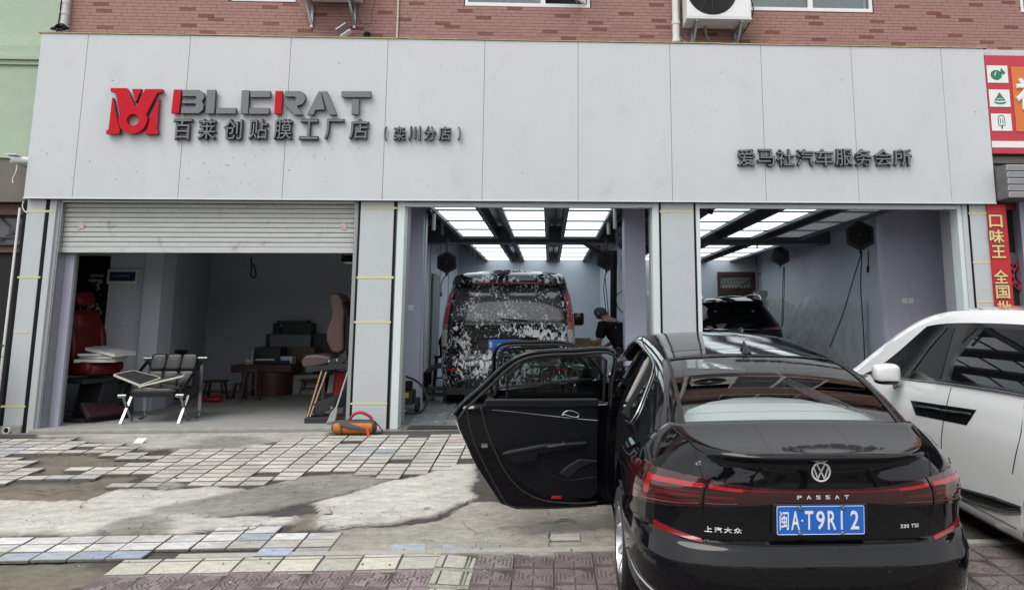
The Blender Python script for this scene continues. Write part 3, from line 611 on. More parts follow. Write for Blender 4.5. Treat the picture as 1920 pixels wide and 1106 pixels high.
# ------------------------------------------------------------------ apron in front of the shops
cA = lambda x, y: (x / 4.8, 800 + y / 4.8)
cB = lambda x, y: (380 + x / 4.8, 800 + y / 4.8)
c3 = lambda x, y: (x / 3, 780 + y / 3)
c4 = lambda x, y: (500 + x / 3, 780 + y / 3)
def gp(pts, cv=None):
    o = []
    for p in pts:
        q = G(*(cv(*p) if cv else p)); o.append((q.x, q.y))
    return o
def inp(poly, x, y):
    c = False; j = len(poly) - 1
    for i in range(len(poly)):
        (xi, yi), (xj, yj) = poly[i], poly[j]
        if (yi > y) != (yj > y) and x < (xj - xi) * (y - yi) / (yj - yi) + xi: c = not c
        j = i
    return c
def bb(p): return (min(a for a, _ in p), max(a for a, _ in p), min(b for _, b in p), max(b for _, b in p))
SOIL, DARKC, LITE, BROWN, GREY = range(5)
zones = [
    (SOIL, gp([(200, 250), (330, 262), (560, 240), (680, 240), (960, 265), (1190, 285), (1050, 350), (980, 368), (800, 372), (640, 378), (560, 402), (640, 440), (440, 440), (280, 432), (400, 392), (240, 380), (370, 322), (270, 300)], cA)),
    (SOIL, gp([(0, 545), (140, 490), (560, 484), (770, 482), (900, 440), (1070, 432), (1240, 427), (1120, 500), (1060, 530), (880, 612), (760, 660), (620, 668), (0, 652), (-500, 650), (-500, 560)], cA)),
    (SOIL, gp([(900, 765), (1030, 765), (1055, 800), (1000, 850), (1040, 922), (720, 925), (800, 850)], cB)),
    (SOIL, gp([(-300, 800), (340, 808), (520, 838), (770, 900), (700, 925), (300, 960), (180, 985), (-600, 1100)], c3)),
    (SOIL, gp([(1325, 340), (1530, 200), (1570, 205), (1440, 275), (1300, 290)], cA)),
    (DARKC, gp([(-250, 205), (0, 150), (0, 90), (400, 85), (660, 130), (560, 160), (380, 160), (300, 205), (0, 210)], cB)),
    (DARKC, gp([(-540, 760), (-320, 700), (0, 640), (280, 590), (500, 545), (760, 475), (1000, 432), (1400, 415), (1700, 480), (1350, 582), (1000, 680), (600, 742), (300, 785), (0, 802), (-300, 790)], cB)),
    (DARKC, gp([(870, 545), (620, 600), (520, 640), (640, 672), (900, 668), (1010, 620)], c3)),
    (DARKC, gp([(1380, 540), (1440, 480), (1560, 480), (1740, 500), (1700, 530), (1500, 552)], cA)),
    (DARKC, gp([(1490, 20), (0, 20), (0, 50), (1490, 50)], cB)),
    (BROWN, gp([(340, 720), (390, 640), (520, 622), (700, 612), (950, 590), (1160, 475), (1300, 480), (2200, 500), (2400, 760), (340, 775)], c4)),
    (GREY, gp([(340, 700), (1240, 715), (1900, 705), (2400, 700), (2400, 770), (300, 778)], c4)),
    (LITE, gp([(1000, 690), (1380, 582), (1700, 485), (1920, 440), (2300, 330), (2500, 330), (2430, 640), (2100, 800), (1130, 930), (1000, 850), (1050, 790)], cB)),
    (LITE, gp([(0, 652), (620, 668), (880, 625), (1050, 560), (1300, 556), (1800, 545), (1920, 545), (2600, 560), (2500, 620), (2000, 640), (1700, 690), (1400, 770), (1900, 805), (2700, 790), (2850, 780), (2600, 860), (2300, 900), (1900, 930), (1500, 955), (0, 975), (-700, 975), (-700, 655)], cA)),
    (GREY, gp([(740, 140), (1130, 150), (1200, 200), (1570, 200), (1920, 210), (2124, 205), (2300, 175), (2580, 120), (2800, 90), (2964, 78), (2964, 20), (300, 40), (330, 90), (700, 95)], cA)),
]
zones = [(k, p, bb(p)) for k, p in zones]
def zone(x, y):
    for k, p, b in zones:
        if b[0] <= x <= b[1] and b[2] <= y <= b[3] and inp(p, x, y): return k
    return None
ZC = {SOIL: (.17, .15, .12), DARKC: (.25, .24, .212), LITE: (.49, .475, .43), BROWN: (.34, .32, .275), GREY: (.40, .385, .35), None: (.075, .07, .062)}
ZH = {SOIL: -.022, DARKC: .002, LITE: .003, BROWN: .002, GREY: .003, None: -.012}
gx0, gx1, gy0, gy1, st = -10.0, 6.4, 3.2, 9.62, .035
nx, ny = int((gx1 - gx0) / st), int((gy1 - gy0) / st)
tcol = {}
vs, cols = [], []
for j in range(ny + 1):
    y = gy0 + (gy1 - gy0) * j / ny
    for i in range(nx + 1):
        x = gx0 + (gx1 - gx0) * i / nx
        a = noise.noise((x * 3.1, y * 3.1, 0)); b = noise.noise((x * 3.1, y * 3.1, 7)); a2 = noise.noise((x * 14, y * 14, 3)) * .4; b2 = noise.noise((x * 14, y * 14, 9)) * .4
        k = zone(x + .07 * (a + a2), y + .07 * (b + b2))
        if y < 5.62 and k is None: k = None
        edge = i in (0, nx) or j in (0, ny)
        h = 0 if edge else ZH[k] + .004 * noise.noise((x * 6, y * 6, 2)) + (.006 * noise.noise((x * 17, y * 17, 5)) if k == SOIL else .0015 * noise.noise((x * 25, y * 25, 5)))
        vs.append((x, y, gz(y) + h)); ks = [k] + [zone(x + .07 * (a + a2) + p_ * .035, y + .07 * (b + b2) + q_ * .035) for p_, q_ in ((1, .4), (-1, -.4), (.4, -1), (-.4, 1), (2, 1.5), (-2, -1.5))]; c = [sum(ZC[q][w] for q in ks) / 7 for w in range(3)] if k is not None else ZC[k]; f = 1 + .22 * noise.noise((x * 1.1, y * 2.3, 11)) + .20 * noise.noise((x * 4, y * 9, 31)) + .10 * noise.noise((x * 13, y * 24, 3))
        cols.append((c[0] * f, c[1] * f, c[2] * f, 1 if k in (LITE, BROWN, GREY, DARKC) else 0))
fs = [(j * (nx + 1) + i, j * (nx + 1) + i + 1, (j + 1) * (nx + 1) + i + 1, (j + 1) * (nx + 1) + i) for j in range(ny) for i in range(nx)]
me = bpy.data.meshes.new('ground'); me.from_pydata(vs, [], fs)
at = me.color_attributes.new('zonecol', 'FLOAT_COLOR', 'POINT'); at.data.foreach_set('color', [c for q in cols for c in q])
me.polygons.foreach_set('use_smooth', [True] * len(me.polygons))
m_ground = bpy.data.materials.new('groundmat'); m_ground.use_nodes = True; nt = m_ground.node_tree; lk = nt.links.new; B_ = nt.nodes['Principled BSDF']
def N(nt, t, **k):
    n = nt.nodes.new(t)
    for a, b in k.items():
        if a.startswith('i_'): n.inputs[a[2:]].default_value = b
        else: setattr(n, a, b)
    return n
def ground_nodes(m, colsrc=None, crack=True):
    nt = m.node_tree; lk = nt.links.new; B_ = nt.nodes['Principled BSDF']; tc = N(nt, 'ShaderNodeTexCoord')
    n1 = N(nt, 'ShaderNodeTexNoise', i_Scale=9, i_Detail=9, i_Roughness=.75); n2 = N(nt, 'ShaderNodeTexNoise', i_Scale=95, i_Detail=4, i_Roughness=.7)
    mp = N(nt, 'ShaderNodeMapping'); mp.inputs['Scale'].default_value = (1, 1.5, 1); lk(tc.outputs['Object'], mp.inputs[0])
    lk(mp.outputs[0], n1.inputs['Vector']); lk(tc.outputs['Object'], n2.inputs['Vector'])
    r1 = N(nt, 'ShaderNodeMapRange'); r1.inputs[1].default_value = .32; r1.inputs[2].default_value = .68; r1.inputs[3].default_value = .74; r1.inputs[4].default_value = 1.24; lk(n1.outputs['Fac'], r1.inputs[0])
    r2 = N(nt, 'ShaderNodeMapRange'); r2.inputs[1].default_value = .3; r2.inputs[2].default_value = .7; r2.inputs[3].default_value = .72; r2.inputs[4].default_value = 1.25; lk(n2.outputs['Fac'], r2.inputs[0])
    mu = N(nt, 'ShaderNodeMath', operation='MULTIPLY'); lk(r1.outputs[0], mu.inputs[0]); lk(r2.outputs[0], mu.inputs[1])
    hgt = mu.outputs[0]; fac = mu.outputs[0]
    if crack:
        dn = N(nt, 'ShaderNodeTexNoise', i_Scale=4, i_Detail=6); lk(tc.outputs['Object'], dn.inputs['Vector'])
        va = N(nt, 'ShaderNodeVectorMath', operation='MULTIPLY_ADD'); va.inputs[1].default_value = (.5, .5, .5); lk(dn.outputs['Color'], va.inputs[0]); lk(tc.outputs['Object'], va.inputs[2])
        vo = N(nt, 'ShaderNodeTexVoronoi', feature='DISTANCE_TO_EDGE', i_Scale=1.6); lk(va.outputs[0], vo.inputs['Vector'])
        cr = N(nt, 'ShaderNodeMapRange'); cr.inputs[1].default_value = .0; cr.inputs[2].default_value = .009; cr.inputs[3].default_value = .5; cr.inputs[4].default_value = 1; lk(vo.outputs['Distance'], cr.inputs[0])
        # cracks fade in and out
        mn = N(nt, 'ShaderNodeTexNoise', i_Scale=1.7, i_Detail=3); lk(tc.outputs['Object'], mn.inputs['Vector']); mr = N(nt, 'ShaderNodeMapRange'); mr.inputs[1].default_value = .46; mr.inputs[2].default_value = .56; lk(mn.outputs['Fac'], mr.inputs[0])
        mx = N(nt, 'ShaderNodeMix'); lk(mr.outputs[0], mx.inputs[0]); mx.inputs[2].default_value = 1; lk(cr.outputs[0], mx.inputs[3])
        m2 = N(nt, 'ShaderNodeMath', operation='MULTIPLY'); lk(fac, m2.inputs[0]); lk(mx.outputs[0], m2.inputs[1]); fac = m2.outputs[0]
    sc = N(nt, 'ShaderNodeVectorMath', operation='SCALE')
    if colsrc is None:
        at = N(nt, 'ShaderNodeVertexColor'); at.layer_name = 'zonecol'; lk(at.outputs['Color'], sc.inputs[0])
    else: lk(colsrc(nt), sc.inputs[0])
    lk(fac, sc.inputs['Scale']); lk(sc.outputs[0], B_.inputs['Base Color']); B_.inputs['Roughness'].default_value = .88; B_.inputs['Specular IOR Level'].default_value = .3
    bp = N(nt, 'ShaderNodeBump'); bp.inputs['Strength'].default_value = .55; bp.inputs['Distance'].default_value = .008; lk(fac, bp.inputs['Height']); lk(bp.outputs[0], B_.inputs['Normal'])
ground_nodes(m_ground)
me.materials.append(m_ground)
ground = bpy.data.objects.new('ground', me); COL.objects.link(ground); ground['kind'] = 'structure'; MW['ground'] = Matrix()
m_street = bpy.data.materials.new('streetmat'); m_street.use_nodes = True
def cst(c):
    def f(nt):
        r = nt.nodes.new('ShaderNodeRGB'); r.outputs[0].default_value = (*c, 1); return r.outputs[0]
    return f
ground_nodes(m_street, cst((.19, .185, .17)))
mb = MB()
def sheet(x0, x1, y0, y1): mb.add([(x0, y0, gz(y0)), (x1, y0, gz(y0)), (x1, y1, gz(y1)), (x0, y1, gz(y1))], [(0, 1, 2, 3)])
sheet(-40, gx0, gy0, gy1); sheet(gx1, 40, gy0, gy1); sheet(-40, 40, -1.5, gy0); sheet(-220, 220, -220, -1.5)
mb.add([(-40, gy1, 0), (40, gy1, 0), (40, 9.98, 0), (-40, 9.98, 0)], [(0, 1, 2, 3)])
tag(mb.build('street', m_street), kind='structure')

# tiles --------------------------------------------------------------
def tilemat(name, var=0):
    m = bpy.data.materials.new(name); m.use_nodes = True
    def src(nt):
        oi = nt.nodes.new('ShaderNodeObjectInfo'); r = nt.nodes.new('ShaderNodeMapRange'); r.inputs[3].default_value = .84; r.inputs[4].default_value = 1.1; nt.links.new(oi.outputs['Random'], r.inputs[0])
        v = nt.nodes.new('ShaderNodeVectorMath'); v.operation = 'SCALE'; g_ = nt.nodes.new('ShaderNodeNewGeometry'); n = nt.nodes.new('ShaderNodeTexNoise'); n.inputs['Scale'].default_value = 2.3; n.inputs['Detail'].default_value = 8; n.inputs['Roughness'].default_value = .7; nt.links.new(g_.outputs['Position'], n.inputs['Vector'])
        rr = nt.nodes.new('ShaderNodeMapRange'); rr.inputs[1].default_value = .42; rr.inputs[2].default_value = .62; rr.inputs[4].default_value = .85; nt.links.new(n.outputs['Fac'], rr.inputs[0]); mx = nt.nodes.new('ShaderNodeMix'); mx.data_type = 'RGBA'; nt.links.new(rr.outputs[0], mx.inputs[0]); nt.links.new(oi.outputs['Color'], mx.inputs[6]); mx.inputs[7].default_value = (.36, .345, .31, 1)
        nt.links.new(mx.outputs[2], v.inputs[0]); nt.links.new(r.outputs[0], v.inputs['Scale']); return v.outputs[0]
    ground_nodes(m, src, crack=False); return m
m_tile = tilemat('tilemat')
m_joint = M('jointdirt', (.14, .13, .11), .95, var=.3, scale=30)
def tile_mesh(w, d, t=.018, j=.010, seed=0, by=.010):
    r_ = random.Random(seed); mb = MB(); x, y = w / 2 - j / 2, d / 2 - j / 2
    jit = lambda: r_.uniform(-.003, .003); b = .004; bx = .005
    bot = [(-x + jit(), -y + jit()), (x + jit(), -y + jit()), (x + jit(), y + jit()), (-x + jit(), y + jit())]
    mb.add([(a, c, -t) for a, c in bot] + [(a, c, -b) for a, c in bot] + [(a * (1 - bx / x), c * (1 - by / y), 0) for a, c in bot],
           [(0, 1, 5, 4), (1, 2, 6, 5), (2, 3, 7, 6), (3, 0, 4, 7), (4, 5, 9, 8), (5, 6, 10, 9), (6, 7, 11, 10), (7, 4, 8, 11), (8, 9, 10, 11)])
    mb.m = [1] * 8 + [0]; o = mb.build('tile', [m_tile, m_joint]); q = o.data; bpy.data.objects.remove(o); return q
TW, TD = .24, .143
t_small = [tile_mesh(TW, TD, seed=k) for k in range(5)]; t_strip = [tile_mesh(.25, .152, seed=k, by=.005, j=.007) for k in range(4)]
slope = math.atan(SL)
def place(name, me, x, y, col, h=.006, tilt=.006, rz=0):
    o = bpy.data.objects.new(name, me); COL.objects.link(o); o.parent = ground; o.location = (x, y, gz(y) + h + rnd.uniform(-.002, .002))
    o.rotation_euler = (slope + rnd.uniform(-tilt, tilt), rnd.uniform(-tilt, tilt), rz + rnd.uniform(-.006, .006)); o.color = (*col, 1); return o
treg = gp([(-120, 818), (60, 819), (160, 815), (620, 813), (1140, 811), (1110, 848), (862, 862), (800, 898), (740, 902), (600, 912), (500, 925), (420, 915), (300, 918), (170, 934), (-60, 905)])
X0 = G(401, 908).x; Y0 = G(400, 847).y
WHT = (.56, .54, .485); BLU = (.40, .44, .49); PNK = (.5, .42, .38)
blue_spots = [G(x, y) for x, y in ((150, 895), (140, 893), (680, 843), (700, 847), (730, 852), (765, 860), (20, 842), (45, 838), (10, 846))]
tiles = []
for i in range(-14, 16):
    for j in range(-9, 5):
        x = X0 + (i + .5) * TW + .02 * math.sin(j * 1.7) * 0; y = Y0 + (j + .5) * TD
        if not inp(treg, x, y) or y > 9.5: continue
        zs = [zone(x + dx, y + dy) for dx, dy in ((0, 0), (.07, .03), (-.07, -.03), (.07, -.03), (-.07, .03))]
        nb = sum(z is not None for z in zs)
        if SOIL in zs[:1] or nb >= 4 or (nb >= 2 and rnd.random() < .5): continue
        if zs[0] == DARKC and rnd.random() < .6: continue
        if rnd.random() < .03: continue
        col = WHT
        if any((b.x - x) ** 2 + (b.y - y) ** 2 < .017 for b in blue_spots): col = BLU
        elif rnd.random() < .04: col = PNK
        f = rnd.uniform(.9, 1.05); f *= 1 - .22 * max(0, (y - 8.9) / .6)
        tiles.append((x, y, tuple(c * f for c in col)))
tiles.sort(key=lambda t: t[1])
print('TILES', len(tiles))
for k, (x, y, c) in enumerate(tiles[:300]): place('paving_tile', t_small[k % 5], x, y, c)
# lower strip
xa = G(0, 1040).x - .5; xb = G(620, 1030).x; rows = [(6.11, 5.96), (5.96, 5.805), (5.805, 5.65)]
xs = xb; 
for r_, (ya, yb_) in enumerate([(6.26, 6.11)] + rows):
    x = xb - .125
    while x > xa:
        px = cam_px = None
        yy = (ya + yb_) / 2; pp = (x, yy)
        left = x < G(300, 1038).x; rgt = x > G(485, 1032).x
        ok = True; col = (.62, .62, .60)
        if r_ == 0: ok = G(425, 990).x < x < G(545, 985).x
        if r_ == 1: col = (.36, .43, .55) if G(465, 1006).x < x < G(525, 1006).x else col
        if r_ == 3:
            col = (.34, .40, .51); ok = left or rgt
        if r_ == 2 and x > G(400, 1024).x: col = (.48, .46, .41)
        if ok: place('strip_tile', t_strip[int(x * 10) % 4], x, yy, col, h=.010, tilt=.004)
        x -= .25
for px in (765, 815, 860, 905): 
    q = G(px, 1027); place('strip_tile', t_strip[1], q.x, q.y, (.36, .40, .47), h=.0045, tilt=.002)
for (px, py, c) in ((1058, 1009, (.5, .48, .44)), (1066, 900, (.55, .53, .5))):
    q = G(px, py); place('strip_tile', t_strip[0], q.x, q.y, c, h=.009, tilt=.004)
# relief tiles (purple) and their yellow border
def relief_mat(name, kind):
    m = bpy.data.materials.new(name); m.use_nodes = True; nt = m.node_tree
    def src(nt):
        oi = nt.nodes.new('ShaderNodeObjectInfo'); r = nt.nodes.new('ShaderNodeMapRange'); r.inputs[3].default_value = .82; r.inputs[4].default_value = 1.12; nt.links.new(oi.outputs['Random'], r.inputs[0])
        v = nt.nodes.new('ShaderNodeVectorMath'); v.operation = 'SCALE'; nt.links.new(oi.outputs['Color'], v.inputs[0]); nt.links.new(r.outputs[0], v.inputs['Scale']); return v.outputs[0]
    ground_nodes(m, src, crack=False); return m
m_rel = relief_mat('reliefmat', 0); m_reld = M('groovedirt', (.11, .10, .095), .95, var=.3, scale=30)
RT = .272
def relief_mesh(kind):
    """tile whose raised pattern is real: a dark recessed bed with proud pads cut by grooves"""
    n = 26; mb = MB(); w = RT / 2 - .003
    def groove(u, v):
        x, y = u - .5, v - .5; g = 9
        if kind == 'border':
            for t in (-.36, -.27, .30): g = min(g, abs(y - t))
        else:
            e = math.hypot(x, y * 1.0)
            for r_ in (.13,): g = min(g, abs(e - r_))
            sx, sy = (x, y)
            q = math.hypot(max(abs(sx) - .02, 0), max(abs(sy) - .0, 0))
            for r_ in (.24, .34, .44):
                if sx * sy > 0: g = min(g, abs(q - r_))
                else:
                    if abs(sx) > abs(sy): g = min(g, abs(abs(sx) - r_) if abs(sy) > .03 else 9)
                    else: g = min(g, abs(abs(sy) - r_))
            if abs(x) > .13: g = min(g, abs(y))
            if abs(y) > .13: g = min(g, abs(x))
        return g
    n = 40
    def fn(u, v):
        g = groove(u, v); h = 0 if g > .022 else -.006
        ed = min(u, v, 1 - u, 1 - v)
        if ed < .012: h = -.004
        return ((u - .5) * 2 * w, (v - .5) * 2 * w, h)
    mb.grid(fn, n, n, mf=lambda u, v: 1 if groove(u, v) < .020 or min(u, v, 1 - u, 1 - v) < .02 else 0)
    mb.add([(-w, -w, -.004), (w, -w, -.004), (w, w, -.004), (-w, w, -.004), (-w, -w, -.03), (w, -w, -.03), (w, w, -.03), (-w, w, -.03)], [(4, 5, 1, 0), (5, 6, 2, 1), (6, 7, 3, 2), (7, 4, 0, 3)])
    o = mb.build('tile', [m_rel, m_reld]); q = o.data; bpy.data.objects.remove(o); return q
rel = relief_mesh('ring'); brd = relief_mesh('border')
PUR = (.20, .165, .165); YEL = (.50, .49, .42); GRY = (.21, .195, .18)
yR = G(900, 1038).y; xR = G(893, 1040).x; nrel = 0
for i in range(0, 24):
    for j in range(0, 9):
        x = xR + (i + .5) * RT; y = yR - (j + .5) * RT
        if 0.75 < x < 2.0 and y < 4.6 and y > 3.9 and False: continue
        if nrel < 300: place('relief_tile', rel, x, y, PUR if (i + j) % 7 else GRY, h=.004, tilt=.004, rz=(math.pi / 2) * ((i + j) % 2)); nrel += 1
xl_ = G(822, 1060).x
for j in range(5):
    y = yR - (j + .5) * RT; place('border_tile', brd, (xR + xl_) / 2 - .005, y, YEL, h=.006, rz=math.pi / 2)
yb1 = yR - .0; 
for i in range(0, 12):
    x = xl_ - (i + .5) * RT + .0
    if x < G(200, 1060).x: break
    place('border_tile', brd, x, yR - RT * .5 + .01, YEL, h=.006)
    for j in range(1, 4):
        yy = yR - (j + .5) * RT + .01
        if not inp(zones[3][1], x, yy): place('relief_tile', rel, x, yy, (.25, .20, .20), h=.005, rz=(math.pi / 2) * (i % 2))
# concrete kerb line between apron and relief paving
mb = MB(); ya = yR + .012
mb.add([(G(340, 1038).x, ya, gz(ya) - .02), (4.5, ya, gz(ya) - .02), (4.5, ya + .07, gz(ya + .07) - .02), (G(340, 1038).x, ya + .07, gz(ya + .07) - .02)] + [(G(340, 1038).x, ya, gz(ya) + .010), (4.5, ya, gz(ya) + .010), (4.5, ya + .07, gz(ya + .07) + .010), (G(340, 1038).x, ya + .07, gz(ya + .07) + .010)],
       [(4, 5, 6, 7), (0, 1, 5, 4), (2, 3, 7, 6), (1, 2, 6, 5), (3, 0, 4, 7)])
mb.build('edging_strip', M('edging', (.36, .35, .32), .9, var=.15, scale=20, bump=.4), ground, bevel=.004)
# cracks: thin open seams in the cement
m_crack = M('crack', (.035, .032, .028), .95)
def crack(pts, w, cv=c4):
    q = [G(*cv(*p)) for p in pts]; q = crv(q, 7); mb = MB(); o = []
    for i, p in enumerate(q):
        t = (q[min(i + 1, len(q) - 1)] - q[max(0, i - 1)]); n_ = Vector((-t.y, t.x, 0)).normalized(); ww = w * (.3 + abs(noise.noise((p.x * 9, p.y * 9, 0))) * 1.8) * min(1, i / 3 + .1, (len(q) - 1 - i) / 3 + .1)
        p = p + n_ * noise.noise((p.x * 12, p.y * 12, 4)) * .035
        o += [(p.x + n_.x * ww, p.y + n_.y * ww, gz(p.y) + .0165), (p.x - n_.x * ww, p.y - n_.y * ww, gz(p.y) + .0165)]
    mb.add(o, [(2 * i, 2 * i + 1, 2 * i + 3, 2 * i + 2) for i in range(len(q) - 1)]); mb.build('crack', m_crack, ground)
crack([(390, 640), (480, 625), (560, 616), (700, 614)], .007); crack([(790, 606), (860, 594), (950, 590), (1010, 555), (1080, 520), (1160, 475)], .009)
crack([(1500, 620), (1560, 605), (1610, 597), (1700, 592), (1750, 600)], .010); crack([(1300, 640), (1400, 632), (1500, 620)], .006)
crack([(0, 605), (-120, 650), (-440, 655)], .008); crack([(-1000, 655), (-900, 660), (-1120, 665)], .006)
crack([(1560, 700), (1600, 680), (1700, 672), (1760, 675)], .006, cA); crack([(0, 600), (200, 580), (420, 600), (550, 565), (770, 560)], .007, cA)
crack([(740, 670), (765, 690), (745, 720), (765, 745)], .004, cA); crack([(880, 530), (890, 527), (920, 520)], .01)
crack([(1100, 590), (1130, 640), (1180, 660), (1150, 690)], .004); crack([(1590, 650), (1592, 700), (1596, 750)], .006)
# small litter
lit = MB()
for k in range(150):
    px, py = rnd.uniform(0, 1120), rnd.uniform(825, 1100); q = G(px, py); s_ = rnd.uniform(.002, .006) * (1 if rnd.random() < .93 else 1.8); a = rnd.uniform(0, 3)
    lit.obox((q.x, q.y, q.z + .012 + s_ * .4), (math.cos(a), math.sin(a), rnd.uniform(-.3, .3)), (-math.sin(a), math.cos(a), .1), (0, 0, 1), s_, s_ * .7, s_ * .5, 0 if rnd.random() < .75 else 1)
tag(lit.build('gravel', [M('grit', (.12, .11, .10), .9), M('grit2', (.6, .6, .58), .8)]), kind='stuff')
q = G(262, 831); tag(MB().obox(q + Vector((0, 0, .03)), (1, .1, 0), (0, 1, .5), (0, -.5, 1), .05, .05, .003).build('paper_scrap', m_white), 'small white scrap lying on the tiles near the threshold', 'scrap')
q = G(613, 965); mb = MB(); mb.add([q + Vector(v) for v in ((-.04, 0, .012), (.04, -.01, .014), (.03, .05, .014), (-.02, .04, .03), (.0, .02, .055))], [(0, 1, 4), (1, 2, 4), (2, 3, 4), (3, 0, 4)])
tag(mb.build('crumpled_paper', M('crumple', (.35, .33, .28), .8, var=.3, scale=60), solid=.002), 'small crumpled dirty paper lying alone on the pale concrete', 'litter')

# ------------------------------------------------------------------ trees and houses across the street (they show in the car paint)
m_bark = M('bark', (.07, .055, .045), .9); m_leaf = M('leaf', (.035, .06, .02), .7, var=.3, scale=2)
def tree(x, y, h, seed, label):
    r_ = random.Random(seed); t = thing('tree', label, 'tree', (x, y, gz(y)), group='street trees across the road'); mb = MB(); lf = MB(); z0 = gz(y)
    mb.tube([(x, y, z0), (x + .1, y, z0 + h * .35), (x, y + .1, z0 + h * .6)], .1, 8, rs=[.14, .11, .08])
    def br(p, d, l, r, dep):
        q = p + d * l; mb.tube([p, (p + q) / 2 + Vector((r_.uniform(-.05, .05), 0, r_.uniform(-.05, .05))), q], r, 5, rs=[r, r * .8, r * .5])
        if dep == 0 or dep == 1:
            for k in range(7):
                c = p + (q - p) * r_.uniform(.2, 1.1) + Vector([r_.uniform(-.3, .3) for _ in range(3)]); a = Vector([r_.uniform(-1, 1) for _ in range(3)]).normalized() * .13; b = a.orthogonal().normalized() * .07
                lf.add([c - a, c + b, c + a, c - b], [(0, 1, 2, 3)])
        if dep > 0:
            for k in range(4):
                nd = (d + Vector([r_.uniform(-.9, .9), r_.uniform(-.9, .9), r_.uniform(-.3, .7)])).normalized(); br(p + (q - p) * r_.uniform(.5, 1), nd, l * .68, r * .55, dep - 1)
    for k in range(5): a = k * 1.256 + r_.random(); br(Vector((x, y + .05, z0 + h * r_.uniform(.45, .6))), Vector((math.cos(a) * .7, math.sin(a) * .7, .75)).normalized(), h * .24, .05, 3)
    mb.build('trunk', m_bark, t); lf.build('crown', m_leaf, t)
for k, (x, y, h) in enumerate(((-4.6, -9, 4.6), (-1.0, -8, 4.9), (1.9, -8.5, 5.1), (4.6, -8, 4.7), (8.0, -9, 5.2), (-8.0, -9, 5))):
    tree(x, y, h, k, ('second street tree from the left', 'third street tree from the left', 'fourth street tree from the left', 'fifth street tree from the left', 'street tree at the right end', 'street tree at the left end')[k] + ' across the road behind the camera')
hb_ = thing('house', 'pale low building across the street behind the camera', 'building', (0, -40, gz(-40)))
MB().box(-60, 60, -46, -40, gz(-40), 3.4).build('wall', M('farwall', (.3, .3, .29), .8, var=.1), hb_)
fw_ = MB()
for k in range(30): fw_.box(-58 + k * 4, -56 + k * 4, -39.98, -39.9, .8, 2.4)
tag(fw_.build('window', M('farwin', (.05, .06, .07), .2), hb_), kind='stuff')
# ------------------------------------------------------------------ cars
def paint(name, col, rough=.12, spec=.5, dirt=0):
    m = M(name, col, rough, coat=1.0, spec=spec); nt = m.node_tree; b = nt.nodes['Principled BSDF']; b.inputs['Coat Roughness'].default_value = .012
    tc = nt.nodes.new('ShaderNodeTexCoord'); n = nt.nodes.new('ShaderNodeTexNoise'); n.inputs['Scale'].default_value = 3.0; n.inputs['Detail'].default_value = 2
    bp = nt.nodes.new('ShaderNodeBump'); bp.inputs['Strength'].default_value = .06; bp.inputs['Distance'].default_value = .02
    nt.links.new(tc.outputs['Object'], n.inputs['Vector']); nt.links.new(n.outputs['Fac'], bp.inputs['Height']); nt.links.new(bp.outputs[0], b.inputs['Coat Normal'])
    return m
m_pblack = paint('blackpaint', (.003, .003, .0045), spec=.05); m_pblack.node_tree.nodes['Principled BSDF'].inputs['Coat Weight'].default_value = .8; m_pwhite = paint('whitepaint', (.85, .86, .86), .2)
m_pvan = paint('vanpaint', (.006, .006, .007), spec=.1)
m_gloss = M('glossblack', (.008, .008, .009), .08)
m_matt = M('mattblack', (.012, .012, .013), .55, bump=.1, bscale=300)
m_trim = M('doortrim', (.005, .0055, .008), .42, spec=.28, bump=.12, bscale=400)
m_trim2 = M('softtrim', (.012, .013, .016), .45, spec=.35, bump=.2, bscale=300)
m_lgrey = M('pillartrim', (.30, .29, .27), .7)
m_tyre = M('tyre', (.022, .022, .022), .8, bump=.3, bscale=90)
m_rim = M('alloy', (.62, .63, .64), .22, metal=.9)
m_seat = M('seatgrey', (.055, .052, .05), .6, bump=.2, bscale=200)
g_rear = newglass('rearglass', (.30, .34, .33), .10); g_side = newglass('sideglass', (.55, .62, .60), .06); m_tint = M('tintglass', (.005, .0055, .006), .02, spec=.25)
def lampmat(name, col, e=0):
    m = M(name, col, .12, coat=1.0, emis=e); nt = m.node_tree; b = nt.nodes['Principled BSDF']
    return m
m_bright = M('brightbadge', (.8, .8, .8), .3, metal=.35)
m_lampd = lampmat('lampdark', (.035, .002, .004)); m_lampr = lampmat('lampred', (.38, .008, .014)); m_lampm = lampmat('lampmid', (.12, .004, .007)); m_lampw = lampmat('lampclear', (.62, .60, .58))
def sp(c, e): return math.copysign(abs(c) ** e, c)
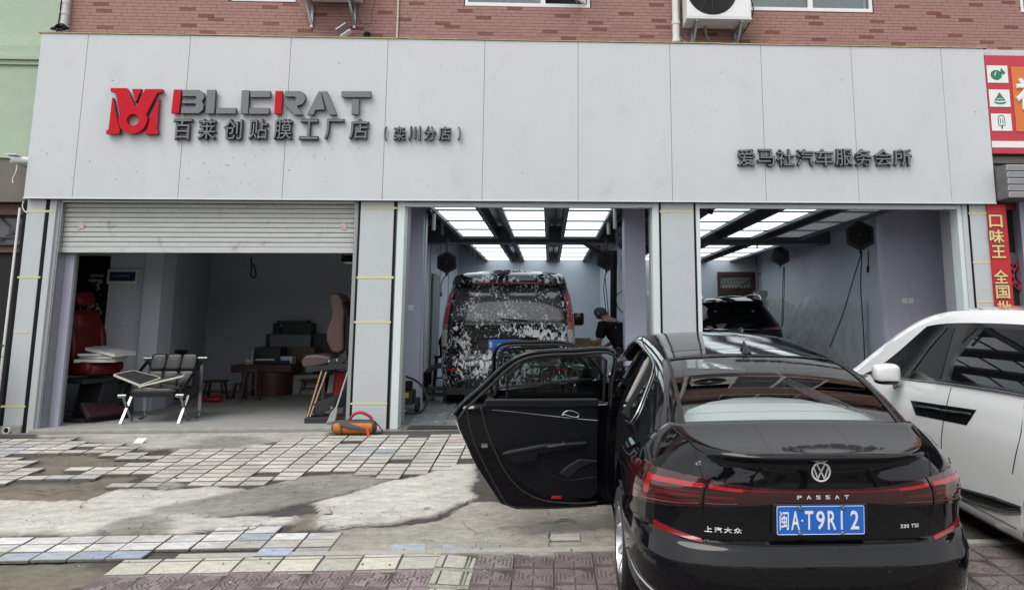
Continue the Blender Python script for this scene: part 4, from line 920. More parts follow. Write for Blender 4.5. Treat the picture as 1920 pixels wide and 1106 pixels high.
class Car:
    def __init__(s, root, W_, R_, F_, cr, cf, nr, nf, sill, wheels, wr, taper, zm=None):
        s.root, s.W, s.R, s.F, s.cr, s.cf, s.nr, s.nf, s.sill, s.wheels, s.wr, s.taper, s.zm = root, W_, R_, F_, cr, cf, nr, nf, sill, wheels, wr, taper, zm
    def pos(s, t, z0):
        z = z0; w = lerp(s.W, z); yB = lerp(s.R, z) + s.cr; yA = lerp(s.F, z) - s.cf
        yo = s.yo if hasattr(s, 'yo') else None
        if t <= 1: x, y = -w, yA + (yB - yA) * t
        elif t <= 2:
            a = (t - 1) * math.pi; e = 2 / lin(s.nr, z); x, y = -w * sp(math.cos(a), e), yB - s.cr * abs(math.sin(a)) ** e
        elif t <= 3: x, y = w, yB + (yA - yB) * (t - 2)
        else:
            a = (t - 3) * math.pi; e = 2 / s.nf; x, y = w * sp(math.cos(a), e), yA + s.cf * abs(math.sin(a)) ** e
        if yo and y < 1.5: y += yo(x, z0)
        x *= s.taper(y); zz = s.zm(x, y, z0) if s.zm else z0
        return Vector((x, y, zz))
    def zbot(s, y, x, z):
        b = s.sill
        for yc in s.wheels:
            d = abs(y - yc)
            if d < s.wr and abs(x) > .6: b = max(b, s.wr * 0 + s.wz + math.sqrt(s.wr ** 2 - d * d))
        return max(z, b)
    def cols(s, n=64, na=40):
        yB0, yA0 = lerp(s.R, .5) + s.cr, lerp(s.F, .5) - s.cf; side = [i / n for i in range(n)]
        for yc in s.wheels:
            for q in (-s.wr - .001, -s.wr + .001, -s.wr * .97, s.wr * .97, s.wr - .001, s.wr + .001):
                t = (yc + q - yA0) / (yB0 - yA0)
                if 0 < t < 1: side.append(t)
        side = sorted(side); o = side + [1 + i / na for i in range(na)] + [2 + (1 - t) for t in reversed(side) if t > 0] + [3 + i / na for i in range(na)]
        return [0.0] + [t for t in o if t > 0]
    def shell(s, levels, mat, name='body', hole=None, mf=None, mats=None, n=64, na=40, wz=.34):
        s.wz = wz; mb = MB(); cs = s.cols(n, na); nc = len(cs)
        for z in levels:
            for t in cs:
                p = s.pos(t, z); p.z = s.zbot(p.y, p.x, p.z) if p.z < .9 else p.z
                mb.v.append(p)
        for j in range(len(levels) - 1):
            for i in range(nc):
                a, b, c, d = j * nc + i, j * nc + (i + 1) % nc, (j + 1) * nc + (i + 1) % nc, (j + 1) * nc + i
                if (mb.v[a] - mb.v[d]).length < 1e-5 and (mb.v[b] - mb.v[c]).length < 1e-5: continue
                cc = (mb.v[a] + mb.v[b] + mb.v[c] + mb.v[d]) / 4
                if hole and hole(cc): continue
                mb.f.append((a, b, c, d)); mb.m.append(mf(cc) if mf else 0)
        s.cs = cs; s.nc = nc
        return mb
    def patch(s, t0, t1, z0, z1, off, mb, nu=40, nv=6, m=0, mf=None, pos=None):
        """strip lying on the body; z0 / z1 functions of the body point at that column"""
        pos = pos or s.pos
        def fn(u, v):
            t = t0 + (t1 - t0) * u; q = pos(t, .9); a, b = (z0(q.x) if callable(z0) else z0), (z1(q.x) if callable(z1) else z1); z = a + (b - a) * v
            p = pos(t, z); d = pos(t + 1e-3, z) - pos(t - 1e-3, z); nn = Vector((-d.y, d.x, 0)); nn = nn.normalized() if nn.length > 0 else Vector((0, -1, 0))
            if nn.dot(Vector((p.x, p.y - (s.R[0][1] + 2.2), 0))) < 0: nn = -nn
            return p + nn * off
        o = len(mb.v); mb.grid(fn, nu, nv, m, mf)
        # skirt so the patch has thickness
        def edge(idx):
            base = len(mb.v); 
            for i in idx: mb.v.append(mb.v[i].copy())
            return base
        return mb
def wheel(root, x, y, z, r, rw, side, spokes=10, name='wheel', rimr=.72, mat=None):
    mb = MB(); c = Vector((x, y, z)); a = Vector((side, 0, 0))
    mb.lathe([(r * rimr, -rw * .5), (r * .93, -rw * .5), (r, -rw * .38), (r, rw * .38), (r * .95, rw * .5), (r * rimr, rw * .47), (r * rimr, -rw * .5)], c, a, 40)
    t = mb.build('tyre', m_tyre, None, local=True, smooth=True); 
    w = bpy.data.objects.new(name, t.data); COL.objects.link(w); w.parent = root; MW[w.name] = Matrix(); bpy.data.objects.remove(t)
    rm = MB(); R_ = r * rimr
    rm.lathe([(R_, -rw * .4), (R_ * .93, -rw * .3), (R_ * .93, rw * .30), (R_, rw * .47), (R_ * .965, rw * .49), (R_ * .90, rw * .3)], c, a, 40)
    rm.lathe([(0, rw * .33), (R_ * .18, rw * .33), (R_ * .2, rw * .28), (R_ * .2, rw * .1)], c, a, 20)
    for k in range(spokes):
        an = 2 * math.pi * k / spokes; d = Vector((0, math.cos(an), math.sin(an))); tt = Vector((0, -math.sin(an), math.cos(an)))
        p0, p1 = c + d * R_ * .15 + a * rw * .24, c + d * R_ * .95 + a * rw * .40
        rm.bar(p0, p1, R_ * .10, rw * .14, up=tt)
    rm.build('rim', mat or m_rim, w, local=True, smooth=True)
    MB().lathe([(0, -rw * .1), (R_ * .8, -rw * .1), (R_ * .8, -rw * .14)], c, a, 24).build('brake_disc', M('disc', (.05, .05, .05), .5, metal=.6), w, local=True)
    return w
def superell(mb, c, ax, ay, az, hx, hy, hz, e1=.5, e2=.5, nu=20, nv=12, m=0):
    c = Vector(c); ax, ay, az = (Vector(a).normalized() for a in (ax, ay, az))
    def fn(u, v):
        w = (u * 2 - 1) * math.pi; n = (v - .5) * math.pi
        return c + ax * hx * sp(math.cos(n), e1) * sp(math.cos(w), e2) + ay * hy * sp(math.cos(n), e1) * sp(math.sin(w), e2) + az * hz * sp(math.sin(n), e1)
    return mb.grid(fn, nu, nv, m)

# ---- black saloon in the foreground
def posemat(x, y, z, yaw, pitch, roll=0):
    return Matrix.Translation((x, y, z)) @ Matrix.Rotation(yaw, 4, 'Z') @ Matrix.Rotation(pitch, 4, 'X') @ Matrix.Rotation(roll, 4, 'Y')
CM = posemat(1.3491, 3.8473, -.4666, -.0091, .0829, .0035)
sal = thing('black_saloon_car', 'glossy black saloon car in the foreground with both left doors open', 'car', mat=CM)
CI = CM.inverted()
def lp(px, py, x=None, y=None, z=None):
    o = CI @ Vector((0, 0, CH)); d = (CI.to_3x3() @ ray(px, py)); t = ((x - o.x) / d.x) if x is not None else ((y - o.y) / d.y) if y is not None else ((z - o.z) / d.z)
    return o + d * t
Wt = [(.20, .80), (.28, .865), (.36, .905), (.45, .918), (.55, .922), (.62, .92), (.68, .912), (.80, .915), (.90, .908), (.97, .89), (1.02, .855), (1.06, .815), (1.09, .775), (1.115, .735), (1.135, .70)]
Rt = [(.20, .16), (.28, .08), (.36, .04), (.45, .015), (.55, .0), (.605, .0), (.618, .004), (.66, .028), (.692, .046), (.703, .072), (.72, .09), (.86, .078), (.90, .066), (1.0, .060), (1.06, .056), (1.135, .045)]
Ft = [(.2, 4.75), (.4, 4.9), (.6, 4.93), (.75, 4.9), (.9, 4.8), (1.0, 4.6), (1.135, 4.5)]
def zm(x, y, z):
    if z < .9: return z
    b = 1.0 - .035 * max(0, min(1, (y - .6) / 3.5)); f = min(1, (z - .9) / .235)
    if y > .95: return .9 + (z - .9) / .235 * (b + .02 - .9)
    k = max(0, min(1, (y - .55) / .4)); zt = z + (.012 * max(0, y) + .16 * max(0, y) ** 2) * f * (1 if z > 1.0 else 0)
    return zt * (1 - k) + (.9 + (z - .9) / .235 * (b + .02 - .9)) * k
rec_ = [(.9, 0), (.95, .002), (1.0, .012), (1.05, .024), (1.078, .028), (1.092, .020), (1.102, .0), (1.112, -.022), (1.122, -.034), (1.135, -.028)]
Car.yo = None
cr_ = Car(sal, Wt, Rt, Ft, .90, .9, [(.2, 3.5), (.7, 3.8), (.95, 3.8), (1.06, 3.5), (1.135, 3.3)], 2.4, .24, (1.12, 3.99), .375, lambda y: 1 - .035 * max(0, (y - 3.2) / 1.7) ** 2, zm)
cr_.yo = lambda x, z: lerp(rec_, z) * max(0, min(1, (.66 - abs(x)) / .30)) if z > .9 else 0
lev = [.20, .24, .28, .32, .36, .40, .45, .50, .55, .60, .61, .618, .625, .632, .65, .67, .69, .703, .712, .74, .80, .86, .90, .94, .97, 1.0, 1.02, 1.04, 1.06, 1.075, 1.09, 1.10, 1.107, 1.115, 1.12, 1.125, 1.13, 1.135]
YH, YF2 = 2.13, 3.30                         # hinge lines of the rear and front left doors
def hole(c):
    if c.x > -.6: return False
    if c.z < .30: return False
    if YH + .02 < c.y < YF2: return True
    if c.y <= YH - .04 and c.y > 1.16:        # rear door opening: slants over the wheel arch
        return c.y > 1.12 + (.375 + .07) * math.sqrt(max(0, 1 - ((c.z - .34) / .5) ** 2)) if c.z < .84 else c.y > 1.16
    return False
mb = cr_.shell(lev, m_pblack, hole=hole, n=90, na=64)
# deck and cowl: bridge the top ring straight across
nc = cr_.nc; top = (len(lev) - 1) * nc; ring = [top + i for i in range(nc)]
pairs = []
L_ = [i for i in ring if mb.v[i].x < 0]; Rr = [i for i in ring if mb.v[i].x >= 0]
def bridge(mb, tst, nseg=24, crown=.012, fw=None):
    ys = sorted({round(mb.v[i].y, 4) for i in L_ if tst(mb.v[i])}); 
    lt = sorted([(mb.v[i].y, mb.v[i].x, mb.v[i].z) for i in L_ if tst(mb.v[i])])
    o = len(mb.v)
    for (y, x, z) in lt:
        for k in range(nseg + 1):
            u = k / nseg * 2 - 1; mb.v.append(Vector((abs(x) * u, y, z + crown * (1 - u * u) * min(1, abs(x) / .3))))
    n = nseg + 1
    for j in range(len(lt) - 1):
        for k in range(nseg): a = o + j * n + k; mb.f.append((a, a + 1, a + n + 1, a + n)); mb.m.append(0)
bridge(mb, lambda v: v.y < 1.0); bridge(mb, lambda v: v.y > 3.75, crown=.03)
body = mb.build('body', m_pblack, sal, local=True, smooth=True, weld=True, ang=42)
# under floor, wheel wells, inner side faces
mb = MB().box(-.84, .84, .15, 4.8, .20, .24)
for y in (1.12, 3.99):
    for sx in (-1, 1):
        mb.lathe([(.385, 0), (.385, .28), (.0, .28)], (sx * .91, y, .34), (-sx, 0, 0), 28)
mb.box(-.86, .86, YH - .06, YH + .04, .24, .30).build('underbody', m_matt, sal, local=True, smooth=True)
# greenhouse
st_ = [(.30, 1.12, 1.11, .66, .71, 1.08), (.44, 1.166, 1.150, .655, .76, 1.06), (.52, 1.198, 1.180, .652, .785, 1.04), (.62, 1.240, 1.222, .648, .81, 1.028), (.8, 1.308, 1.288, .64, .832, 1.018), (1.0, 1.366, 1.344, .628, .845, 1.012), (1.2, 1.410, 1.384, .614, .85, 1.01), (1.42, 1.439, 1.408, .60, .852, 1.008), (1.6, 1.452, 1.418, .592, .853, 1.006), (1.9, 1.464, 1.426, .588, .855, 1.003), (2.2, 1.468, 1.432, .588, .856, 1.0), (2.6, 1.47, 1.434, .588, .856, .995), (2.9, 1.458, 1.42, .592, .855, .99), (3.15, 1.42, 1.38, .60, .853, .985), (3.5, 1.29, 1.25, .64, .845, .98), (3.8, 1.16, 1.13, .69, .84, .975), (4.0, 1.07, 1.05, .73, .83, .97)]
tb = [[(r_[0], r_[k]) for r_ in st_] for k in range(1, 6)]
def gh(y, s_):
    zc, zr, Wr, Wb, zb = (lerp(t, y) for t in tb); a = abs(s_); sg = 1 if s_ > 0 else -1
    if a <= 1: x = Wr * a; z = zc - (zc - zr) * a ** 2.4
    else:
        q = a - 1; x = Wr + (Wb - Wr) * (q ** .85) ; z = zr + (zb - zr) * q
    return Vector((sg * x, y, z))
def ghgrid(name, mat, y0, y1, s0, s1, nu, nv, off=0, par=None, keep=None):
    mb = MB()
    def fn(u, v):
        y = y0 + (y1 - y0) * v; s_ = s0 + (s1 - s0) * u; p = gh(y, s_)
        if off:
            d = (gh(y, s_ + .02) - gh(y, s_ - .02)).cross(gh(y + .02, s_) - gh(y - .02, s_)).normalized()
            if d.z < 0: d = -d
            p = p + d * off
        return p
    mb.grid(fn, nu, nv, keep=(lambda u, v: keep(y0 + (y1 - y0) * v, s0 + (s1 - s0) * u)) if keep else None); return mb
GY0, GY1 = .47, 1.46; SG = .955
def keep_body(y, s_):
    a = abs(s_)
    if a < SG and GY0 < y < GY1: return False
    if a < .93 and 3.02 < y < 3.92: return False
    if a > 1.12 and 1.30 < y < 3.42 and (1.94 if s_ > 0 else 2.1) > a and y > 1.30 + (a - 1.12) * -.0: 
        lim = lerp([(1.30, 1.93), (1.5, 1.2), (3.0, 1.14), (3.42, 1.9)], y) if y < 1.5 or y > 3.0 else 1.13
        return a < lim
    return True
ss = sorted({*[k / 12 for k in range(-12, 13)], -SG, SG, *[1 + k / 12 for k in range(0, 13)], *[-1 - k / 12 for k in range(0, 13)], 1.13, -1.13, .93, -.93, 1.94, -1.94})
ys_ = sorted({*[.32 + k * .04 for k in range(93)], GY0, GY1, 3.02, 3.92, 1.30, 3.42}); ys_ = [y for y in ys_ if y <= 4.0]
mb = MB(); 
for y in ys_:
    for s_ in ss: mb.v.append(gh(y, s_))
for j in range(len(ys_) - 1):
    for i in range(len(ss) - 1):
        if keep_body((ys_[j] + ys_[j + 1]) / 2, (ss[i] + ss[i + 1]) / 2): a = j * len(ss) + i; mb.f.append((a, a + 1, a + len(ss) + 1, a + len(ss))); mb.m.append(0)
cab = mb.build('roof', m_pblack, sal, local=True, smooth=True, ang=50)
g_rear2 = newglass('rearglass', (.80, .85, .84), .10)
rg = ghgrid('g', None, GY0 - .01, GY1 + .01, -SG, SG, 30, 16, off=-.004).build('rear_window', g_rear2, sal, local=True, smooth='all')
ghgrid('g', None, 3.0, 3.94, -.94, .94, 24, 12, off=-.004).build('windscreen', g_side, sal, local=True, smooth='all')
ghgrid('g', None, 1.29, 3.43, 1.12, 1.95, 8, 30, off=-.006).build('side_window', g_side, sal, local=True, smooth='all')
# black ceramic band round the rear glass and the seal at its foot
mb = MB()
for (a, b, c, d) in ((GY0 - .012, GY0 + .018, -SG, SG), (GY1 - .03, GY1 + .006, -SG, SG), (GY0, GY1, -SG - .004, -SG + .035), (GY0, GY1, SG - .035, SG + .004)):
    g = ghgrid('', None, a, b, c, d, 24 if d - c > .5 else 2, 24 if b - a > .5 else 2, off=.0015); o = len(mb.v); mb.v += g.v; mb.f += [tuple(i + o for i in f) for f in g.f]; mb.m += g.m
mb.build('glass_seal', m_matt, rg, local=True)
mb = MB()
for k in range(9): y = .62 + k * .085; mb.tube([gh(y, -.88 + i * .176) + Vector((0, 0, -.007)) for i in range(11)], .0012, 3, caps=False)
mb.build('heater_wire', M('wire', (.12, .07, .05), .6), rg, local=True)
# roof panel joints, dark glass roof, antenna
mb = ghgrid('', None, 1.70, 2.95, -.84, .84, 20, 20, off=.0015)
mb.build('glass_roof', m_gloss, sal, local=True, smooth='all')
a0 = gh(1.58, 0); mb = MB()
prof = [(-.10, 0, .032), (-.085, .022, .030), (-.05, .036, .024), (-.01, .062, .012), (.02, .075, .007), (.04, .055, .016), (.06, .02, .028), (.075, 0, .03)]
mb.v = []; q = []
for (yy, zz, w_) in prof: mb.v += [a0 + Vector((-w_, -yy * -1, -.004)), a0 + Vector((-w_ * .35, -yy * -1, zz)), a0 + Vector((w_ * .35, -yy * -1, zz)), a0 + Vector((w_, -yy * -1, -.004))]
for j in range(len(prof) - 1):
    for i in range(3): a = j * 4 + i; mb.f.append((a, a + 1, a + 5, a + 4)); mb.m.append(0)
mb.build('antenna', m_gloss, sal, local=True, smooth=True)
# --- tail details laid on the body surface
tf = lambda x: 1 + (1 - math.acos(max(-1, min(1, x))) / math.pi) if False else 0
def tx(x, z=.9):                                 # column parameter for a lateral position
    w = lerp(Wt, z); n_ = lin(cr_.nr, z); c = max(-1, min(1, -x / w)); return 1 + math.acos(sp(c, n_ / 2)) / math.pi
def tail(x, z, off=0):
    p = cr_.pos(tx(x, z), z); e = .004; a = cr_.pos(tx(x - e, z), z); b = cr_.pos(tx(x + e, z), z); nn = Vector(((b - a).y, -(b - a).x, 0)).normalized(); return p + nn * off
def tailgrid(mb, x0, x1, zl, zh, off, nu=40, nv=5, m=0, mf=None, thick=.02):
    g = lambda x: 1 - (1 - abs(x)) if True else x
    def X(u): t0, t1 = tx(x0, .9), tx(x1, .9); t = t0 + (t1 - t0) * u; return t
    def fn(u, v, o=off):
        t = X(u); q = cr_.pos(t, .9); a, b = zl(q.x), zh(q.x); z = a + (b - a) * v; p = cr_.pos(t, z); e = 2e-3; d = cr_.pos(t + e, z) - cr_.pos(t - e, z); nn = Vector((d.y, -d.x, 0)).normalized(); return p + nn * o
    mb.grid(fn, nu, nv, m, mf)
    for (va, fl) in ((0, False), (1, True)):          # rims
        o = len(mb.v)
        for i in range(nu + 1): mb.v += [fn(i / nu, va), fn(i / nu, va, off - thick)]
        for i in range(nu): mb.f.append((o + 2 * i, o + 2 * i + 2, o + 2 * i + 3, o + 2 * i + 1) if fl else (o + 2 * i, o + 2 * i + 1, o + 2 * i + 3, o + 2 * i + 2)); mb.m.append(m)
    for ua in (0, 1):
        o = len(mb.v)
        for j in range(nv + 1): mb.v += [fn(ua, j / nv), fn(ua, j / nv, off - thick)]
        for j in range(nv): mb.f.append((o + 2 * j, o + 2 * j + 2, o + 2 * j + 3, o + 2 * j + 1)); mb.m.append(m)
    return mb
lt_top = lambda x: lin([(0, .966), (.20, .966), (.34, .974), (.5, .992), (.60, 1.006), (.75, 1.014), (.86, 1.005), (.92, .99)], abs(x))
lt_bot = lambda x: lin([(0, .902), (.20, .902), (.36, .884), (.5, .874), (.62, .868), (.8, .838), (.92, .80)], abs(x))
def inner(f0, f1): return lambda x: lt_bot(x) + (lt_top(x) - lt_bot(x)) * f0, lambda x: lt_bot(x) + (lt_top(x) - lt_bot(x)) * f1
for sx in (-1, 1):
    a, b = (-.905, -.588) if sx < 0 else (.588, .905)
    tl_ = tailgrid(MB(), a, b, lt_bot, lt_top, .006, 40, 8).build('tail_light', m_lampd, sal, local=True, smooth='all')
    for nm, f0, f1, x0, x1, mt in (('light_blade', .70, .84, .60, .83, m_lampr), ('light_blade', .36, .46, .60, .80, m_lampm), ('light_blade', .52, .56, .60, .82, m_lampm), ('light_blade', .20, .25, .60, .88, m_lampm), ('reflector_line', .12, .145, .60, .86, M('pinkline', (.22, .10, .10), .2, coat=1))):
        lo, hi = inner(f0, f1); tailgrid(MB(), sx * x0 if sx > 0 else -x1, sx * x1 if sx > 0 else -x0, lo, hi, .0085, 30, 2, thick=.004).build(nm, mt, tl_, local=True, smooth='all')
    lo, hi = inner(.30, .84); tailgrid(MB(), *((.825, .845) if sx > 0 else (-.845, -.825)), lo, hi, .0088, 6, 3, thick=.004).build('light_blade', m_lampr, tl_, local=True, smooth='all')
lb = tailgrid(MB(), -.578, .578, lt_bot, lt_top, .006, 60, 6).build('light_bar', m_lampd, sal, local=True, smooth='all')
for sx in (-1, 1):
    for f0, f1, x0, x1, mt in ((.72, .84, .40, .572, m_lampr), (.36, .46, .44, .572, m_lampm), (.14, .165, .42, .572, M('pinkline', (.22, .10, .10), .2, coat=1)), (.76, .86, .0, .40, m_lampm)):
        lo, hi = inner(f0, f1); tailgrid(MB(), *((x0, x1) if sx > 0 else (-x1, -x0)), lo, hi, .0085, 20, 2, thick=.004).build('light_blade', mt, lb, local=True, smooth='all')
# shut lines of the boot lid and the bumper
def seamline(pts, w, off=.0012, name='shut_line'):
    q = [tail(x, z, off) for x, z in pts]; mb = MB(); mb.tube(q, w, 5); return mb.build(name, m_black, sal, local=True)
for sx in (-1, 1):
    seamline([(sx * .583, z) for z in (.87, .9, .94, .98, 1.01)] , .0035)
    seamline([(sx * .605, 1.10), (sx * .595, 1.06), (sx * .583, 1.01)], .003, 0); seamline([(sx * .583, .868), (sx * .575, .8), (sx * .565, .74), (sx * .55, .715)], .003, 0)
    dk = [Vector((sx * (.605 + .045 * k / 8), .135 + (.46 - .135) * k / 8, 0)) for k in range(9)]
    mb = MB(); mb.tube([Vector((p.x, p.y, 1.1365 + .012 * p.y + .16 * p.y ** 2 + .012 * (1 - (p.x / .70) ** 2) + .0005)) for p in dk], .003, 5); mb.build('shut_line', m_black, sal, local=True)
seamline([(x / 20 * .55, .697) for x in range(-20, 21)], .004, -.006)
# lip shadow gap under the boot spoiler
# fog reflectors, badges, plate
for sx in (-1, 1):
    tailgrid(MB(), *((.585, .80) if sx > 0 else (-.80, -.585)), lambda x: lin([(.58, .700), (.80, .722)], abs(x)), lambda x: lin([(.58, .711), (.80, .752)], abs(x)), .008, 16, 2, thick=.01).build('bumper_reflector', M('reflred', (.24, .006, .010), .2, coat=.6), sal, local=True, smooth='all')
    for x, z in ((.30, .60), (.70, .60)):
        p = tail(sx * x, z, .001); MB().lathe([(.0, .0015), (.008, .0015), (.0085, -.001), (.011, -.001), (.0125, .001), (.0125, -.004)], p, (p - tail(sx * x, z, -.01)), 18).build('parking_sensor', m_gloss, sal, local=True)
    # chrome trim low on the bumper corners
    pts = [tail(sx * x, z, .004) for x, z in ((.915, .50), (.90, .47), (.87, .44), (.8, .41), (.7, .385), (.55, .37), (.3, .36))]
    MB().tube(crv(pts, 6), .008, 6).build('chrome_trim', m_crm, sal, local=True, smooth='all')
pl = MB(); yp = .052; px0 = -.012
def rrect(x0, x1, z0, z1, r_, y, n=5):
    o = []
    for (cx, cz, a0) in ((x1 - r_, z1 - r_, 0), (x0 + r_, z1 - r_, 90), (x0 + r_, z0 + r_, 180), (x1 - r_, z0 + r_, 270)):
        for k in range(n + 1): a = R(a0 + 90 * k / n); o.append((cx + r_ * math.cos(a), y, cz + r_ * math.sin(a)))
    return o
zc_ = .82
pts = rrect(-.22 + px0, .22 + px0, zc_ - .07, zc_ + .07, .008, .058)
m_pblue = M('plateblue', (.01, .13, .55), .35, coat=.3, var=.04); m_pwht = M('platewhite', (.8, .8, .8), .35)
plate = MB().prism(pts, (0, -.004, 0)).build('number_plate', m_pblue, sal, local=True)
MB().box(-.24 + px0, .24 + px0, .062, .10, zc_ - .076, zc_ + .08).build('plate_recess', m_gloss, sal, local=True, bevel=.01)
mb = MB(); o_ = rrect(-.217 + px0, .217 + px0, zc_ - .067, zc_ + .067, .007, .0535); mb.tube(o_ + [o_[0]], .0014, 4, caps=False); mb.build('plate_border', m_pwht, plate, local=True)
def plchar(ch, x0, w, h=.09, off=0., zb=None, mat=m_pwht, y=.0538, name='character'):
    mb = MB(); glyph(mb, ch, (x0 + px0, y, (zc_ - h / 2) if zb is None else zb), EX, EZ, w, h, (0, -.0016, 0), 0, off); return mb.build(name, mat, plate, local=True)
plchar('闽', -.2045, .045, .09, .008); plchar('A', -.147, .042, .09, .012)
mb = MB(); mb.lathe([(0, .0016), (.005, .0016), (.005, 0)], (-.092 + px0, .0538, zc_), (0, -1, 0), 12); mb.build('dot', m_pwht, plate, local=True)
for ch, x in (('T', -.079), ('9', -.022), ('R', .035)): plchar(ch, x, .042, .09, .012)
MB().box(.1005 + px0, .109 + px0, .0522, .0538, zc_ - .045, zc_ + .045).build('character', m_pwht, plate, local=True)
plchar('2', .149, .042, .09, .012)
for x, z in ((-.105, .062), (.11, .064), (-.105, -.06), (.11, -.062)):
    MB().lathe([(0, .012), (.007, .011), (.010, .006), (.011, 0)], (x + px0, .0542, zc_ + z), (0, -1, 0), 14).build('bolt', m_crm, plate, local=True, smooth=True)
# round emblem
ec = tail(0, 1.047, 0); ey = ec.y - .004; ex = -.0
em = MB(); em.lathe([(.0405, 0), (.0405, .006), (.045, .008), (.049, .006), (.049, 0)], (ex, ey, 1.047), (0, -1, 0), 40)
def stroke(mb, a, b, w, y=ey - .004): mb.bar((a[0] + ex, y, a[1] + 1.047), (b[0] + ex, y, b[1] + 1.047), w, .003, up=(0, 1, 0))
for sx in (-1, 1):
    stroke(em, (sx * .0195, .036), (sx * .002, .004), .0062); stroke(em, (sx * .036, .022), (sx * .0165, -.034), .0062); stroke(em, (sx * .0165, -.034), (sx * .002, -.001), .0062)
em.build('emblem', m_bright, sal, local=True, smooth=True)
MB().lathe([(0, .002), (.041, .002)], (ex, ey, 1.047), (0, -1, 0), 30).build('emblem_base', m_gloss, sal, local=True)
w_ = .0235; x = -.127
for ch in 'PASSAT':
    wt = MB(); p = tail(x, .93, .0065); glyph(wt, ch, (x, p.y, .920), EX, EZ, w_, .0185, (0, -.003, 0), 0, .015); x += .0472; wt.build('letter', m_bright, sal, local=True)
x = -.575
for ch in '上汽大众':
    wt = MB(); p = tail(x, .76, .001); q = tail(x + .038, .76, .001); glyph(wt, ch, (x, p.y, .745), (q - p).normalized(), EZ, .038, .026, (0, -.003, 0), 0, .02); x += .0475; wt.build('letter', m_bright, sal, local=True)
x = .408
for ch, w_ in (('3', .013), ('3', .013), ('0', .013), (' ', .006), ('T', .015), ('S', .014), ('I', .005)):
    if ch != ' ':
        wt = MB(); p = tail(x, .77, .001); q = tail(x + w_, .77, .001); glyph(wt, ch, (x, p.y, .762), (q - p).normalized(), EZ, w_, .018, (0, -.003, 0), 0, .02); wt.build('letter', m_bright, sal, local=True)
    x += w_ + .0032
for y in (1.12, 3.99):
    for sx in (-1, 1): wheel(sal, sx * .815, y, .345, .325, .215, sx, 10)
# interior
for sx in (-1, 1):
    t = MB(); superell(t, (sx * .37, 2.62, .80), (1, 0, 0), (0, 1, .25), (0, -.25, 1), .25, .09, .36, .6, .6); superell(t, (sx * .37, 2.85, .48), (1, 0, 0), (0, 1, 0), (0, 0, 1), .25, .27, .11, .6, .6)
    t.build('front_seat', m_seat, sal, local=True, smooth='all'); t = MB(); superell(t, (sx * .37, 2.53, 1.20), (1, 0, 0), (0, 1, .2), (0, -.2, 1), .13, .05, .10, .6, .6); t.build('headrest', m_seat, sal, local=True, smooth='all')
t = MB(); superell(t, (0, 1.55, .50), (1, 0, 0), (0, 1, 0), (0, 0, 1), .66, .28, .13, .4, .4); superell(t, (0, 1.26, .74), (1, 0, 0), (0, 1, .35), (0, -.35, 1), .66, .09, .34, .4, .4)
t.build('rear_bench', m_seat, sal, local=True, smooth='all')
for x in (-.4, 0, .4): t = MB(); superell(t, (x, 1.32, 1.02), (1, 0, 0), (0, 1, .3), (0, -.3, 1), .12, .045, .08, .6, .6); t.build('headrest', m_seat, sal, local=True, smooth='all')
sq = [lp(px, py, z=1.115) for px, py in ((1268, 800), (1290, 772), (1330, 760), (1380, 753), (1440, 751), (1500, 753), (1560, 762), (1620, 776), (1680, 796))]; yb0 = .56
sq = [Vector((max(-.64, min(.64, p.x)), max(yb0 + .01, p.y), 1.112 + .03 * (1 - (p.x / .7) ** 2))) for p in sq]
mb = MB(); o = len(mb.v)
for p in sq: mb.v += [Vector((p.x, yb0, 1.108)), p]
for k in range(len(sq) - 1): mb.f.append((2 * k, 2 * k + 2, 2 * k + 3, 2 * k + 1)); mb.m.append(0)
mb.build('parcel_shelf', M('shelf', (.80, .83, .83), .6, var=.05, scale=3), sal, local=True, smooth='all')
MB().box(.10, .40, .60, .70, 1.128, 1.15).build('shelf_lamp', M('shelflamp', (.6, .63, .63), .4), sal, local=True, bevel=.01)
mb = MB().box(-.80, .80, 1.05, 3.6, .24, .30).box(-.78, .78, 3.45, 3.75, .30, 1.0).box(-.80, .80, .9, 1.06, .3, 1.0); mb.build('cabin_floor', m_matt, sal, local=True)
c = Vector((-.37, 3.26, .93)); MB().tube([c + Vector((.185 * math.cos(a), .07 * math.sin(a), .175 * math.sin(a))) for a in [2 * math.pi * k / 30 for k in range(31)]], .014, 8).bar(c - EX * .17, c + EX * .17, .03, .02).build('steering_wheel', m_matt, sal, local=True, smooth='all')
# aperture frames: B pillar, sill, roof rail, light inner trims, chrome window line
def ghp(y, s_, inw=0): p = gh(y, s_); return Vector((p.x * (1 - inw), p.y, p.z))
mb = MB(); bp = [(-.90, YH + .02, .30), (-.90, YH + .02, .6), (-.885, YH + .03, .9), (-.85, YH + .04, 1.03), gh(YH + .06, -1.5), gh(YH + .08, -1.15)]
for a, b in zip(bp, bp[1:]): mb.bar(a, b, .06, .12, up=(0, 1, 0))
mb.build('b_pillar', m_pblack, sal, local=True)
MB().bar((-.875, 1.55, .275), (-.875, 3.4, .275), .07, .07).build('sill', m_pblack, sal, local=True, bevel=.01)
MB().bar((-.905, 1.60, .31), (-.905, 3.3, .31), .012, .012).build('sill_trim', m_crm, sal, local=True)
for y0, y1 in ((2.02, 1.96), (1.36, 1.16)):
    q = [gh(y0 + (y1 - y0) * k / 8, -1.13 - .80 * k / 8) for k in range(9)]; q = [Vector((p.x * .93, p.y + .05, p.z - .01)) for p in q]; MB().tube(q, .024, 8).build('pillar_trim', m_lgrey, sal, local=True, smooth='all')
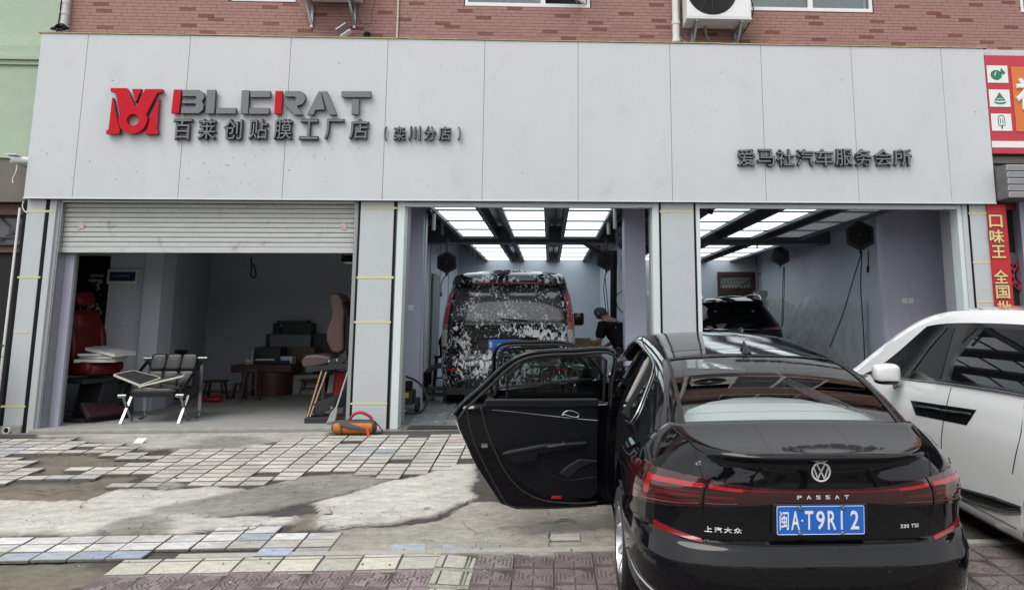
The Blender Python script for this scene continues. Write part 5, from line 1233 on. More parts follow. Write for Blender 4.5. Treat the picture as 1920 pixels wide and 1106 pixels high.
ch = [gh(3.3, -1.13), gh(2.9, -1.10), gh(2.4, -1.10), gh(1.9, -1.10), gh(1.6, -1.12), gh(1.42, -1.2), gh(1.3, -1.38), gh(1.2, -1.62), gh(1.18, -1.80), gh(1.24, -1.93), gh(1.40, -1.98)]
MB().tube(crv([p + Vector((-.006, 0, .002)) for p in ch], 6), .0075, 6).build('window_chrome', m_crm, sal, local=True, smooth='all')
mb = MB(); g = [gh(1.62, -1.14), gh(1.42, -1.22), gh(1.31, -1.4), gh(1.22, -1.62), gh(1.2, -1.80), gh(1.3, -1.93), gh(1.62, -1.96)]; o = len(mb.v); mb.v += [p + Vector((.004, 0, 0)) for p in g]; mb.f.append(tuple(range(o, o + len(g)))); mb.m.append(0); mb.build('quarter_window', g_side, sal, local=True)
MB().bar(gh(1.62, -1.12), gh(1.62, -1.97), .03, .03).build('quarter_divider', m_matt, sal, local=True)
# doors
def door(hx, hy, ang, outline, window, name, trimfn=None, hz=0):
    h = Vector((hx, hy, 0)); a = Vector((-math.sin(ang), -math.cos(ang), 0)); n = Vector((math.cos(ang), -math.sin(ang), 0))   # n: cabin side
    lean = lambda z: -.28 * max(0, z - .95) ** 1.15              # upper frame leans inwards
    ku, kz = (1.065, .048) if name == 'rear' else (1, 0)
    def D(u, z, o=0):
        u = u * ku; z = z - kz * (1 - z) if z < 1 else z
        return h + a * u + EZ * z + n * (o - lean(z) * 1.0 * (1))
    od = [D(u, z) for u, z in outline]
    mb = MB()
    # skin: curved outer panel below the belt
    low = [(u, z) for u, z in outline if z < 1.0]
    umax = lambda z: lin([(.27, .66), (.31, .78), (.6, .97), (.88, 1.10), (.95, 1.09), (1.0, 1.05)], z) if name == 'rear' else 1.12
    def skin(o_):
        def fn(u, v):
            z = .27 + (.99 - .27) * v; U = -.01 + (umax(z) + .01) * u; b = -.05 * math.sin(math.pi * min(1, max(0, (z - .15) / .9))) - .02
            return D(U, z, b + o_)
        return fn
    mb.grid(skin(-.045), 16, 16)
    op = mb.build(name + '_door', m_pblack, sal, local=True, smooth='all')
    if sal: op.data.flip_normals() if False else None
    # inner frame shell (black pressed metal) with edge
    mb = MB(); nb = 16
    def sh_in(u, v): z = .275 + (.985 - .275) * v; return D(.0 + umax(z) * .985 * u, z, -.0)
    mb.grid(sh_in, 16, 16)
    def rim(u, v):                                # side wall between inner shell and skin along the free edges
        z = .27 + (.99 - .27) * u; p0 = skin(-.045)(1, u); p1 = sh_in(1, u); return p0 + (p1 - p0) * v
    mb.grid(rim, 16, 3); 
    mb.grid(lambda u, v: skin(-.045)(u, 0) * (1 - v) + sh_in(u, 0) * v, 16, 2); mb.grid(lambda u, v: skin(-.045)(0, u) * (1 - v) + sh_in(0, u) * v, 16, 2); mb.grid(lambda u, v: skin(-.045)(u, 1) * (1 - v) + sh_in(u, 1) * v, 16, 2)
    mb.build('inner_shell', m_pblack, op, local=True, smooth=True)
    up = [(u, z) for u, z in outline if z >= .93]
    fr = [D(u, z, -.03) for u, z in up]; MB().tube(crv(fr, 5), .019, 6).build('window_frame', m_pblack, op, local=True, smooth='all')
    MB().tube(crv([D(u * .975, z - .022, .004) for u, z in up], 5), .011, 6).build('door_seal', m_rubber, op, local=True, smooth='all')
    mb = MB(); o = len(mb.v); mb.v += [D(u, z, -.025) for u, z in window]; mb.f.append(tuple(range(o, o + len(window)))); mb.m.append(0); gw = mb.build('door_window', g_side, op, local=True)
    ww = [D(u, z, -.012) for u, z in window]; MB().tube(ww + [ww[0]], .014, 6).build('window_run', m_matt, op, local=True)
    return op, D, h, a, n
RA = R(83)
ro = [(.0, .97), (.0, 1.15), (.0, 1.395), (.30, 1.405), (.50, 1.40), (.64, 1.375), (.76, 1.30), (.90, 1.155), (1.04, 1.02), (1.10, .94)]
rw_ = [(.05, 1.0), (.05, 1.33), (.10, 1.362), (.35, 1.372), (.52, 1.365), (.63, 1.335), (.74, 1.22), (.745, 1.02)]
rd, RD, rh, ra_, rn_ = door(-.90, YH, RA, ro, rw_, 'rear')
def DU(x, y, off=.0):                            # crop coordinates of the photo traced on the door plane
    px, py = 840 + x / 2.276, 620 + y / 2.276
    o = CI @ Vector((0, 0, CH)); d = CI.to_3x3() @ ray(px, py); t = (rh - o).dot(rn_) / d.dot(rn_); p = o + d * t; return (p - rh).dot(ra_) / 1.065, ((p.z + .048) / 1.048 if p.z < 1 else p.z)
def piece(pts, th, mat, nm, lift=.0, smooth=True, bev=.006):
    q = [DU(*p) for p in pts]; q = [(u, z) for u, z in q]
    v = [RD(u, min(z, 10), lift) - rn_ * (0) for u, z in q]
    mb = MB().prism(v, rn_ * th); return mb.build(nm, mat, rd, local=True, bevel=bev, seg=3)
piece([(158, 318), (165, 296), (636, 292), (636, 690), (604, 712), (480, 706), (380, 686), (300, 636), (240, 560), (205, 490), (175, 400)], .022, m_trim, 'trim_panel', .002)
piece([(152, 318), (160, 286), (636, 284), (636, 318), (400, 322)], .050, m_trim2, 'belt_pad', .003, bev=.012)
piece([(188, 338), (300, 350), (500, 372), (636, 384), (636, 396), (480, 392), (330, 372), (192, 346)], .032, m_trim2, 'contour_ridge', .003, bev=.005)
piece([(192, 388), (330, 404), (480, 418), (590, 452), (480, 436), (320, 424), (196, 398)], .031, m_trim2, 'contour_ridge', .003, bev=.005)
mb = MB().tube([RD(*DU(x, y), .036) for x, y in ((188, 332), (300, 343), (400, 355), (500, 366), (560, 372), (634, 378))], .0028, 5); mb.build('chrome_strip', M('dullchrome', (.35, .36, .38), .25, metal=1), rd, local=True)
piece([(225, 514), (250, 502), (392, 474), (590, 462), (592, 480), (470, 502), (385, 516), (380, 546), (286, 560), (262, 545)], .075, m_trim, 'armrest', .003, bev=.014)
piece([(240, 508), (390, 478), (584, 464), (584, 472), (392, 490), (250, 518)], .082, m_trim2, 'armrest_top', .003, bev=.006)
piece([(418, 480), (492, 467), (494, 476), (420, 488)], .088, M('switchplate', (.10, .10, .11), .25, metal=.6), 'window_switch', .003, bev=.002)
mb = MB().tube(crv([RD(*DU(x, y), .04) for x, y in ((482, 358), (490, 346), (510, 336), (535, 340), (556, 352), (548, 364), (520, 360), (495, 352), (482, 358))], 5), .005, 6); mb.build('door_handle', m_crm, rd, local=True, smooth='all')
piece([(500, 345), (512, 334), (590, 342), (584, 372), (540, 372)], .028, m_gloss, 'handle_bowl', .003, bev=.004)
piece([(472, 602), (500, 575), (556, 540), (632, 546), (636, 556), (590, 566), (548, 590), (514, 624)], .040, m_trim2, 'door_pocket', .003, bev=.010)
mb = MB().tube(crv([RD(*DU(x, y), .027) for x, y in ((380, 548), (400, 580), (440, 612), (500, 632), (560, 628), (634, 618))], 4), .004, 5); mb.build('pocket_edge', m_trim2, rd, local=True, smooth='all')
mb = MB().tube(crv([RD(*DU(x, y), .018) for x, y in ((140, 320), (165, 420), (205, 520), (260, 620), (330, 686), (420, 722), (560, 732), (634, 726))], 4), .007, 6); mb.build('inner_seal', m_rubber, rd, local=True, smooth='all')
mb = MB().tube(crv([RD(*DU(x, y), .002) for x, y in ((80, 330), (100, 440), (150, 560), (215, 680), (268, 748), (400, 756), (560, 750), (634, 744))], 4), .006, 6); mb.build('outer_seal', m_rubber, rd, local=True, smooth='all')
piece([(440, 700), (482, 699), (482, 711), (440, 712)], .027, m_lampr, 'door_reflector', .0, bev=.001)
q = DU(155, 487); MB().obox(RD(*q, .012), ra_, rn_, EZ, .022, .018, .012).build('door_latch', m_steel, rd, local=True)
# hinge straps
for z in (.45, .85):
    MB().bar((-.90, YH + .03, z), RD(.03, z, -.03), .03, .05).build('hinge', m_pblack, sal, local=True)
# front left door, mostly behind the rear one
fo = [(.0, .97), (.02, 1.05), (.16, 1.19), (.33, 1.31), (.52, 1.36), (.8, 1.375), (1.10, 1.365), (1.115, 1.15), (1.12, .97)]
fw2 = [(.10, 1.0), (.22, 1.15), (.38, 1.27), (.55, 1.32), (1.06, 1.335), (1.07, 1.0)]
fd, FD, fh, fa, fn_ = door(-.885, YF2, R(60), fo, fw2, 'front')
MB().grid(lambda u, v: FD(.05 + 1.02 * u, .32 + .62 * v, .02), 4, 4).build('trim_panel', m_trim, fd, local=True)
mb = MB(); c = FD(.16, 1.03, -.16); superell(mb, c, fa, fn_, EZ, .075, .13, .085, .5, .5); mr = mb.build('wing_mirror', m_pblack, fd, local=True, smooth='all')
MB().obox(c + fa * .070, fa, fn_, EZ, .006, .105, .065).build('mirror_glass', M('mirrorglass', (.8, .82, .82), .02, metal=1), mr, local=True, bevel=.004)

# ---- white people carrier at the right
WM = posemat(4.05, 4.0, -.40, 0, .045)
mpv = thing('white_people_carrier', 'white people carrier with dark tinted windows parked at the right edge', 'car', mat=WM)
WI = WM.inverted()
Ww = [(.18, .86), (.24, .91), (.34, .935), (.50, .945), (.70, .955), (.86, .958), (.92, .952), (1.0, .945), (1.06, .935), (1.12, .92)]
Rw = [(.18, -.05), (.3, -.2), (.5, -.25), (.8, -.22), (1.12, -.15)]; Fw = [(.18, 4.5), (.4, 4.68), (.6, 4.7), (.8, 4.6), (1.0, 4.35), (1.12, 4.2)]
belt = lambda y: lin([(-.3, 1.20), (.98, 1.18), (1.92, 1.135), (2.65, 1.085), (3.48, 1.03), (4.3, .99)], y)
def zmw(x, y, z): return z if z < .75 else .75 + (z - .75) / (1.12 - .75) * (belt(y) - .75)
wc_ = Car(mpv, Ww, Rw, Fw, .5, 1.0, [(.2, 3.5), (1.2, 3.5)], 2.3, .20, (.70, 3.80), .375, lambda y: 1 - .03 * max(0, (y - 2.8) / 1.9) ** 2, zmw)
lw = [.18, .21, .24, .28, .34, .42, .50, .60, .70, .80, .86, .89, .92, .96, 1.0, 1.04, 1.08, 1.12]
mb = wc_.shell(lw, None, n=90, na=30); nc = wc_.nc; L_ = [i for i in range((len(lw) - 1) * nc, len(lw) * nc) if mb.v[i].x < 0]
bridge(mb, lambda v: v.y > 3.6, crown=.06)
mb.build('body', m_pwhite, mpv, local=True, smooth=True, weld=True, ang=50)
sw = [(-.2, 1.40, 1.38, .74, .90, 1.17), (-.1, 1.60, 1.57, .73, .915, 1.18), (.1, 1.74, 1.70, .725, .925, 1.185), (.4, 1.765, 1.725, .725, .925, 1.185), (1.2, 1.775, 1.735, .725, .925, 1.172), (2.0, 1.755, 1.71, .72, .922, 1.13), (2.4, 1.725, 1.675, .715, .918, 1.10), (2.75, 1.66, 1.605, .715, .912, 1.075), (3.1, 1.54, 1.49, .725, .905, 1.055), (3.4, 1.405, 1.36, .745, .90, 1.035), (3.7, 1.255, 1.22, .77, .89, 1.015), (4.0, 1.10, 1.08, .79, .875, .99), (4.15, 1.03, 1.02, .79, .86, .98)]
tw = [[(r_[0], r_[k]) for r_ in sw] for k in range(1, 6)]
def ghw(y, s_):
    zc, zr, Wr, Wb, zb = (lerp(t, y) for t in tw); a = abs(s_); sg = 1 if s_ > 0 else -1
    if a <= 1: return Vector((sg * Wr * a, y, zc - (zc - zr) * a ** 2.6))
    q = a - 1; return Vector((sg * (Wr + (Wb - Wr) * q ** .8), y, zr + (zb - zr) * q))
mb = MB(); mb.grid(lambda u, v: ghw(-.2 + 4.35 * v, -2 + 4 * u), 56, 70); mb.build('roof', m_pwhite, mpv, local=True, smooth=True, ang=50)
def wgrid(y0f, y1f, s0, s1, off=.004, nu=10, nv=24, th=.004):
    mb = MB()
    def fn(u, v):
        s_ = s0 + (s1 - s0) * u; y0, y1 = y0f(s_), y1f(s_); y = y0 + (y1 - y0) * v; p = ghw(y, s_); d = (ghw(y, s_ + .02) - ghw(y, s_ - .02)).cross(ghw(y + .02, s_) - ghw(y - .02, s_)).normalized()
        if d.x * p.x < 0 and abs(s_) > 1: d = -d
        if abs(s_) <= 1 and d.z < 0: d = -d
        return p + d * off
    return mb.grid(fn, nu, nv)
for sg in (-1, 1):
    mb = MB()
    # whole dark daylight opening, then panes above it
    wl = lambda sA, sB: (min(sg * sA, sg * sB), max(sg * sA, sg * sB))
    q0 = lambda s_: .0; q1 = lambda s_: 2.55 + (abs(s_) - 1.17) * 1.35
    s0, s1 = (sg * 1.17, sg * 1.97)
    wgrid(q0, q1, s0, s1, .004, 14, 60).build('window_surround', m_gloss, mpv, local=True, smooth='all')
    wgrid(lambda s_: 1.02 if False else .95, lambda s_: 1.86 + (abs(s_) - 1.2) * .08, sg * 1.23, sg * 1.93, .0065, 10, 20).build('rear_side_window', m_tint, mpv, local=True, smooth='all')
    wgrid(lambda s_: .05, lambda s_: .86, sg * 1.23, sg * 1.93, .0065, 10, 20).build('rear_side_window', m_tint, mpv, local=True, smooth='all')
    wgrid(lambda s_: 2.05 + (abs(s_) - 1.2) * .03, lambda s_: 2.50 + (abs(s_) - 1.2) * .80, sg * 1.23, sg * 1.93, .0065, 10, 20).build('front_side_window', m_tint, mpv, local=True, smooth='all')
    wgrid(lambda s_: 3.14 - (1.93 - abs(s_)) * .2, lambda s_: 3.05 + (abs(s_) - 1.6) * 1.5, sg * 1.68, sg * 1.93, .0065, 6, 8).build('quarter_window', m_tint, mpv, local=True, smooth='all')
    MB().tube([Vector((sg * (lerp(tw[3], y) + .006), y, lerp(tw[4], y) + .012)) for y in [0 + k * .15 for k in range(24)]], .007, 6).build('belt_chrome', M('dullchrome', (.35, .36, .38), .25, metal=1), mpv, local=True, smooth='all')
mb = wgrid(lambda s_: 2.95, lambda s_: 4.05, -.93, .93, .004, 16, 20); mb.build('windscreen', m_tint, mpv, local=True, smooth='all')
def ws(y, z, off=0):
    w = lerp(Ww, z if z < .75 else .75 + (z - .75) / (belt(y) - .75) * .37) * wc_.taper(y); return Vector((-w - off, y, z))
mb = MB(); mb.tube(crv([ws(y, z, .0005) for y, z in ((1.90, 1.12), (1.93, 1.0), (1.98, .85), (2.03, .7), (2.06, .55), (2.08, .42), (2.06, .30), (2.02, .24))], 5), .004, 5); mb.build('shut_line', m_black, mpv, local=True)
mb = MB(); mb.tube(crv([ws(y, z, .0005) for y, z in ((.98, 1.16), (1.0, .95), (1.06, .8), (1.12, .66))], 5), .004, 5); mb.build('shut_line', m_black, mpv, local=True)
mb = MB(); mb.tube([ws(y, .30 , .0) for y in [1.15 + .2 * k for k in range(12)]], .004, 5); mb.build('shut_line', M('sillgrey', (.12, .12, .12), .5), mpv, local=True)
def sidepoly(pts, th, mat, nm, bev=.004, lift=.0):
    v = [ws(y, z, lift - .008) for y, z in pts]; return MB().prism(v, (-th - .008, 0, 0)).build(nm, mat, mpv, local=True, bevel=bev, seg=2)
def wl_(px, py): 
    o = WI @ Vector((0, 0, CH)); d = WI.to_3x3() @ ray(px, py); t = (-.955 - o.x) / d.x; p = o + d * t; return (p.y, p.z)
hp = [wl_(*p) for p in ((1706, 750), (1829, 768), (1813, 797), (1718, 778))]
hd = sidepoly(hp, .004, m_gloss, 'handle_panel')
for a, b in (((1716, 760), (1765, 769)), ((1768, 770), (1822, 777))):
    v0, v1 = wl_(*a), wl_(*b); MB().tube([ws(*v0, .012), ws(*v1, .012)], .010, 8).build('door_handle', m_gloss, mpv, local=True, smooth='all')
    MB().tube([ws(v0[0], v0[1] + .010, .016), ws(v1[0], v1[1] + .010, .016)], .0025, 5).build('handle_chrome', M('dullchrome', (.35, .36, .38), .25, metal=1), mpv, local=True)
def blade(top, bot, mat, nm, off):
    tp = sorted(wl_(*p) for p in top); bt = sorted(wl_(*p) for p in bot); ya, yb2 = tp[0][0], tp[-1][0]
    def fn(u, v):
        y = ya + (yb2 - ya) * u; zt, zb3 = lin(tp, y), lin(bt, y); e = off * math.sin(math.pi * min(1, max(0, v))) ** .4; return ws(y, zb3 + (zt - zb3) * v, e + .0005)
    return MB().grid(fn, 30, 8).build(nm, mat, mpv, local=True, smooth='all')
blade(((1797, 913), (1860, 930), (1912, 949)), ((1797, 930), (1840, 945), (1880, 957), (1912, 957)), m_gloss, 'side_blade', .016)
blade(((1799, 931), (1840, 947), (1880, 959), (1911, 959)), ((1799, 937), (1840, 953), (1880, 964), (1911, 962)), m_crm, 'side_blade_chrome', .010)
mb = MB(); c = Vector((-1.07, 2.72, 1.14)); superell(mb, c, EX, EY, EZ, .115, .085, .085, .55, .55); mr = mb.build('wing_mirror', m_pwhite, mpv, local=True, smooth='all')
mb = MB(); superell(mb, c - EZ * .052, EX, EY, EZ, .105, .078, .045, .6, .6); mb.build('mirror_base', m_gloss, mr, local=True, smooth='all')
MB().bar(c + Vector((.08, .01, -.05)), (-.92, 2.86, 1.0), .05, .05).build('mirror_stalk', m_pwhite, mr, local=True, bevel=.01)
MB().bar(c + Vector((-.09, -.062, -.012)), c + Vector((.09, -.062, -.012)), .006, .006).build('mirror_indicator', m_crm, mr, local=True)
for y in (.70, 3.80):
    for sx in (-1, 1): wheel(mpv, sx * .84, y, .345, .335, .22, sx, 8)
mb = MB().box(-.85, .85, -.1, 4.5, .18, .22)
for y in (.70, 3.80):
    for sx in (-1, 1): mb.lathe([(.385, 0), (.385, .26), (.0, .26)], (sx * .93, y, .34), (-sx, 0, 0), 28)
mb.build('underbody', m_matt, mpv, local=True)
# ------------------------------------------------------------------ rooms behind the openings
m_ceilb = M('ceilingblack', (.03, .031, .034), .8); m_beam = M('ceilbeam', (.10, .105, .115), .6)
m_bfloor = M('bayfloor', (.20, .20, .20), .28, var=.25, scale=3, bump=.15, bscale=30, dirt=(.08, .08, .08), dscale=4, dlo=.5, dhi=.7)
m_rfloor = M('roomfloor', (.36, .36, .345), .45, var=.08, scale=5, bump=.1)
def struct(name, mb, m, **k): return tag(mb.build(name, m, **k), kind='structure')
ZW = 3.6
def ptw(px, py, Y): return P(px, py, Y).x
# room 1 (dark room)
xc0, xc1 = ptw(267, 560, 11.6), ptw(301, 560, 11.6); xa0 = ptw(150, 560, 11.7)
struct('floor', MB().box(-8.2, -2.5, 9.79, 15.4, -.06, .045), m_rfloor)
struct('threshold', MB().box(-6.25, -2.48, 9.70, 9.789, -.03, .040), m_conc, bevel=.012)
struct('left_wall', MB().box(-8.3, -8.2, 9.95, 15.4, 0, ZW), m_wall)
struct('side_wall', MB().box(-8.2, xc0, 11.70, 11.80, .045, ZW), m_wall)
struct('column', MB().box(xc0 + .001, xc1, 11.60, 12.0, .045, ZW), m_wall)
struct('back_wall', MB().box(-8.2, -2.5, 15.0, 15.1, .045, ZW), m_wall)
xq = P(385, 640, 14.99).x; struct('side_wall', MB().prism([(xc1 - .02, 12.0, .045), (xq, 14.99, .045), (xq - .06, 14.99, .045), (xc1 - .08, 12.0, .045)], (0, 0, ZW)), m_wall)
struct('partition_wall', MB().box(-2.50, -2.45, 10.29, 20.5, -.02, ZW), m_wall)
struct('ceiling', MB().box(-8.3, -2.5, 9.93, 15.1, 3.3, 3.4), M('dimceil', (.3, .31, .33), .8))
struct('entry_wall', MB().box(-8.3, -6.72, 10.18, 10.22, -.02, 3.3), m_wall)
ja, jb = P(105, 478, 9.97), P(140, 478, 9.97)
t = thing('entrance_reveal', 'pale lavender panel just inside the left edge of the dark room', 'wall panel', (-6.55, 9.97, 0))
MB().box(-6.70, -6.44 + .33, 9.985, 10.03, .0, 2.82).build('panel', m_lav, t) if False else MB().box(ptw(90, 640, 9.985) - .12, ptw(124, 640, 9.985), 9.985, 10.03, .046, 2.85).build('panel', m_lav, t)
xx = ptw(103, 640, 9.98); MB().box(xx - .004, xx + .004, 9.979, 9.984, .05, 2.85).build('seam_trim', m_white, t)
MB().box(-6.2, -2.5, 9.93, 10.28, 2.86, 3.3).build('header', m_ceilb).__setitem__('kind', 'structure')
# room 2 and 3 (bays)
def bayfloor(x0, x1):
    mb = MB(); ys = [(9.60, -.003), (9.98, .012), (11.4, .10), (20.6, .10)]; o = len(mb.v)
    for y, z in ys: mb.v += [Vector((x0, y, z)), Vector((x1, y, z))]
    for j in range(3): a = 2 * j; mb.f.append((a, a + 1, a + 3, a + 2)); mb.m.append(0)
    struct('floor', mb, m_bfloor)
bayfloor(-2.0, 1.38); bayfloor(1.95, 5.55); 
struct('back_wall', MB().box(-2.5, 5.9, 20.5, 20.6, .0, ZW), m_wall)
struct('partition_wall', MB().box(1.36, 1.42, 11.61, 20.5, .0, ZW), m_wall)
struct('right_wall', MB().box(5.72, 5.80, 11.4, 20.5, .0, ZW), m_wall)
struct('ceiling', MB().box(-2.5, 5.9, 10.16, 20.6, 3.30, 3.4), m_ceilb)
struct('bay_floor_base', MB().box(-2.5, 5.9, 11.0, 20.6, .02, .097), m_bfloor)
def pier(label, x0, x1, y0, y1, trims=()):
    t = thing('lavender_pier', label, 'wall panel', ((x0 + x1) / 2, y0, 0)); MB().box(x0, x1, y0, y1, -.01, 3.29).build('panel', m_lav, t)
    for x in trims: MB().box(x - .012, x + .012, y0 - .006, y0 - .0005, .0, 3.2).build('edge_trim', m_lav, t)
    return t
pl_ = pier('pale lavender wall pier left of the foamy van', -2.44, ptw(790, 580, 11.25), 11.25, 11.6, (ptw(797, 580, 11.25) - .03,))
pr_ = pier('pale lavender wall pier right of the worker in the wash bay', ptw(1172, 580, 11.25), 1.44, 11.25, 11.6, ())
yb3 = 11.3
pb_ = pier('wide lavender wall panel inside the right end of the third bay', ptw(1652, 500, yb3), 6.5, yb3, 11.4, (ptw(1660, 500, yb3), ptw(1700, 500, yb3)))
for t, px, py, n in ((pl_, 764, 577, 2), (pr_, 1218, 549, 1), (pb_, 1702, 564, 2)):
    y = (11.25 if t is not pb_ else yb3) - .007
    for k in range(n):
        p = P(px + (k - .5 * (n - 1)) * 12, py, y); MB().box(p.x - .042, p.x + .042, y - .006, y, p.z - .042, p.z + .042).build('wall_socket', m_white, t, bevel=.003)
struct('right_reveal', MB().box(6.5, 6.6, 10.0, 11.4, -.02, ZW), m_lav); struct('reveal_floor', MB().box(5.55, 6.5, 9.98, 11.4, -.03, .005), m_bfloor); struct('reveal_ceiling', MB().box(5.9, 6.5, 10.16, 11.4, 3.2, 3.3), m_ceilb)
# vertical trims on the bay side walls
for y in (12.0, 13.2, 14.4, 15.6, 17.0, 18.4):
    struct('wall_trim', MB().box(-2.449, -2.43, y, y + .05, .1, 3.0), m_alu)
tr = thing('sliding_doors', 'tall grey framed panels along the left wall of the wash bay', 'door', (-2.4, 13, .1))
for k, y in enumerate((13.3, 15.8)): MB().box(-2.428, -2.40, y, y + .9, .1, 2.3).build('door_leaf', M('leafgrey', (.22, .23, .25), .5), tr)
# ceiling light panels
m_lp = bpy.data.materials.new('lightpanel'); m_lp.use_nodes = True; nt = m_lp.node_tree; b = nt.nodes['Principled BSDF']; tc = N(nt, 'ShaderNodeTexCoord'); mp = N(nt, 'ShaderNodeMapping'); mp.inputs['Scale'].default_value = (1.2, 6, 1)
n_ = N(nt, 'ShaderNodeTexNoise', i_Scale=1.2, i_Detail=3); r_ = N(nt, 'ShaderNodeMapRange'); r_.inputs[3].default_value = .92; r_.inputs[4].default_value = 1.35
nt.links.new(tc.outputs['Object'], mp.inputs[0]); nt.links.new(mp.outputs[0], n_.inputs['Vector']); nt.links.new(n_.outputs['Fac'], r_.inputs[0]); nt.links.new(r_.outputs[0], b.inputs['Emission Strength']); b.inputs['Emission Color'].default_value = (.86, .97, 1, 1); b.inputs['Base Color'].default_value = (.6, .65, .66, 1)
m_lpfaint = M('lightpanelfaint', (.50, .54, .55), .3, emis=.12)  # panels are switched off; a weak glow is added to their material
m_chan = M('channel', (.045, .05, .055), .5)
def lightrow(x0, x1, y0, on, label):
    t = thing('ceiling_light', label, 'ceiling light', ((x0 + x1) / 2, y0, 2.95), group='rows of flat light panels on the bay ceilings')
    MB().box(x0 - .07, x0 - .003, y0 - .03, y0 + 4.83, 2.90, 3.12).box(x1 + .003, x1 + .07, y0 - .03, y0 + 4.83, 2.90, 3.12).box(x0 - .07, x1 + .07, y0 + 4.832, y0 + 4.86, 2.91, 3.12).box(x0 - .07, x1 + .07, y0 - .06, y0 - .032, 2.91, 3.12).build('side_channel', m_chan, t)
    for k in range(4): MB().box(x0, x1, y0 + k * 1.2 + .032, y0 + k * 1.2 + 1.168, 2.95, 2.965).build('light_panel', m_lp if on else m_lpfaint, t)
    for k in range(1, 4): MB().box(x0, x1, y0 + k * 1.2 - .065, y0 + k * 1.2 + .065, 2.938, 2.948).build('panel_divider', M('divider', (.16, .175, .18), .5), t)
ydesc = (('front', 9.90), ('rear', 15.70))
for x0, x1, nm in ((-1.67, -1.06, 'left'), (-.68, -.09, 'middle'), (.28, .89, 'right')):
    for w, y0 in ydesc: lightrow(x0, x1, y0, True, f'bright {w} strip of ceiling panels in the {nm} row above the van')
for x0, x1, nm in ((2.38, 2.97, 'left'), (3.40, 3.97, 'middle'), (4.34, 4.95, 'right')):
    for w, y0 in ydesc:
        on = not (nm == 'right' and w == 'front'); lightrow(x0, x1, y0, on, (f'bright {w} strip of ceiling panels in the {nm} row of the third bay' if on else 'switched-off grey ceiling strip with faint added glow at the right of the third bay'))
for x0, x1, lab in ((-2.44, 1.35, 'dark grey ceiling beam between the two light rows above the van'), (1.43, 5.71, 'dark grey ceiling beam across the third bay')):
    for y, l2 in ((15.0, lab),): tag(MB().box(x0, x1, y, y + .45, 2.86, 3.2).build('ceiling_beam', m_beam), l2, 'beam')
for x in (-2.2, -.88, .1, 1.15, 1.75, 3.18, 4.15, 5.3): struct('ceiling_rail', MB().box(x - .02, x + .02, 10.2, 20.4, 3.12, 3.16), m_beam)
m_tube = M('tubelamp', (.40, .41, .41), .4)
tubes = [(814, 394, 432), (830, 410, 441), (846, 428, 454), (913, 389, 414), (1045, 389, 411), (1153, 389, 429), (1141, 405, 440), (1134, 423, 451), (945, 437, 462), (1038, 437, 462), (877, 453, 470), (887, 466, 480), (896, 473, 486), (968, 472, 491), (1036, 473, 491), (1117, 459, 480), (1108, 468, 485),
         (1452, 388, 406), (1574, 389, 406), (1635, 401, 427), (1585, 415, 440), (1545, 429, 454), (1336, 438, 463), (1419, 438, 464), (1458, 458, 475), (1434, 468, 482), (1412, 474, 488), (1327, 479, 489)]
def tubelamp(p, ztop, zbot, label):
    t = thing('ceiling_tube', label, 'lamp', (p.x, p.y, ztop), group='unlit white tube lamps hanging from the bay ceilings')
    MB().tube([(p.x, p.y, ztop), (p.x, p.y, zbot)], .028, 12).build('tube', m_tube, t, smooth=True); MB().lathe([(.021, -.001), (.028, -.001)], (p.x, p.y, zbot), (0, 0, 1), 12).lathe([(0, .004), (.021, .004)], (p.x, p.y, zbot - .006), (0, 0, 1), 12).build('lens', m_black, t)
# depth along the rows follows the lamp length (they are all 30 cm long)
rowsT = {}
for px, y0, y1 in tubes:
    Lh = .30; d = max(10.15, min(20.2, Lh * CF / (y1 - y0))); rowsT.setdefault((px > 1200, 0 if d < 13 else 1 if d < 18 else 2), []).append((px, y0, y1, d))
ordn = ('first', 'second', 'third', 'fourth', 'fifth', 'sixth', 'seventh', 'eighth')
for (r3, dep), L3 in rowsT.items():
    for k, (px, y0, y1, d) in enumerate(sorted(L3)):
        p0 = P(px, y0, d); p1 = P(px, y1, d); tubelamp(p0, max(p0.z, p1.z + .3), p1.z, f"{ordn[k]} tube lamp from the left in the {('front', 'middle', 'rear')[dep]} group {'of the third bay' if r3 else 'above the van'}")
# hexagonal reels
def reel(c, r, face, label, cords=()):
    t = thing('hose_reel', label, 'hose reel', c, group='black hexagonal hose reels hung in the bays'); f = Vector(face).normalized(); u = Vector((0, 0, 1)); v = f.cross(u).normalized(); u = v.cross(f)
    hexa = lambda rr, o: [Vector(c) + f * o + v * rr * math.cos(R(30 + 60 * k)) + u * rr * math.sin(R(30 + 60 * k)) for k in range(6)]
    m_h = M('reelgrey', (.035, .037, .04), .6, spec=.2)
    for k, (rr, o0, o1, mt) in enumerate(((r, -.14, -.06, m_black), (r * 1.0, -.05, .0, m_h), (r * .9, .0, .03, m_black), (r, .03, .06, m_h))):
        MB().prism(hexa(rr, o0), f * (o1 - o0)).build('drum_plate', mt, t, bevel=.008)
    MB().prism(hexa(r * .8, .06), f * .012).build('face_plate', m_black, t, bevel=.004); MB().lathe([(0, .02), (.02, .02), (.025, 0)], Vector(c) + f * .072, f, 12).build('hub', m_h, t)
    MB().bar(Vector(c) + u * r * .9, Vector(c) + u * (r + .22), .05, .08).build('hanger', m_beam, t)
    MB().tube([Vector(c) - u * r * .9, Vector(c) - u * (r * 1.2)], .02, 8).build('outlet', m_black, t)
    for cp in cords: MB().tube(crv(cp, 6), .009, 6).build('hose', m_black, t, smooth='all')
    return t
c = P(838, 492, 14.3); e1 = P(829, 560, 14.2)
reel(c, .21, (.12, -1, 0), 'black hexagonal hose reel hanging left of the van', [[c - EZ * .22, P(828, 530, 14.3), P(827, 552, 14.3)]])
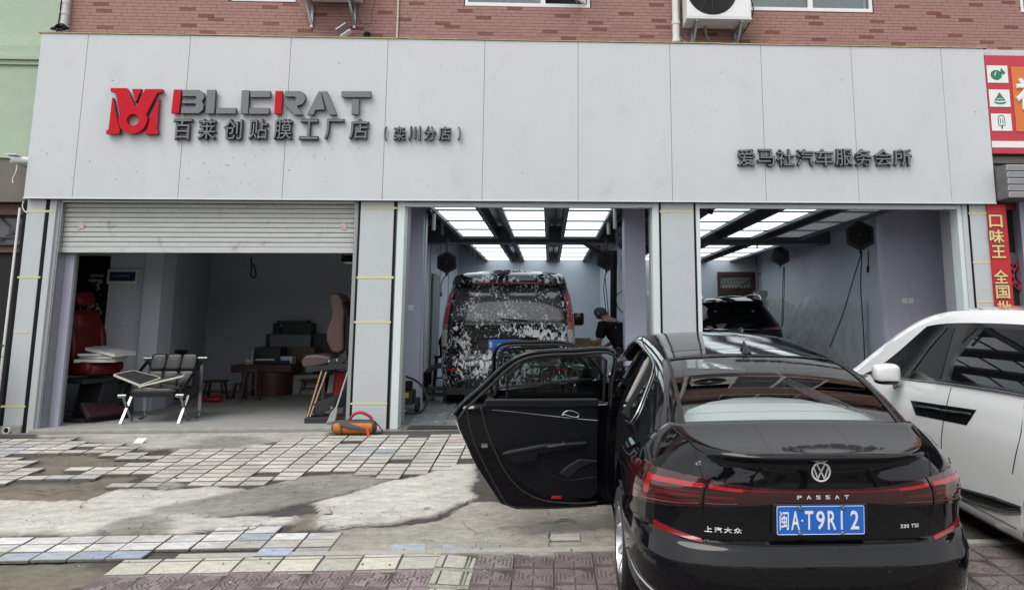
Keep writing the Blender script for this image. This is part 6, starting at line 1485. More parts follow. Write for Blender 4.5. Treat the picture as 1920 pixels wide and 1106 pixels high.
tag(MB().tube([P(827, 548, 14.2), P(827, 556, 14.2)], .022, 8).tube([P(827, 556, 14.2), P(831, 562, 14.2)], .008, 6, 1).build('blue_nozzle', [M('noz', (.03, .12, .5), .4), m_white]), 'small blue spray nozzle hanging under the left reel', 'nozzle')
c = P(1137, 487, 14.3); reel(c, .21, (-.35, -1, 0), 'black hexagonal hose reel hanging right of the van above the worker', [[c - EZ * .2, P(1132, 540, 14.3), P(1137, 590, 14.3), P(1139, 620, 14.3)], [P(1134, 515, 14.3), P(1140, 580, 14.3), P(1142, 620, 14.3)]])
c = P(1168, 440, 12.3); reel(c, .24, (-1, -.25, 0), 'black hexagonal reel seen edge on at the right wall of the wash bay')
c = P(1462, 480, 16.5); reel(c, .22, (-.45, -1, 0), 'smaller black hexagonal reel deep in the third bay', [[P(1469, 500, 16.5), P(1467, 560, 16.5), P(1466, 615, 16.2)], [P(1471, 500, 16.5), P(1470, 560, 16.5), P(1468, 610, 16.2)]])
c = P(1612, 442, 11.9); reel(c, .245, (-.45, -1, 0), 'large black hexagonal reel near the front of the third bay', [[P(1616, 472, 11.8), P(1601, 520, 11.7), P(1580, 590, 11.5), P(1556, 650, 11.3)], [P(1616, 472, 11.9), P(1614, 540, 11.9), P(1619, 620, 11.9), P(1621, 676, 11.8)], [P(1628, 470, 11.8), P(1628, 500, 11.8)]])
tag(MB().tube([P(1628, 499, 11.8), P(1627, 511, 11.8)], .022, 8).build('plug', m_black), 'black plug dangling on a short cord under the large reel', 'plug')
# mast with arm at the right of the wash bay
t = thing('black_mast', 'black post with a sloping arm behind the worker in the wash bay', 'post', P(1150, 640, 13.6))
MB().tube([P(1151, 470, 13.6), P(1150, 640, 13.6)], .06, 8).build('post', m_black, t); MB().bar(P(1090, 453, 13.6), P(1150, 488, 13.6), .07, .07).build('arm', m_black, t)
q = MB().tube(crv([P(1172, 590, 11.7), P(1158, 575, 11.8), P(1156, 555, 11.9), P(1166, 546, 11.8)], 6), .008, 6).build('cable', m_black); tag(q, 'black cable looping beside the right lavender pier', 'cable')
for px, Y, lab in ((806, 10.6, 'small black camera at the top left corner of the wash bay'), (1331, 10.6, 'small black camera at the top left of the third bay')):
    c = P(px, 397, Y); t = thing('ceiling_camera', lab, 'camera', c); MB().tube([c + EZ * .12, c + EZ * .03], .02, 8).build('mount', m_black, t); MB().tube([c, c + Vector((0, -.09, -.02))], .035, 12).build('housing', m_black, t, smooth=True)

# ---- foam covered van
def foam(m, lo=.50, hi=.54, sc=14, z0=.1, amt=1):
    nt = m.node_tree; b = nt.nodes['Principled BSDF']; tc = N(nt, 'ShaderNodeTexCoord'); mp = N(nt, 'ShaderNodeMapping'); mp.inputs['Scale'].default_value = (1, 1, .62)
    n1 = N(nt, 'ShaderNodeTexNoise', i_Scale=sc, i_Detail=5, i_Roughness=.62, i_Distortion=.9); n2 = N(nt, 'ShaderNodeTexNoise', i_Scale=2.6, i_Detail=4); lk = nt.links.new
    lk(tc.outputs['Object'], mp.inputs[0]); lk(mp.outputs[0], n1.inputs['Vector']); lk(tc.outputs['Object'], n2.inputs['Vector'])
    ad = N(nt, 'ShaderNodeMath', operation='MULTIPLY_ADD'); ad.inputs[1].default_value = .42 * amt; lk(n2.outputs['Fac'], ad.inputs[0]); lk(n1.outputs['Fac'], ad.inputs[2])
    r = N(nt, 'ShaderNodeMapRange'); r.inputs[1].default_value = lo + .21 * amt; r.inputs[2].default_value = hi + .21 * amt; lk(ad.outputs[0], r.inputs[0])
    mx = N(nt, 'ShaderNodeMix', data_type='RGBA'); lk(r.outputs[0], mx.inputs[0]); mx.inputs[6].default_value = b.inputs['Base Color'].default_value[:]; mx.inputs[7].default_value = (.62, .64, .66, 1); lk(mx.outputs[2], b.inputs['Base Color'])
    m3 = N(nt, 'ShaderNodeMath', operation='MULTIPLY_ADD'); m3.inputs[1].default_value = -1; m3.inputs[2].default_value = 1; lk(r.outputs[0], m3.inputs[0]); lk(m3.outputs[0], b.inputs['Coat Weight'])
    bp = N(nt, 'ShaderNodeBump'); bp.inputs['Strength'].default_value = .6; bp.inputs['Distance'].default_value = .01; lk(r.outputs[0], bp.inputs['Height']); lk(bp.outputs[0], b.inputs['Normal']); return m
m_vfoam = foam(paint('vanfoam', (.006, .006, .007), spec=.1), .51, .57, 24, amt=1.7); m_vglass = foam(M('vanglass', (.035, .038, .04), .12, coat=.6), .545, .59, 38, amt=1.4); m_vlamp = foam(lampmat('vanlamp', (.28, .008, .012)), .60, .63, 30); m_vlampw = foam(lampmat('vanlampw', (.42, .38, .36)), .56, .6, 15)
VM = posemat(-.615, 11.30, .097, 0, 0) @ Matrix.Diagonal((1.055, 1, 1.015, 1)); van = thing('foamy_black_van', 'black van covered in white wash foam standing in the wash bay', 'van', mat=VM)
Wv = [(.20, .86), (.3, .90), (.45, .93), (.7, .945), (1.0, .945), (1.25, .93), (1.5, .895), (1.7, .85), (1.80, .82), (1.86, .80), (1.9, .76), (1.93, .68), (1.945, .55)]
Rv = [(.20, .12), (.32, .04), (.45, .0), (.62, .0), (.66, .05), (.70, .09), (1.0, .07), (1.2, .07), (1.6, .18), (1.74, .25), (1.76, .12), (1.85, .12), (1.9, .18), (1.945, .35)]
Fv = [(.2, 4.6), (.6, 4.75), (1.0, 4.5), (1.945, 3.0)]
vc = Car(van, Wv, Rv, Fv, .32, .6, [(.2, 3.8), (2, 3.2)], 2.6, .26, (1.0, 4.0), .38, lambda y: 1)
lv = [.20, .26, .32, .38, .45, .53, .60, .64, .66, .68, .70, .76, .85, .95, 1.05, 1.15, 1.25, 1.35, 1.45, 1.55, 1.65, 1.70, 1.735, 1.75, 1.76, 1.80, 1.85, 1.88, 1.9, 1.92, 1.935, 1.945]
mb = vc.shell(lv, None, n=50, na=44); nc = vc.nc; L_ = [i for i in range((len(lv) - 1) * nc, len(lv) * nc) if mb.v[i].x < 0]
bridge(mb, lambda v: v.y < 9, crown=.03); mb.build('body', m_vfoam, van, local=True, smooth=True, weld=True, ang=45)
def vpos(x, z, off=0):
    w = lerp(Wv, z); n_ = lin(vc.nr, z); t = 1 + math.acos(sp(max(-1, min(1, -x / w)), n_ / 2)) / math.pi; p = vc.pos(t, z); e = .004; d = vc.pos(t + e, z) - vc.pos(t - e, z); nn = Vector((d.y, -d.x, 0)).normalized(); return p + nn * off
def vpatch(nm, mat, x0, x1, z0, z1, off=.008, par=None, nu=24, nv=12, shrink=True):
    def fn(u, v):
        z = z0 + (z1 - z0) * v; k = lerp(Wv, z) / .945 if shrink else 1; return vpos((x0 + (x1 - x0) * u) * k, z, off)
    mb = MB().grid(fn, nu, nv)
    return mb.build(nm, mat, par or van, local=True, smooth='all', solid=.0)
vg = vpatch('rear_window', m_vglass, -.80, .80, 1.22, 1.70, .006)
for sx in (-1, 1):
    a = (.85, .985); a = a if sx > 0 else (-a[1], -a[0])
    tl_ = vpatch('tail_light', m_vlamp, a[0], a[1], 1.18, 1.62, .010, nu=10)
    vpatch('indicator_light', M('amber', (.30, .13, .08), .3), a[0], a[1], 1.09, 1.175, .010, tl_, 10, 4); vpatch('reverse_light', m_vlampw, a[0], a[1], .84, 1.085, .010, tl_, 10, 4)
    b = (.70, .82) if sx > 0 else (-.82, -.70); vpatch('bumper_reflector', m_lampr, b[0], b[1], .50, .53, .006, None, 4, 2)
    for y in (1.0, 4.0): wheel(van, sx * .80, y, .335, .335, .22, sx, 5, mat=m_tyre)
    mb = MB(); c = Vector((sx * 1.10, 3.0, 1.24)); superell(mb, c, EX, EY, EZ, .10, .10, .12, .4, .4); mb.build('wing_mirror', m_pvan, van, local=True, smooth='all'); MB().bar(c - Vector((sx * .05, 0, .05)), (sx * .92, 3.05, 1.12), .06, .05).build('mirror_stalk', m_pvan, van, local=True)
for z in (1.195, .655):
    MB().tube([vpos(x / 10 * .84, z, .003) for x in range(-10, 11)], .004, 5).build('shut_line', m_black, van, local=True)
for sx in (-1, 1): MB().tube([vpos(sx * .835 * lerp(Wv, z) / .945, z, .004) for z in (.66, .8, 1.0, 1.2, 1.4, 1.6, 1.7)], .004, 5).build('shut_line', m_black, van, local=True)
c = vpos(0, 1.11, .004); em = MB(); em.lathe([(.038, 0), (.038, .006), (.046, .008), (.05, 0)], c, (0, -1, 0), 24)
for sx in (-1, 1):
    em.bar(c + Vector((sx * .022, -.004, .034)), c + Vector((0, -.004, -.004)), .006, .004, up=(0, 1, 0)); em.bar(c + Vector((sx * .036, -.004, .012)), c + Vector((sx * .014, -.004, -.034)), .006, .004, up=(0, 1, 0)); em.bar(c + Vector((sx * .014, -.004, -.034)), c + Vector((0, -.004, .002)), .006, .004, up=(0, 1, 0))
em.build('emblem', m_crm, van, local=True)
vp = vpatch('plate_recess', m_gloss, -.42, .42, .80, .97, .004, shrink=False)
vn = MB().box(-.27, .17, c.y + .005, c.y + .012, .80, .94).build('number_plate', m_pblue, van, local=True)
mb = MB(); x = -.255
for ch in '豫···116K':
    if ch == '·': x += .058; continue
    glyph(mb, ch, (x + (.013 if ch == '1' else 0), c.y + .0048, .825), EX, EZ, .014 if ch == '1' else .04, .09, (0, -.002, 0), 0, .01); x += .056
mb.build('character', m_pwht, vn, local=True)
MB().tube([vpos(x / 10 * .5, 1.76, .01) for x in range(-10, 11)], .012, 6).build('brake_light', M('redstrip', (.15, .005, .008), .2), van, local=True)
MB().tube(crv([vpos(.28, 1.215, .02), vpos(.1, 1.225, .035), vpos(-.1, 1.24, .03)], 4), .012, 6).build('wiper', m_matt, van, local=True)
MB().box(-.84, .84, .1, 4.5, .16, .26).build('underbody', m_matt, van, local=True)

# ---- black off-roader in the third bay
p1 = P(1475, 620, 15.6); SM = posemat(p1.x - .97, 15.5, .10, 0, 0) @ Matrix.Diagonal((1.07, 1, 1.03, 1)); suv = thing('black_suv', 'black sport utility car with chrome strip parked deep in the third bay', 'car', mat=SM)
Ws = [(.22, .84), (.35, .90), (.6, .935), (.85, .935), (1.0, .92), (1.1, .88), (1.3, .78), (1.45, .70), (1.55, .64), (1.62, .56), (1.66, .46)]
Rs = [(.22, .14), (.4, .02), (.65, .0), (.7, .06), (.95, .08), (1.1, .12), (1.3, .27), (1.45, .40), (1.52, .44), (1.55, .30), (1.6, .34), (1.66, .55)]
Fs = [(.22, 4.5), (.6, 4.7), (1.0, 4.4), (1.66, 2.6)]
sc_ = Car(suv, Ws, Rs, Fs, .5, .7, [(.2, 3.2), (2, 2.9)], 2.4, .26, (1.0, 3.8), .38, lambda y: 1)
ls = [.22, .3, .4, .5, .6, .65, .7, .8, .9, .95, 1.0, 1.05, 1.1, 1.2, 1.3, 1.4, 1.45, 1.5, 1.53, 1.55, 1.58, 1.62, 1.645, 1.66]
mb = sc_.shell(ls, None, n=40, na=40); nc = sc_.nc; L_ = [i for i in range((len(ls) - 1) * nc, len(ls) * nc) if mb.v[i].x < 0]
bridge(mb, lambda v: v.y < 9, crown=.03); mb.build('body', m_pblack, suv, local=True, smooth=True, weld=True, ang=45)
def spos(x, z, off=0):
    w = lerp(Ws, z); n_ = lin(sc_.nr, z); t = 1 + math.acos(sp(max(-1, min(1, -x / w)), n_ / 2)) / math.pi; p = sc_.pos(t, z); e = .004; d = sc_.pos(t + e, z) - sc_.pos(t - e, z); nn = Vector((d.y, -d.x, 0)).normalized(); return p + nn * off
MB().grid(lambda u, v: spos((-.74 + 1.48 * u) * (1 - .30 * v), 1.08 + .40 * v, .008), 20, 10).build('rear_window', m_tint, suv, local=True, smooth='all')
MB().tube([spos(x / 10 * .86, 1.0 + .015 * (abs(x) / 10) ** 2, .012) for x in range(-10, 11)], .009, 6).build('chrome_strip', m_crm, suv, local=True)
for sx in (-1, 1):
    MB().grid(lambda u, v: spos(sx * (.52 + .385 * u), 1.02 + (.01 + .05 * u) * v, .012), 14, 3).build('tail_light', m_lampr, suv, local=True, smooth='all')
    MB().tube(crv([(sx * .60, .75, 1.60), (sx * .60, .9, 1.70), (sx * .60, 1.6, 1.735), (sx * .60, 2.6, 1.69)], 5), .018, 8).build('roof_rail', m_crm, suv, local=True, smooth='all')
    for y in (1.0, 3.8): wheel(suv, sx * .80, y, .345, .345, .22, sx, 6)
c = spos(0, 1.0, .014); MB().lathe([(.036, 0), (.036, .008), (.048, .010), (.05, 0)], c, (0, -1, 0), 24).bar(c + Vector((-.018, -.006, .026)), c + Vector((-.018, -.006, -.026)), .008, .005, up=(0, 1, 0)).bar(c + Vector((.018, -.006, .026)), c + Vector((.018, -.006, -.026)), .008, .005, up=(0, 1, 0)).bar(c + Vector((-.018, -.006, .026)), c + Vector((.018, -.006, -.026)), .008, .005, up=(0, 1, 0)).build('emblem', m_crm, suv, local=True)
MB().prism([(-.015, .95, 1.665), (-.015, 1.08, 1.665), (-.015, .95, 1.735)], (.03, 0, 0)).build('antenna', m_gloss, suv, local=True)
MB().box(-.84, .84, .1, 4.4, .2, .28).build('underbody', m_matt, suv, local=True)
# second dark car roof beyond it
OM = posemat(P(1318, 560, 18.4).x - .3, 17.9, .10, R(8), 0)

# ---- back window with lattice and grey cabinet in the third bay
wa_, wb_ = P(1345, 510, 20.48), P(1421, 585, 20.48)
t = thing('lattice_window', 'dark brown framed opening with diamond lattice in the back wall', 'window', (wa_.x, 20.5, wb_.z))
x0, x1, z1, z0 = wa_.x, wb_.x, wa_.z, P(1400, 610, 20.48).z; m_dkw = M('darkwood', (.06, .025, .022), .6)
zi1, zi0 = P(1380, 518, 20.48).z, P(1380, 540, 20.48).z; xi0, xi1 = P(1350, 530, 20.48).x, P(1408, 530, 20.48).x
MB().box(x0, xi0 - .002, 20.42, 20.495, z0, z1).box(xi1 + .002, x1, 20.42, 20.495, z0, z1).box(xi0, xi1, 20.42, 20.495, zi1 + .002, z1).box(xi0, xi1, 20.42, 20.495, z0, zi0 - .002).build('frame', m_dkw, t)
MB().box(xi0, xi1, 20.48, 20.495, zi0, zi1).build('pane', M('litpane', (.42, .44, .38), .8), t)
la = MB(); n_ = 10; w = (xi1 - xi0) / n_; h = zi1 - zi0
for k in range(n_):
    x = xi0 + w * k; zc1 = zi0 + h * .32
    la.bar((x, 20.465, zi1), (x + w, 20.465, zi0 + h * .5), .014, .01).bar((x + w, 20.465, zi1), (x, 20.465, zi0 + h * .5), .014, .01); la.bar((x, 20.465, zi0 + h * .5), (x + w * .5, 20.465, zi0 + h * .28), .014, .01).bar((x + w, 20.465, zi0 + h * .5), (x + w * .5, 20.465, zi0 + h * .28), .014, .01); la.bar((x + w * .5, 20.465, zi0 + h * .28), (x + w * .5, 20.465, zi0), .014, .01)
la.build('lattice', m_dkw, t); MB().bar((xi0 + .3, 20.40, zi0 - .1), (x1 - .1, 20.40, zi1 - .05), .02, .02).build('stay', m_dkw, t)
ca, cb_ = P(1423, 545, 19.6), P(1462, 545, 19.6); t = thing('grey_cabinet', 'tall grey framed cabinet at the back right of the third bay', 'cabinet', (ca.x, 19.6, .1)); m_cab = M('cabgrey', (.25, .28, .28), .5)
MB().box(ca.x, cb_.x, 19.62, 20.2, .1, ca.z).build('carcass', m_cab, t)
for k in range(3): w = (cb_.x - ca.x) / 3; MB().box(ca.x + w * k + .01, ca.x + w * (k + 1) - .01, 19.60, 19.619, .12, ca.z - .08).build('door_leaf', m_cab, t, bevel=.005)
# plastic sheeting along the right wall
m_sheet = bpy.data.materials.new('plasticsheet'); m_sheet.use_nodes = True; nt = m_sheet.node_tree; b = nt.nodes['Principled BSDF']; b.inputs['Base Color'].default_value = (.78, .81, .82, 1); b.inputs['Roughness'].default_value = .16; b.inputs['Alpha'].default_value = .6; b.inputs['Coat Weight'].default_value = .5
def sheet_y(y0, y1, zt, seed, label):
    r_ = random.Random(seed); sag = [zt - r_.uniform(0, .22) for _ in range(9)]
    def fn(u, v):
        y = y0 + (y1 - y0) * u; k = u * 8; i = min(7, int(k)); top = sag[i] + (sag[i + 1] - sag[i]) * (k - i); z = .12 + (top - .12) * v; f = 1 - v * .5
        x = 5.715 - .05 - f * (.05 * abs(noise.noise((y * 2.2, z * .7, seed))) + .10 * abs(noise.noise((y * 3 + z * 2.5, z * 1.6, seed + 5))) + .015 * noise.noise((y * 7, z * 6, seed)))
        return (x, y, z)
    q = MB().grid(fn, 90, 40).build('plastic_sheet', m_sheet, smooth='all'); tag(q, label, 'plastic sheet')
sheet_y(13.3, 15.6, 1.75, 1, 'clear plastic sheet taped to the wall nearest the large reel'); sheet_y(15.4, 18.2, 1.85, 2, 'clear plastic sheet on the wall between two dark pipes'); sheet_y(18.0, 20.0, 1.95, 3, 'clear plastic sheet at the far end of the right wall')
tag(MB().tube(crv([P(1535, 458, 16.3), P(1538, 470, 16.3), P(1540, 545, 16.3)], 4), .04, 8).build('dark_pipe', m_black), 'dark pipe running down the right wall of the third bay', 'pipe')
tag(MB().tube([P(1418, 480, 20.2), P(1419, 515, 20.2), P(1420, 560, 20.2)], .035, 8).bar(P(1420, 512, 20.2), P(1430, 516, 20.2), .03, .03).build('wall_pipe', M('pipegrey', (.2, .21, .22), .5)), 'grey pipe with a small bracket in the back corner', 'pipe')

# ---- wash bay floor things
m_grate = M('grate', (.24, .26, .27), .45)
ga, gb_ = Z0(778, 800, .02), Z0(800, 756, .09)
t = thing('floor_grate', 'grey ribbed plastic drain mat on the wash bay floor beside the van', 'floor grate', (-1.6, 10.8, .05)); mb = MB()
x0, x1 = -1.78, -1.36
fz = lambda y: .012 + (y - 9.98) / 1.42 * .088 if y < 11.4 else .10
for k in range(34):
    x = x0 + (x1 - x0) * k / 33; mb.bar((x, 10.02, fz(10.02) + .012), (x, 11.38, fz(11.38) + .012), .006, .016)
for k in range(24):
    y = 10.03 + k * .058; mb.bar((x0, y, fz(y) + .010), (x1, y, fz(y) + .010), .010, .010)
mb.build('ribs', m_grate, t); tag(t.children[0], kind='stuff')
q = MB().box(-1.75, .9, 9.70, 9.92, .0, .022).build('rubber_mat', m_rubber, bevel=.006); tag(q, 'black rubber strip lying across the wash bay entrance', 'mat')
fl = MB()
for k in range(40): q_ = (rnd.uniform(-1.8, -1.0), rnd.uniform(10.1, 11.5)); fl.lathe([(0, .004), (rnd.uniform(.008, .03), .002)], (q_[0], q_[1], fz(q_[1]) + .02), (0, 0, 1), 7)
tag(fl.build('foam_flecks', M('foamfleck', (.6, .62, .64), .6)), kind='stuff')
t = thing('pressure_washer', 'black pressure washer with a coiled hose by the left pier', 'pressure washer', (-2.0, 11.0, .06)); c = P(762, 745, 10.95); zf = fz(10.95)
MB().box(c.x - .16, c.x + .10, 10.85, 11.15, zf + .10, zf + .30).build('motor', m_matt, t, bevel=.02); MB().tube([(c.x - .15, 10.9, zf + .36), (c.x + .08, 10.9, zf + .36)], .07, 12).build('pump', m_black, t, smooth=True)
MB().box(c.x + .0, c.x + .05, 10.835, 10.849, zf + .2, zf + .27).build('label', M('yel', (.45, .35, .05), .5), t)
for dx in (-.19, .15): MB().lathe([(.04, -.03), (.10, -.025), (.10, .025), (.04, .03)], (c.x + dx, 10.98, zf + .10), (1, 0, 0), 18).build('wheel', m_rubber, t, smooth=True)
MB().tube(crv([(c.x - .2, 10.9, zf + .45), (c.x - .05, 10.86, zf + .50), (c.x + .2, 10.8, zf + .40), (c.x + .32, 10.75, zf + .2), (c.x + .25, 10.7, zf + .03), (c.x, 10.7, zf + .02), (c.x - .2, 10.72, zf + .1), (c.x - .25, 10.75, zf + .2)], 6), .016, 8).build('hose', m_rubber, t, smooth='all')
tag(MB().tube(crv([P(749, 640, 11.1), P(752, 680, 11.1), P(758, 710, 11.0), P(766, 728, 10.95)], 6), .008, 6).build('cable', m_black), 'black cable running down the left pier to the pressure washer', 'cable')
t = thing('plastic_trolley', 'grey arched plastic trolley standing left of the van', 'trolley', (-1.9, 12.1, .1)); Y = 12.1; m_tro = M('trolley', (.055, .06, .06), .5)
o_ = [P(792, 750, Y), P(793, 712, Y), P(800, 697, Y), P(812, 688, Y), P(834, 685, Y), P(834, 752, Y)]; o_[0].z = .1; o_[-1].z = .1
for dy in (0, .35):
    pts = [p + EY * dy for p in o_]; mb = MB()
    for a, b in zip(pts, pts[1:]): mb.bar(a, b, .05, .07)
    mb.build('arch_frame', m_tro, t)
for py in (730, 741): z = P(810, py, Y).z; MB().box(o_[0].x + .02, o_[-1].x - .02, Y, Y + .35, z - .02, z + .02).build('shelf', m_tro, t)
MB().box(P(795, 700, Y).x, P(806, 700, Y).x, Y - .03, Y + .2, P(800, 722, Y).z, P(800, 698, Y).z).build('bin', m_black, t, bevel=.01)
def stool(c, h, w, label, mat, name='stool', rot=0, splay=.04, seat_t=.035, grp=None):
    t = thing(name, label, 'stool', c, rot, grp); c = Vector(c)
    MB().box(-w / 2, w / 2, -w * .32, w * .32, h - seat_t, h).build('seat', mat, t, local=True, bevel=.008)
    for sx in (-1, 1):
        for sy in (-1, 1): MB().bar((sx * w * .36, sy * w * .22, h - seat_t - .001), (sx * (w * .36 + splay), sy * (w * .22 + splay), 0), .03, .03).build('leg', mat, t, local=True)
        MB().bar((sx * (w * .36 + splay * .6), -w * .22 - splay * .6, h * .35), (sx * (w * .36 + splay * .6), w * .22 + splay * .6, h * .35), .022, .022).build('stretcher', mat, t, local=True)
    MB().bar((-w * .36 - splay * .5, 0, h * .42), (w * .36 + splay * .5, 0, h * .42), .022, .022).build('stretcher', mat, t, local=True)
    return t
p_ = P(826, 700, 13.2); stool((p_.x + .02, 13.2, .1), P(826, 667, 13.2).z - .1, .26, 'tall black stool behind the plastic trolley', m_black)
# cardboard boxes behind the worker
m_card = M('cardboard', (.34, .25, .14), .85, var=.08)
def carton(px0, px1, py, Y, label, zf=.1, mat=m_card, pyb=None, dep=.4):
    a, b = P(px0, py, Y), P(px1, py, Y); zb_ = P(px0, pyb, Y).z if pyb else zf
    t = thing('cardboard_box', label, 'box', ((a.x + b.x) / 2, Y, zb_)); MB().box(a.x, b.x, Y, Y + dep, zb_, a.z).build('box', mat, t, bevel=.004)
    MB().box(a.x + .002, b.x - .002, Y - .002, Y - .0005, (a.z + zb_) / 2 - .004 + (a.z - zb_) * .25, (a.z + zb_) / 2 + .004 + (a.z - zb_) * .25).build('flap_seam', M('cardseam', (.2, .14, .08), .9), t)
carton(1072, 1108, 634, 14.6, 'plain cardboard box left of the worker in the wash bay', .1); carton(1109, 1128, 638, 14.8, 'narrow cardboard box partly behind the worker', .1)
t = thing('equipment_case', 'dark grey machine case on the floor seen through the open car door', 'case', P(1100, 690, 12.8)); a, b = P(1072, 672, 12.8), P(1125, 672, 12.8)
MB().box(a.x, b.x, 12.8, 13.2, .1, a.z).build('housing', m_tro, t, bevel=.06); MB().box(a.x + .1, b.x - .2, 12.79, 12.80, .45, .72).build('window', M('casewin', (.3, .32, .32), .3), t, bevel=.004)

# ---- people
m_skin = M('skin', (.20, .115, .085), .6, spec=.3); m_hair = M('hair', (.012, .011, .010), .7, bump=.4, bscale=200); m_shirt = M('shirt', (.005, .005, .007), .9, spec=.1, bump=.3, bscale=60); m_trou = M('trousers', (.014, .014, .018), .85, bump=.3, bscale=50)
def skin(name, joints, edges, mat, parent, sub=2):
    """joints: name -> (x, y, z, r) or (x, y, z, rx, ry)"""
    me = bpy.data.meshes.new(name); ks = list(joints); ix = {k: i for i, k in enumerate(ks)}
    me.from_pydata([joints[k][:3] for k in ks], [(ix[a], ix[b]) for a, b in edges], []); o = bpy.data.objects.new(name, me); COL.objects.link(o); o.parent = parent; MW[o.name] = Matrix()
    me.materials.append(mat); md = o.modifiers.new('skin', 'SKIN'); md.use_smooth_shade = True
    sv = me.skin_vertices[0].data
    for k in ks: j = joints[k]; sv[ix[k]].radius = (j[3], j[4] if len(j) > 4 else j[3])
    sv[0].use_root = True; s2 = o.modifiers.new('sub', 'SUBSURF'); s2.levels = sub; s2.render_levels = sub; return o
def person(loc, rz, label, shirt=m_shirt):
    """bent forward over a bench: local frame faces -x"""
    t = thing('person', label, 'person', loc, rz)
    J = {'pelvis': (0, 0, .90, .135, .15), 'belly': (-.05, 0, 1.03, .13, .145), 'chest': (-.16, 0, 1.22, .13, .165), 'collar': (-.26, 0, 1.36, .085, .11), 'neck': (-.33, 0, 1.42, .055), 'skull': (-.38, 0, 1.47, .075)}
    E_ = [('pelvis', 'belly'), ('belly', 'chest'), ('chest', 'collar'), ('collar', 'neck'), ('neck', 'skull')]
    for s_, sy in (('l', -1), ('r', 1)):
        J.update({f'hip{s_}': (.0, sy * .09, .84, .095), f'knee{s_}': (-.02, sy * .10, .48, .062), f'ank{s_}': (.03, sy * .11, .10, .042), f'toe{s_}': (-.13, sy * .12, .045, .04, .03),
                  f'sho{s_}': (-.25, sy * .19, 1.32, .062), f'elb{s_}': (-.28, sy * .24, 1.05, .045), f'wri{s_}': (-.45, sy * .16, .92, .028), f'hand{s_}': (-.53, sy * .13, .90, .035, .02)})
        E_ += [('pelvis', f'hip{s_}'), (f'hip{s_}', f'knee{s_}'), (f'knee{s_}', f'ank{s_}'), (f'ank{s_}', f'toe{s_}'), ('collar', f'sho{s_}'), (f'sho{s_}', f'elb{s_}'), (f'elb{s_}', f'wri{s_}'), (f'wri{s_}', f'hand{s_}')]
    bd = skin('body', J, E_, m_skin, t)
    for s_, sy in (('l', -1), ('r', 1)):
        hx, hy, hz = -.53, sy * .13, .90
        for k in range(4):
            yy = hy + (k - 1.5) * .019; ln = (.062, .074, .078, .066)[k]
            F = {'a': (hx + .01, hy + (k - 1.5) * .014, hz, .010), 'b': (hx - .035, yy, hz - .002, .009), 'c': (hx - .035 - ln * .5, yy, hz - .016, .008), 'd': (hx - .035 - ln * .85, yy, hz - .04, .007)}
            skin('finger', F, [('a', 'b'), ('b', 'c'), ('c', 'd')], m_skin, bd, 1)
        F = {'a': (hx + .03, hy - sy * .015, hz, .011), 'b': (hx, hy - sy * .045, hz - .008, .010), 'c': (hx - .03, hy - sy * .055, hz - .022, .009)}; skin('thumb', F, [('a', 'b'), ('b', 'c')], m_skin, bd, 1)
    # head with face, turned down
    hd = MB(); hc = Vector((-.415, 0, 1.505)); fw = Vector((-.75, 0, -.66)); up_ = Vector((-.66, 0, .75))
    def head(u, v):
        a = (u * 2 - 1) * math.pi; n_ = (v - .5) * math.pi; x, y, z = math.cos(n_) * math.cos(a), math.cos(n_) * math.sin(a), math.sin(n_)
        rx, ry, rz_ = .098, .076, .118
        if z < 0: ry *= 1 - .22 * -z; rx *= 1 - .1 * -z
        if x > 0: rx *= .95
        d = .012 * math.exp(-((y * 3.6) ** 2 + ((z + .12) * 5) ** 2)) * 2.0 if x > 0 else 0       # nose
        d -= .006 * (math.exp(-(((abs(y) - .38) * 6) ** 2 + ((z - .08) * 8) ** 2))) if x > 0 else 0 # eye sockets
        return hc + fw * (rx * x + d) + Vector((0, 1, 0)) * ry * y + up_ * rz_ * z
    hd.grid(head, 40, 28); ho = hd.build('head', m_skin, bd, local=True, smooth='all', weld=True)
    for sy in (-1, 1): e = MB(); superell(e, hc + Vector((0, sy * .077, 0)) - fw * .005, fw, (0, 1, 0), up_, .02, .01, .032, .9, .9, 10, 8); e.build('ear', m_skin, ho.parent, local=True, smooth='all')
    for sy in (-1, 1): e = MB(); superell(e, hc + fw * .086 + Vector((0, sy * .028, 0)) + up_ * .012, fw, (0, 1, 0), up_, .006, .012, .006, 1, 1, 8, 6); e.build('eye', m_black, ho.parent, local=True, smooth='all')
    e = MB(); superell(e, hc + fw * .088 - up_ * .05, fw, (0, 1, 0), up_, .006, .022, .006, 1, 1, 8, 6); e.build('mouth', M('lips', (.25, .10, .08), .5), ho.parent, local=True, smooth='all')
    hr = MB(); hr.grid(lambda u, v: hc + (Vector(head(u, v)) - hc) * (1.09 + .03 * noise.noise((u * 30, v * 20, 1))), 40, 28, keep=lambda u, v: (v > .60) or (v > .30 and abs(u - .5) > .17)); hr.build('hair', m_hair, bd, local=True, smooth='all')
    S_ = {'z': (.02, 0, .82, .165, .19), 'w': (.01, 0, .93, .172, .192), 'b': (-.05, 0, 1.06, .168, .186), 'c': (-.15, 0, 1.22, .168, .202), 'n': (-.245, 0, 1.355, .095, .12)}
    SE = [('z', 'w'), ('w', 'b'), ('b', 'c'), ('c', 'n')]
    for s_, sy in (('l', -1), ('r', 1)): S_.update({'s' + s_: (-.25, sy * .19, 1.325, .088), 'e' + s_: (-.28, sy * .24, 1.06, .078)}); SE += [('n', 's' + s_), ('s' + s_, 'e' + s_)]
    skin('shirt', S_, SE, shirt, bd)
    T = {'w': (0, 0, .90, .15, .168)}; TE = []
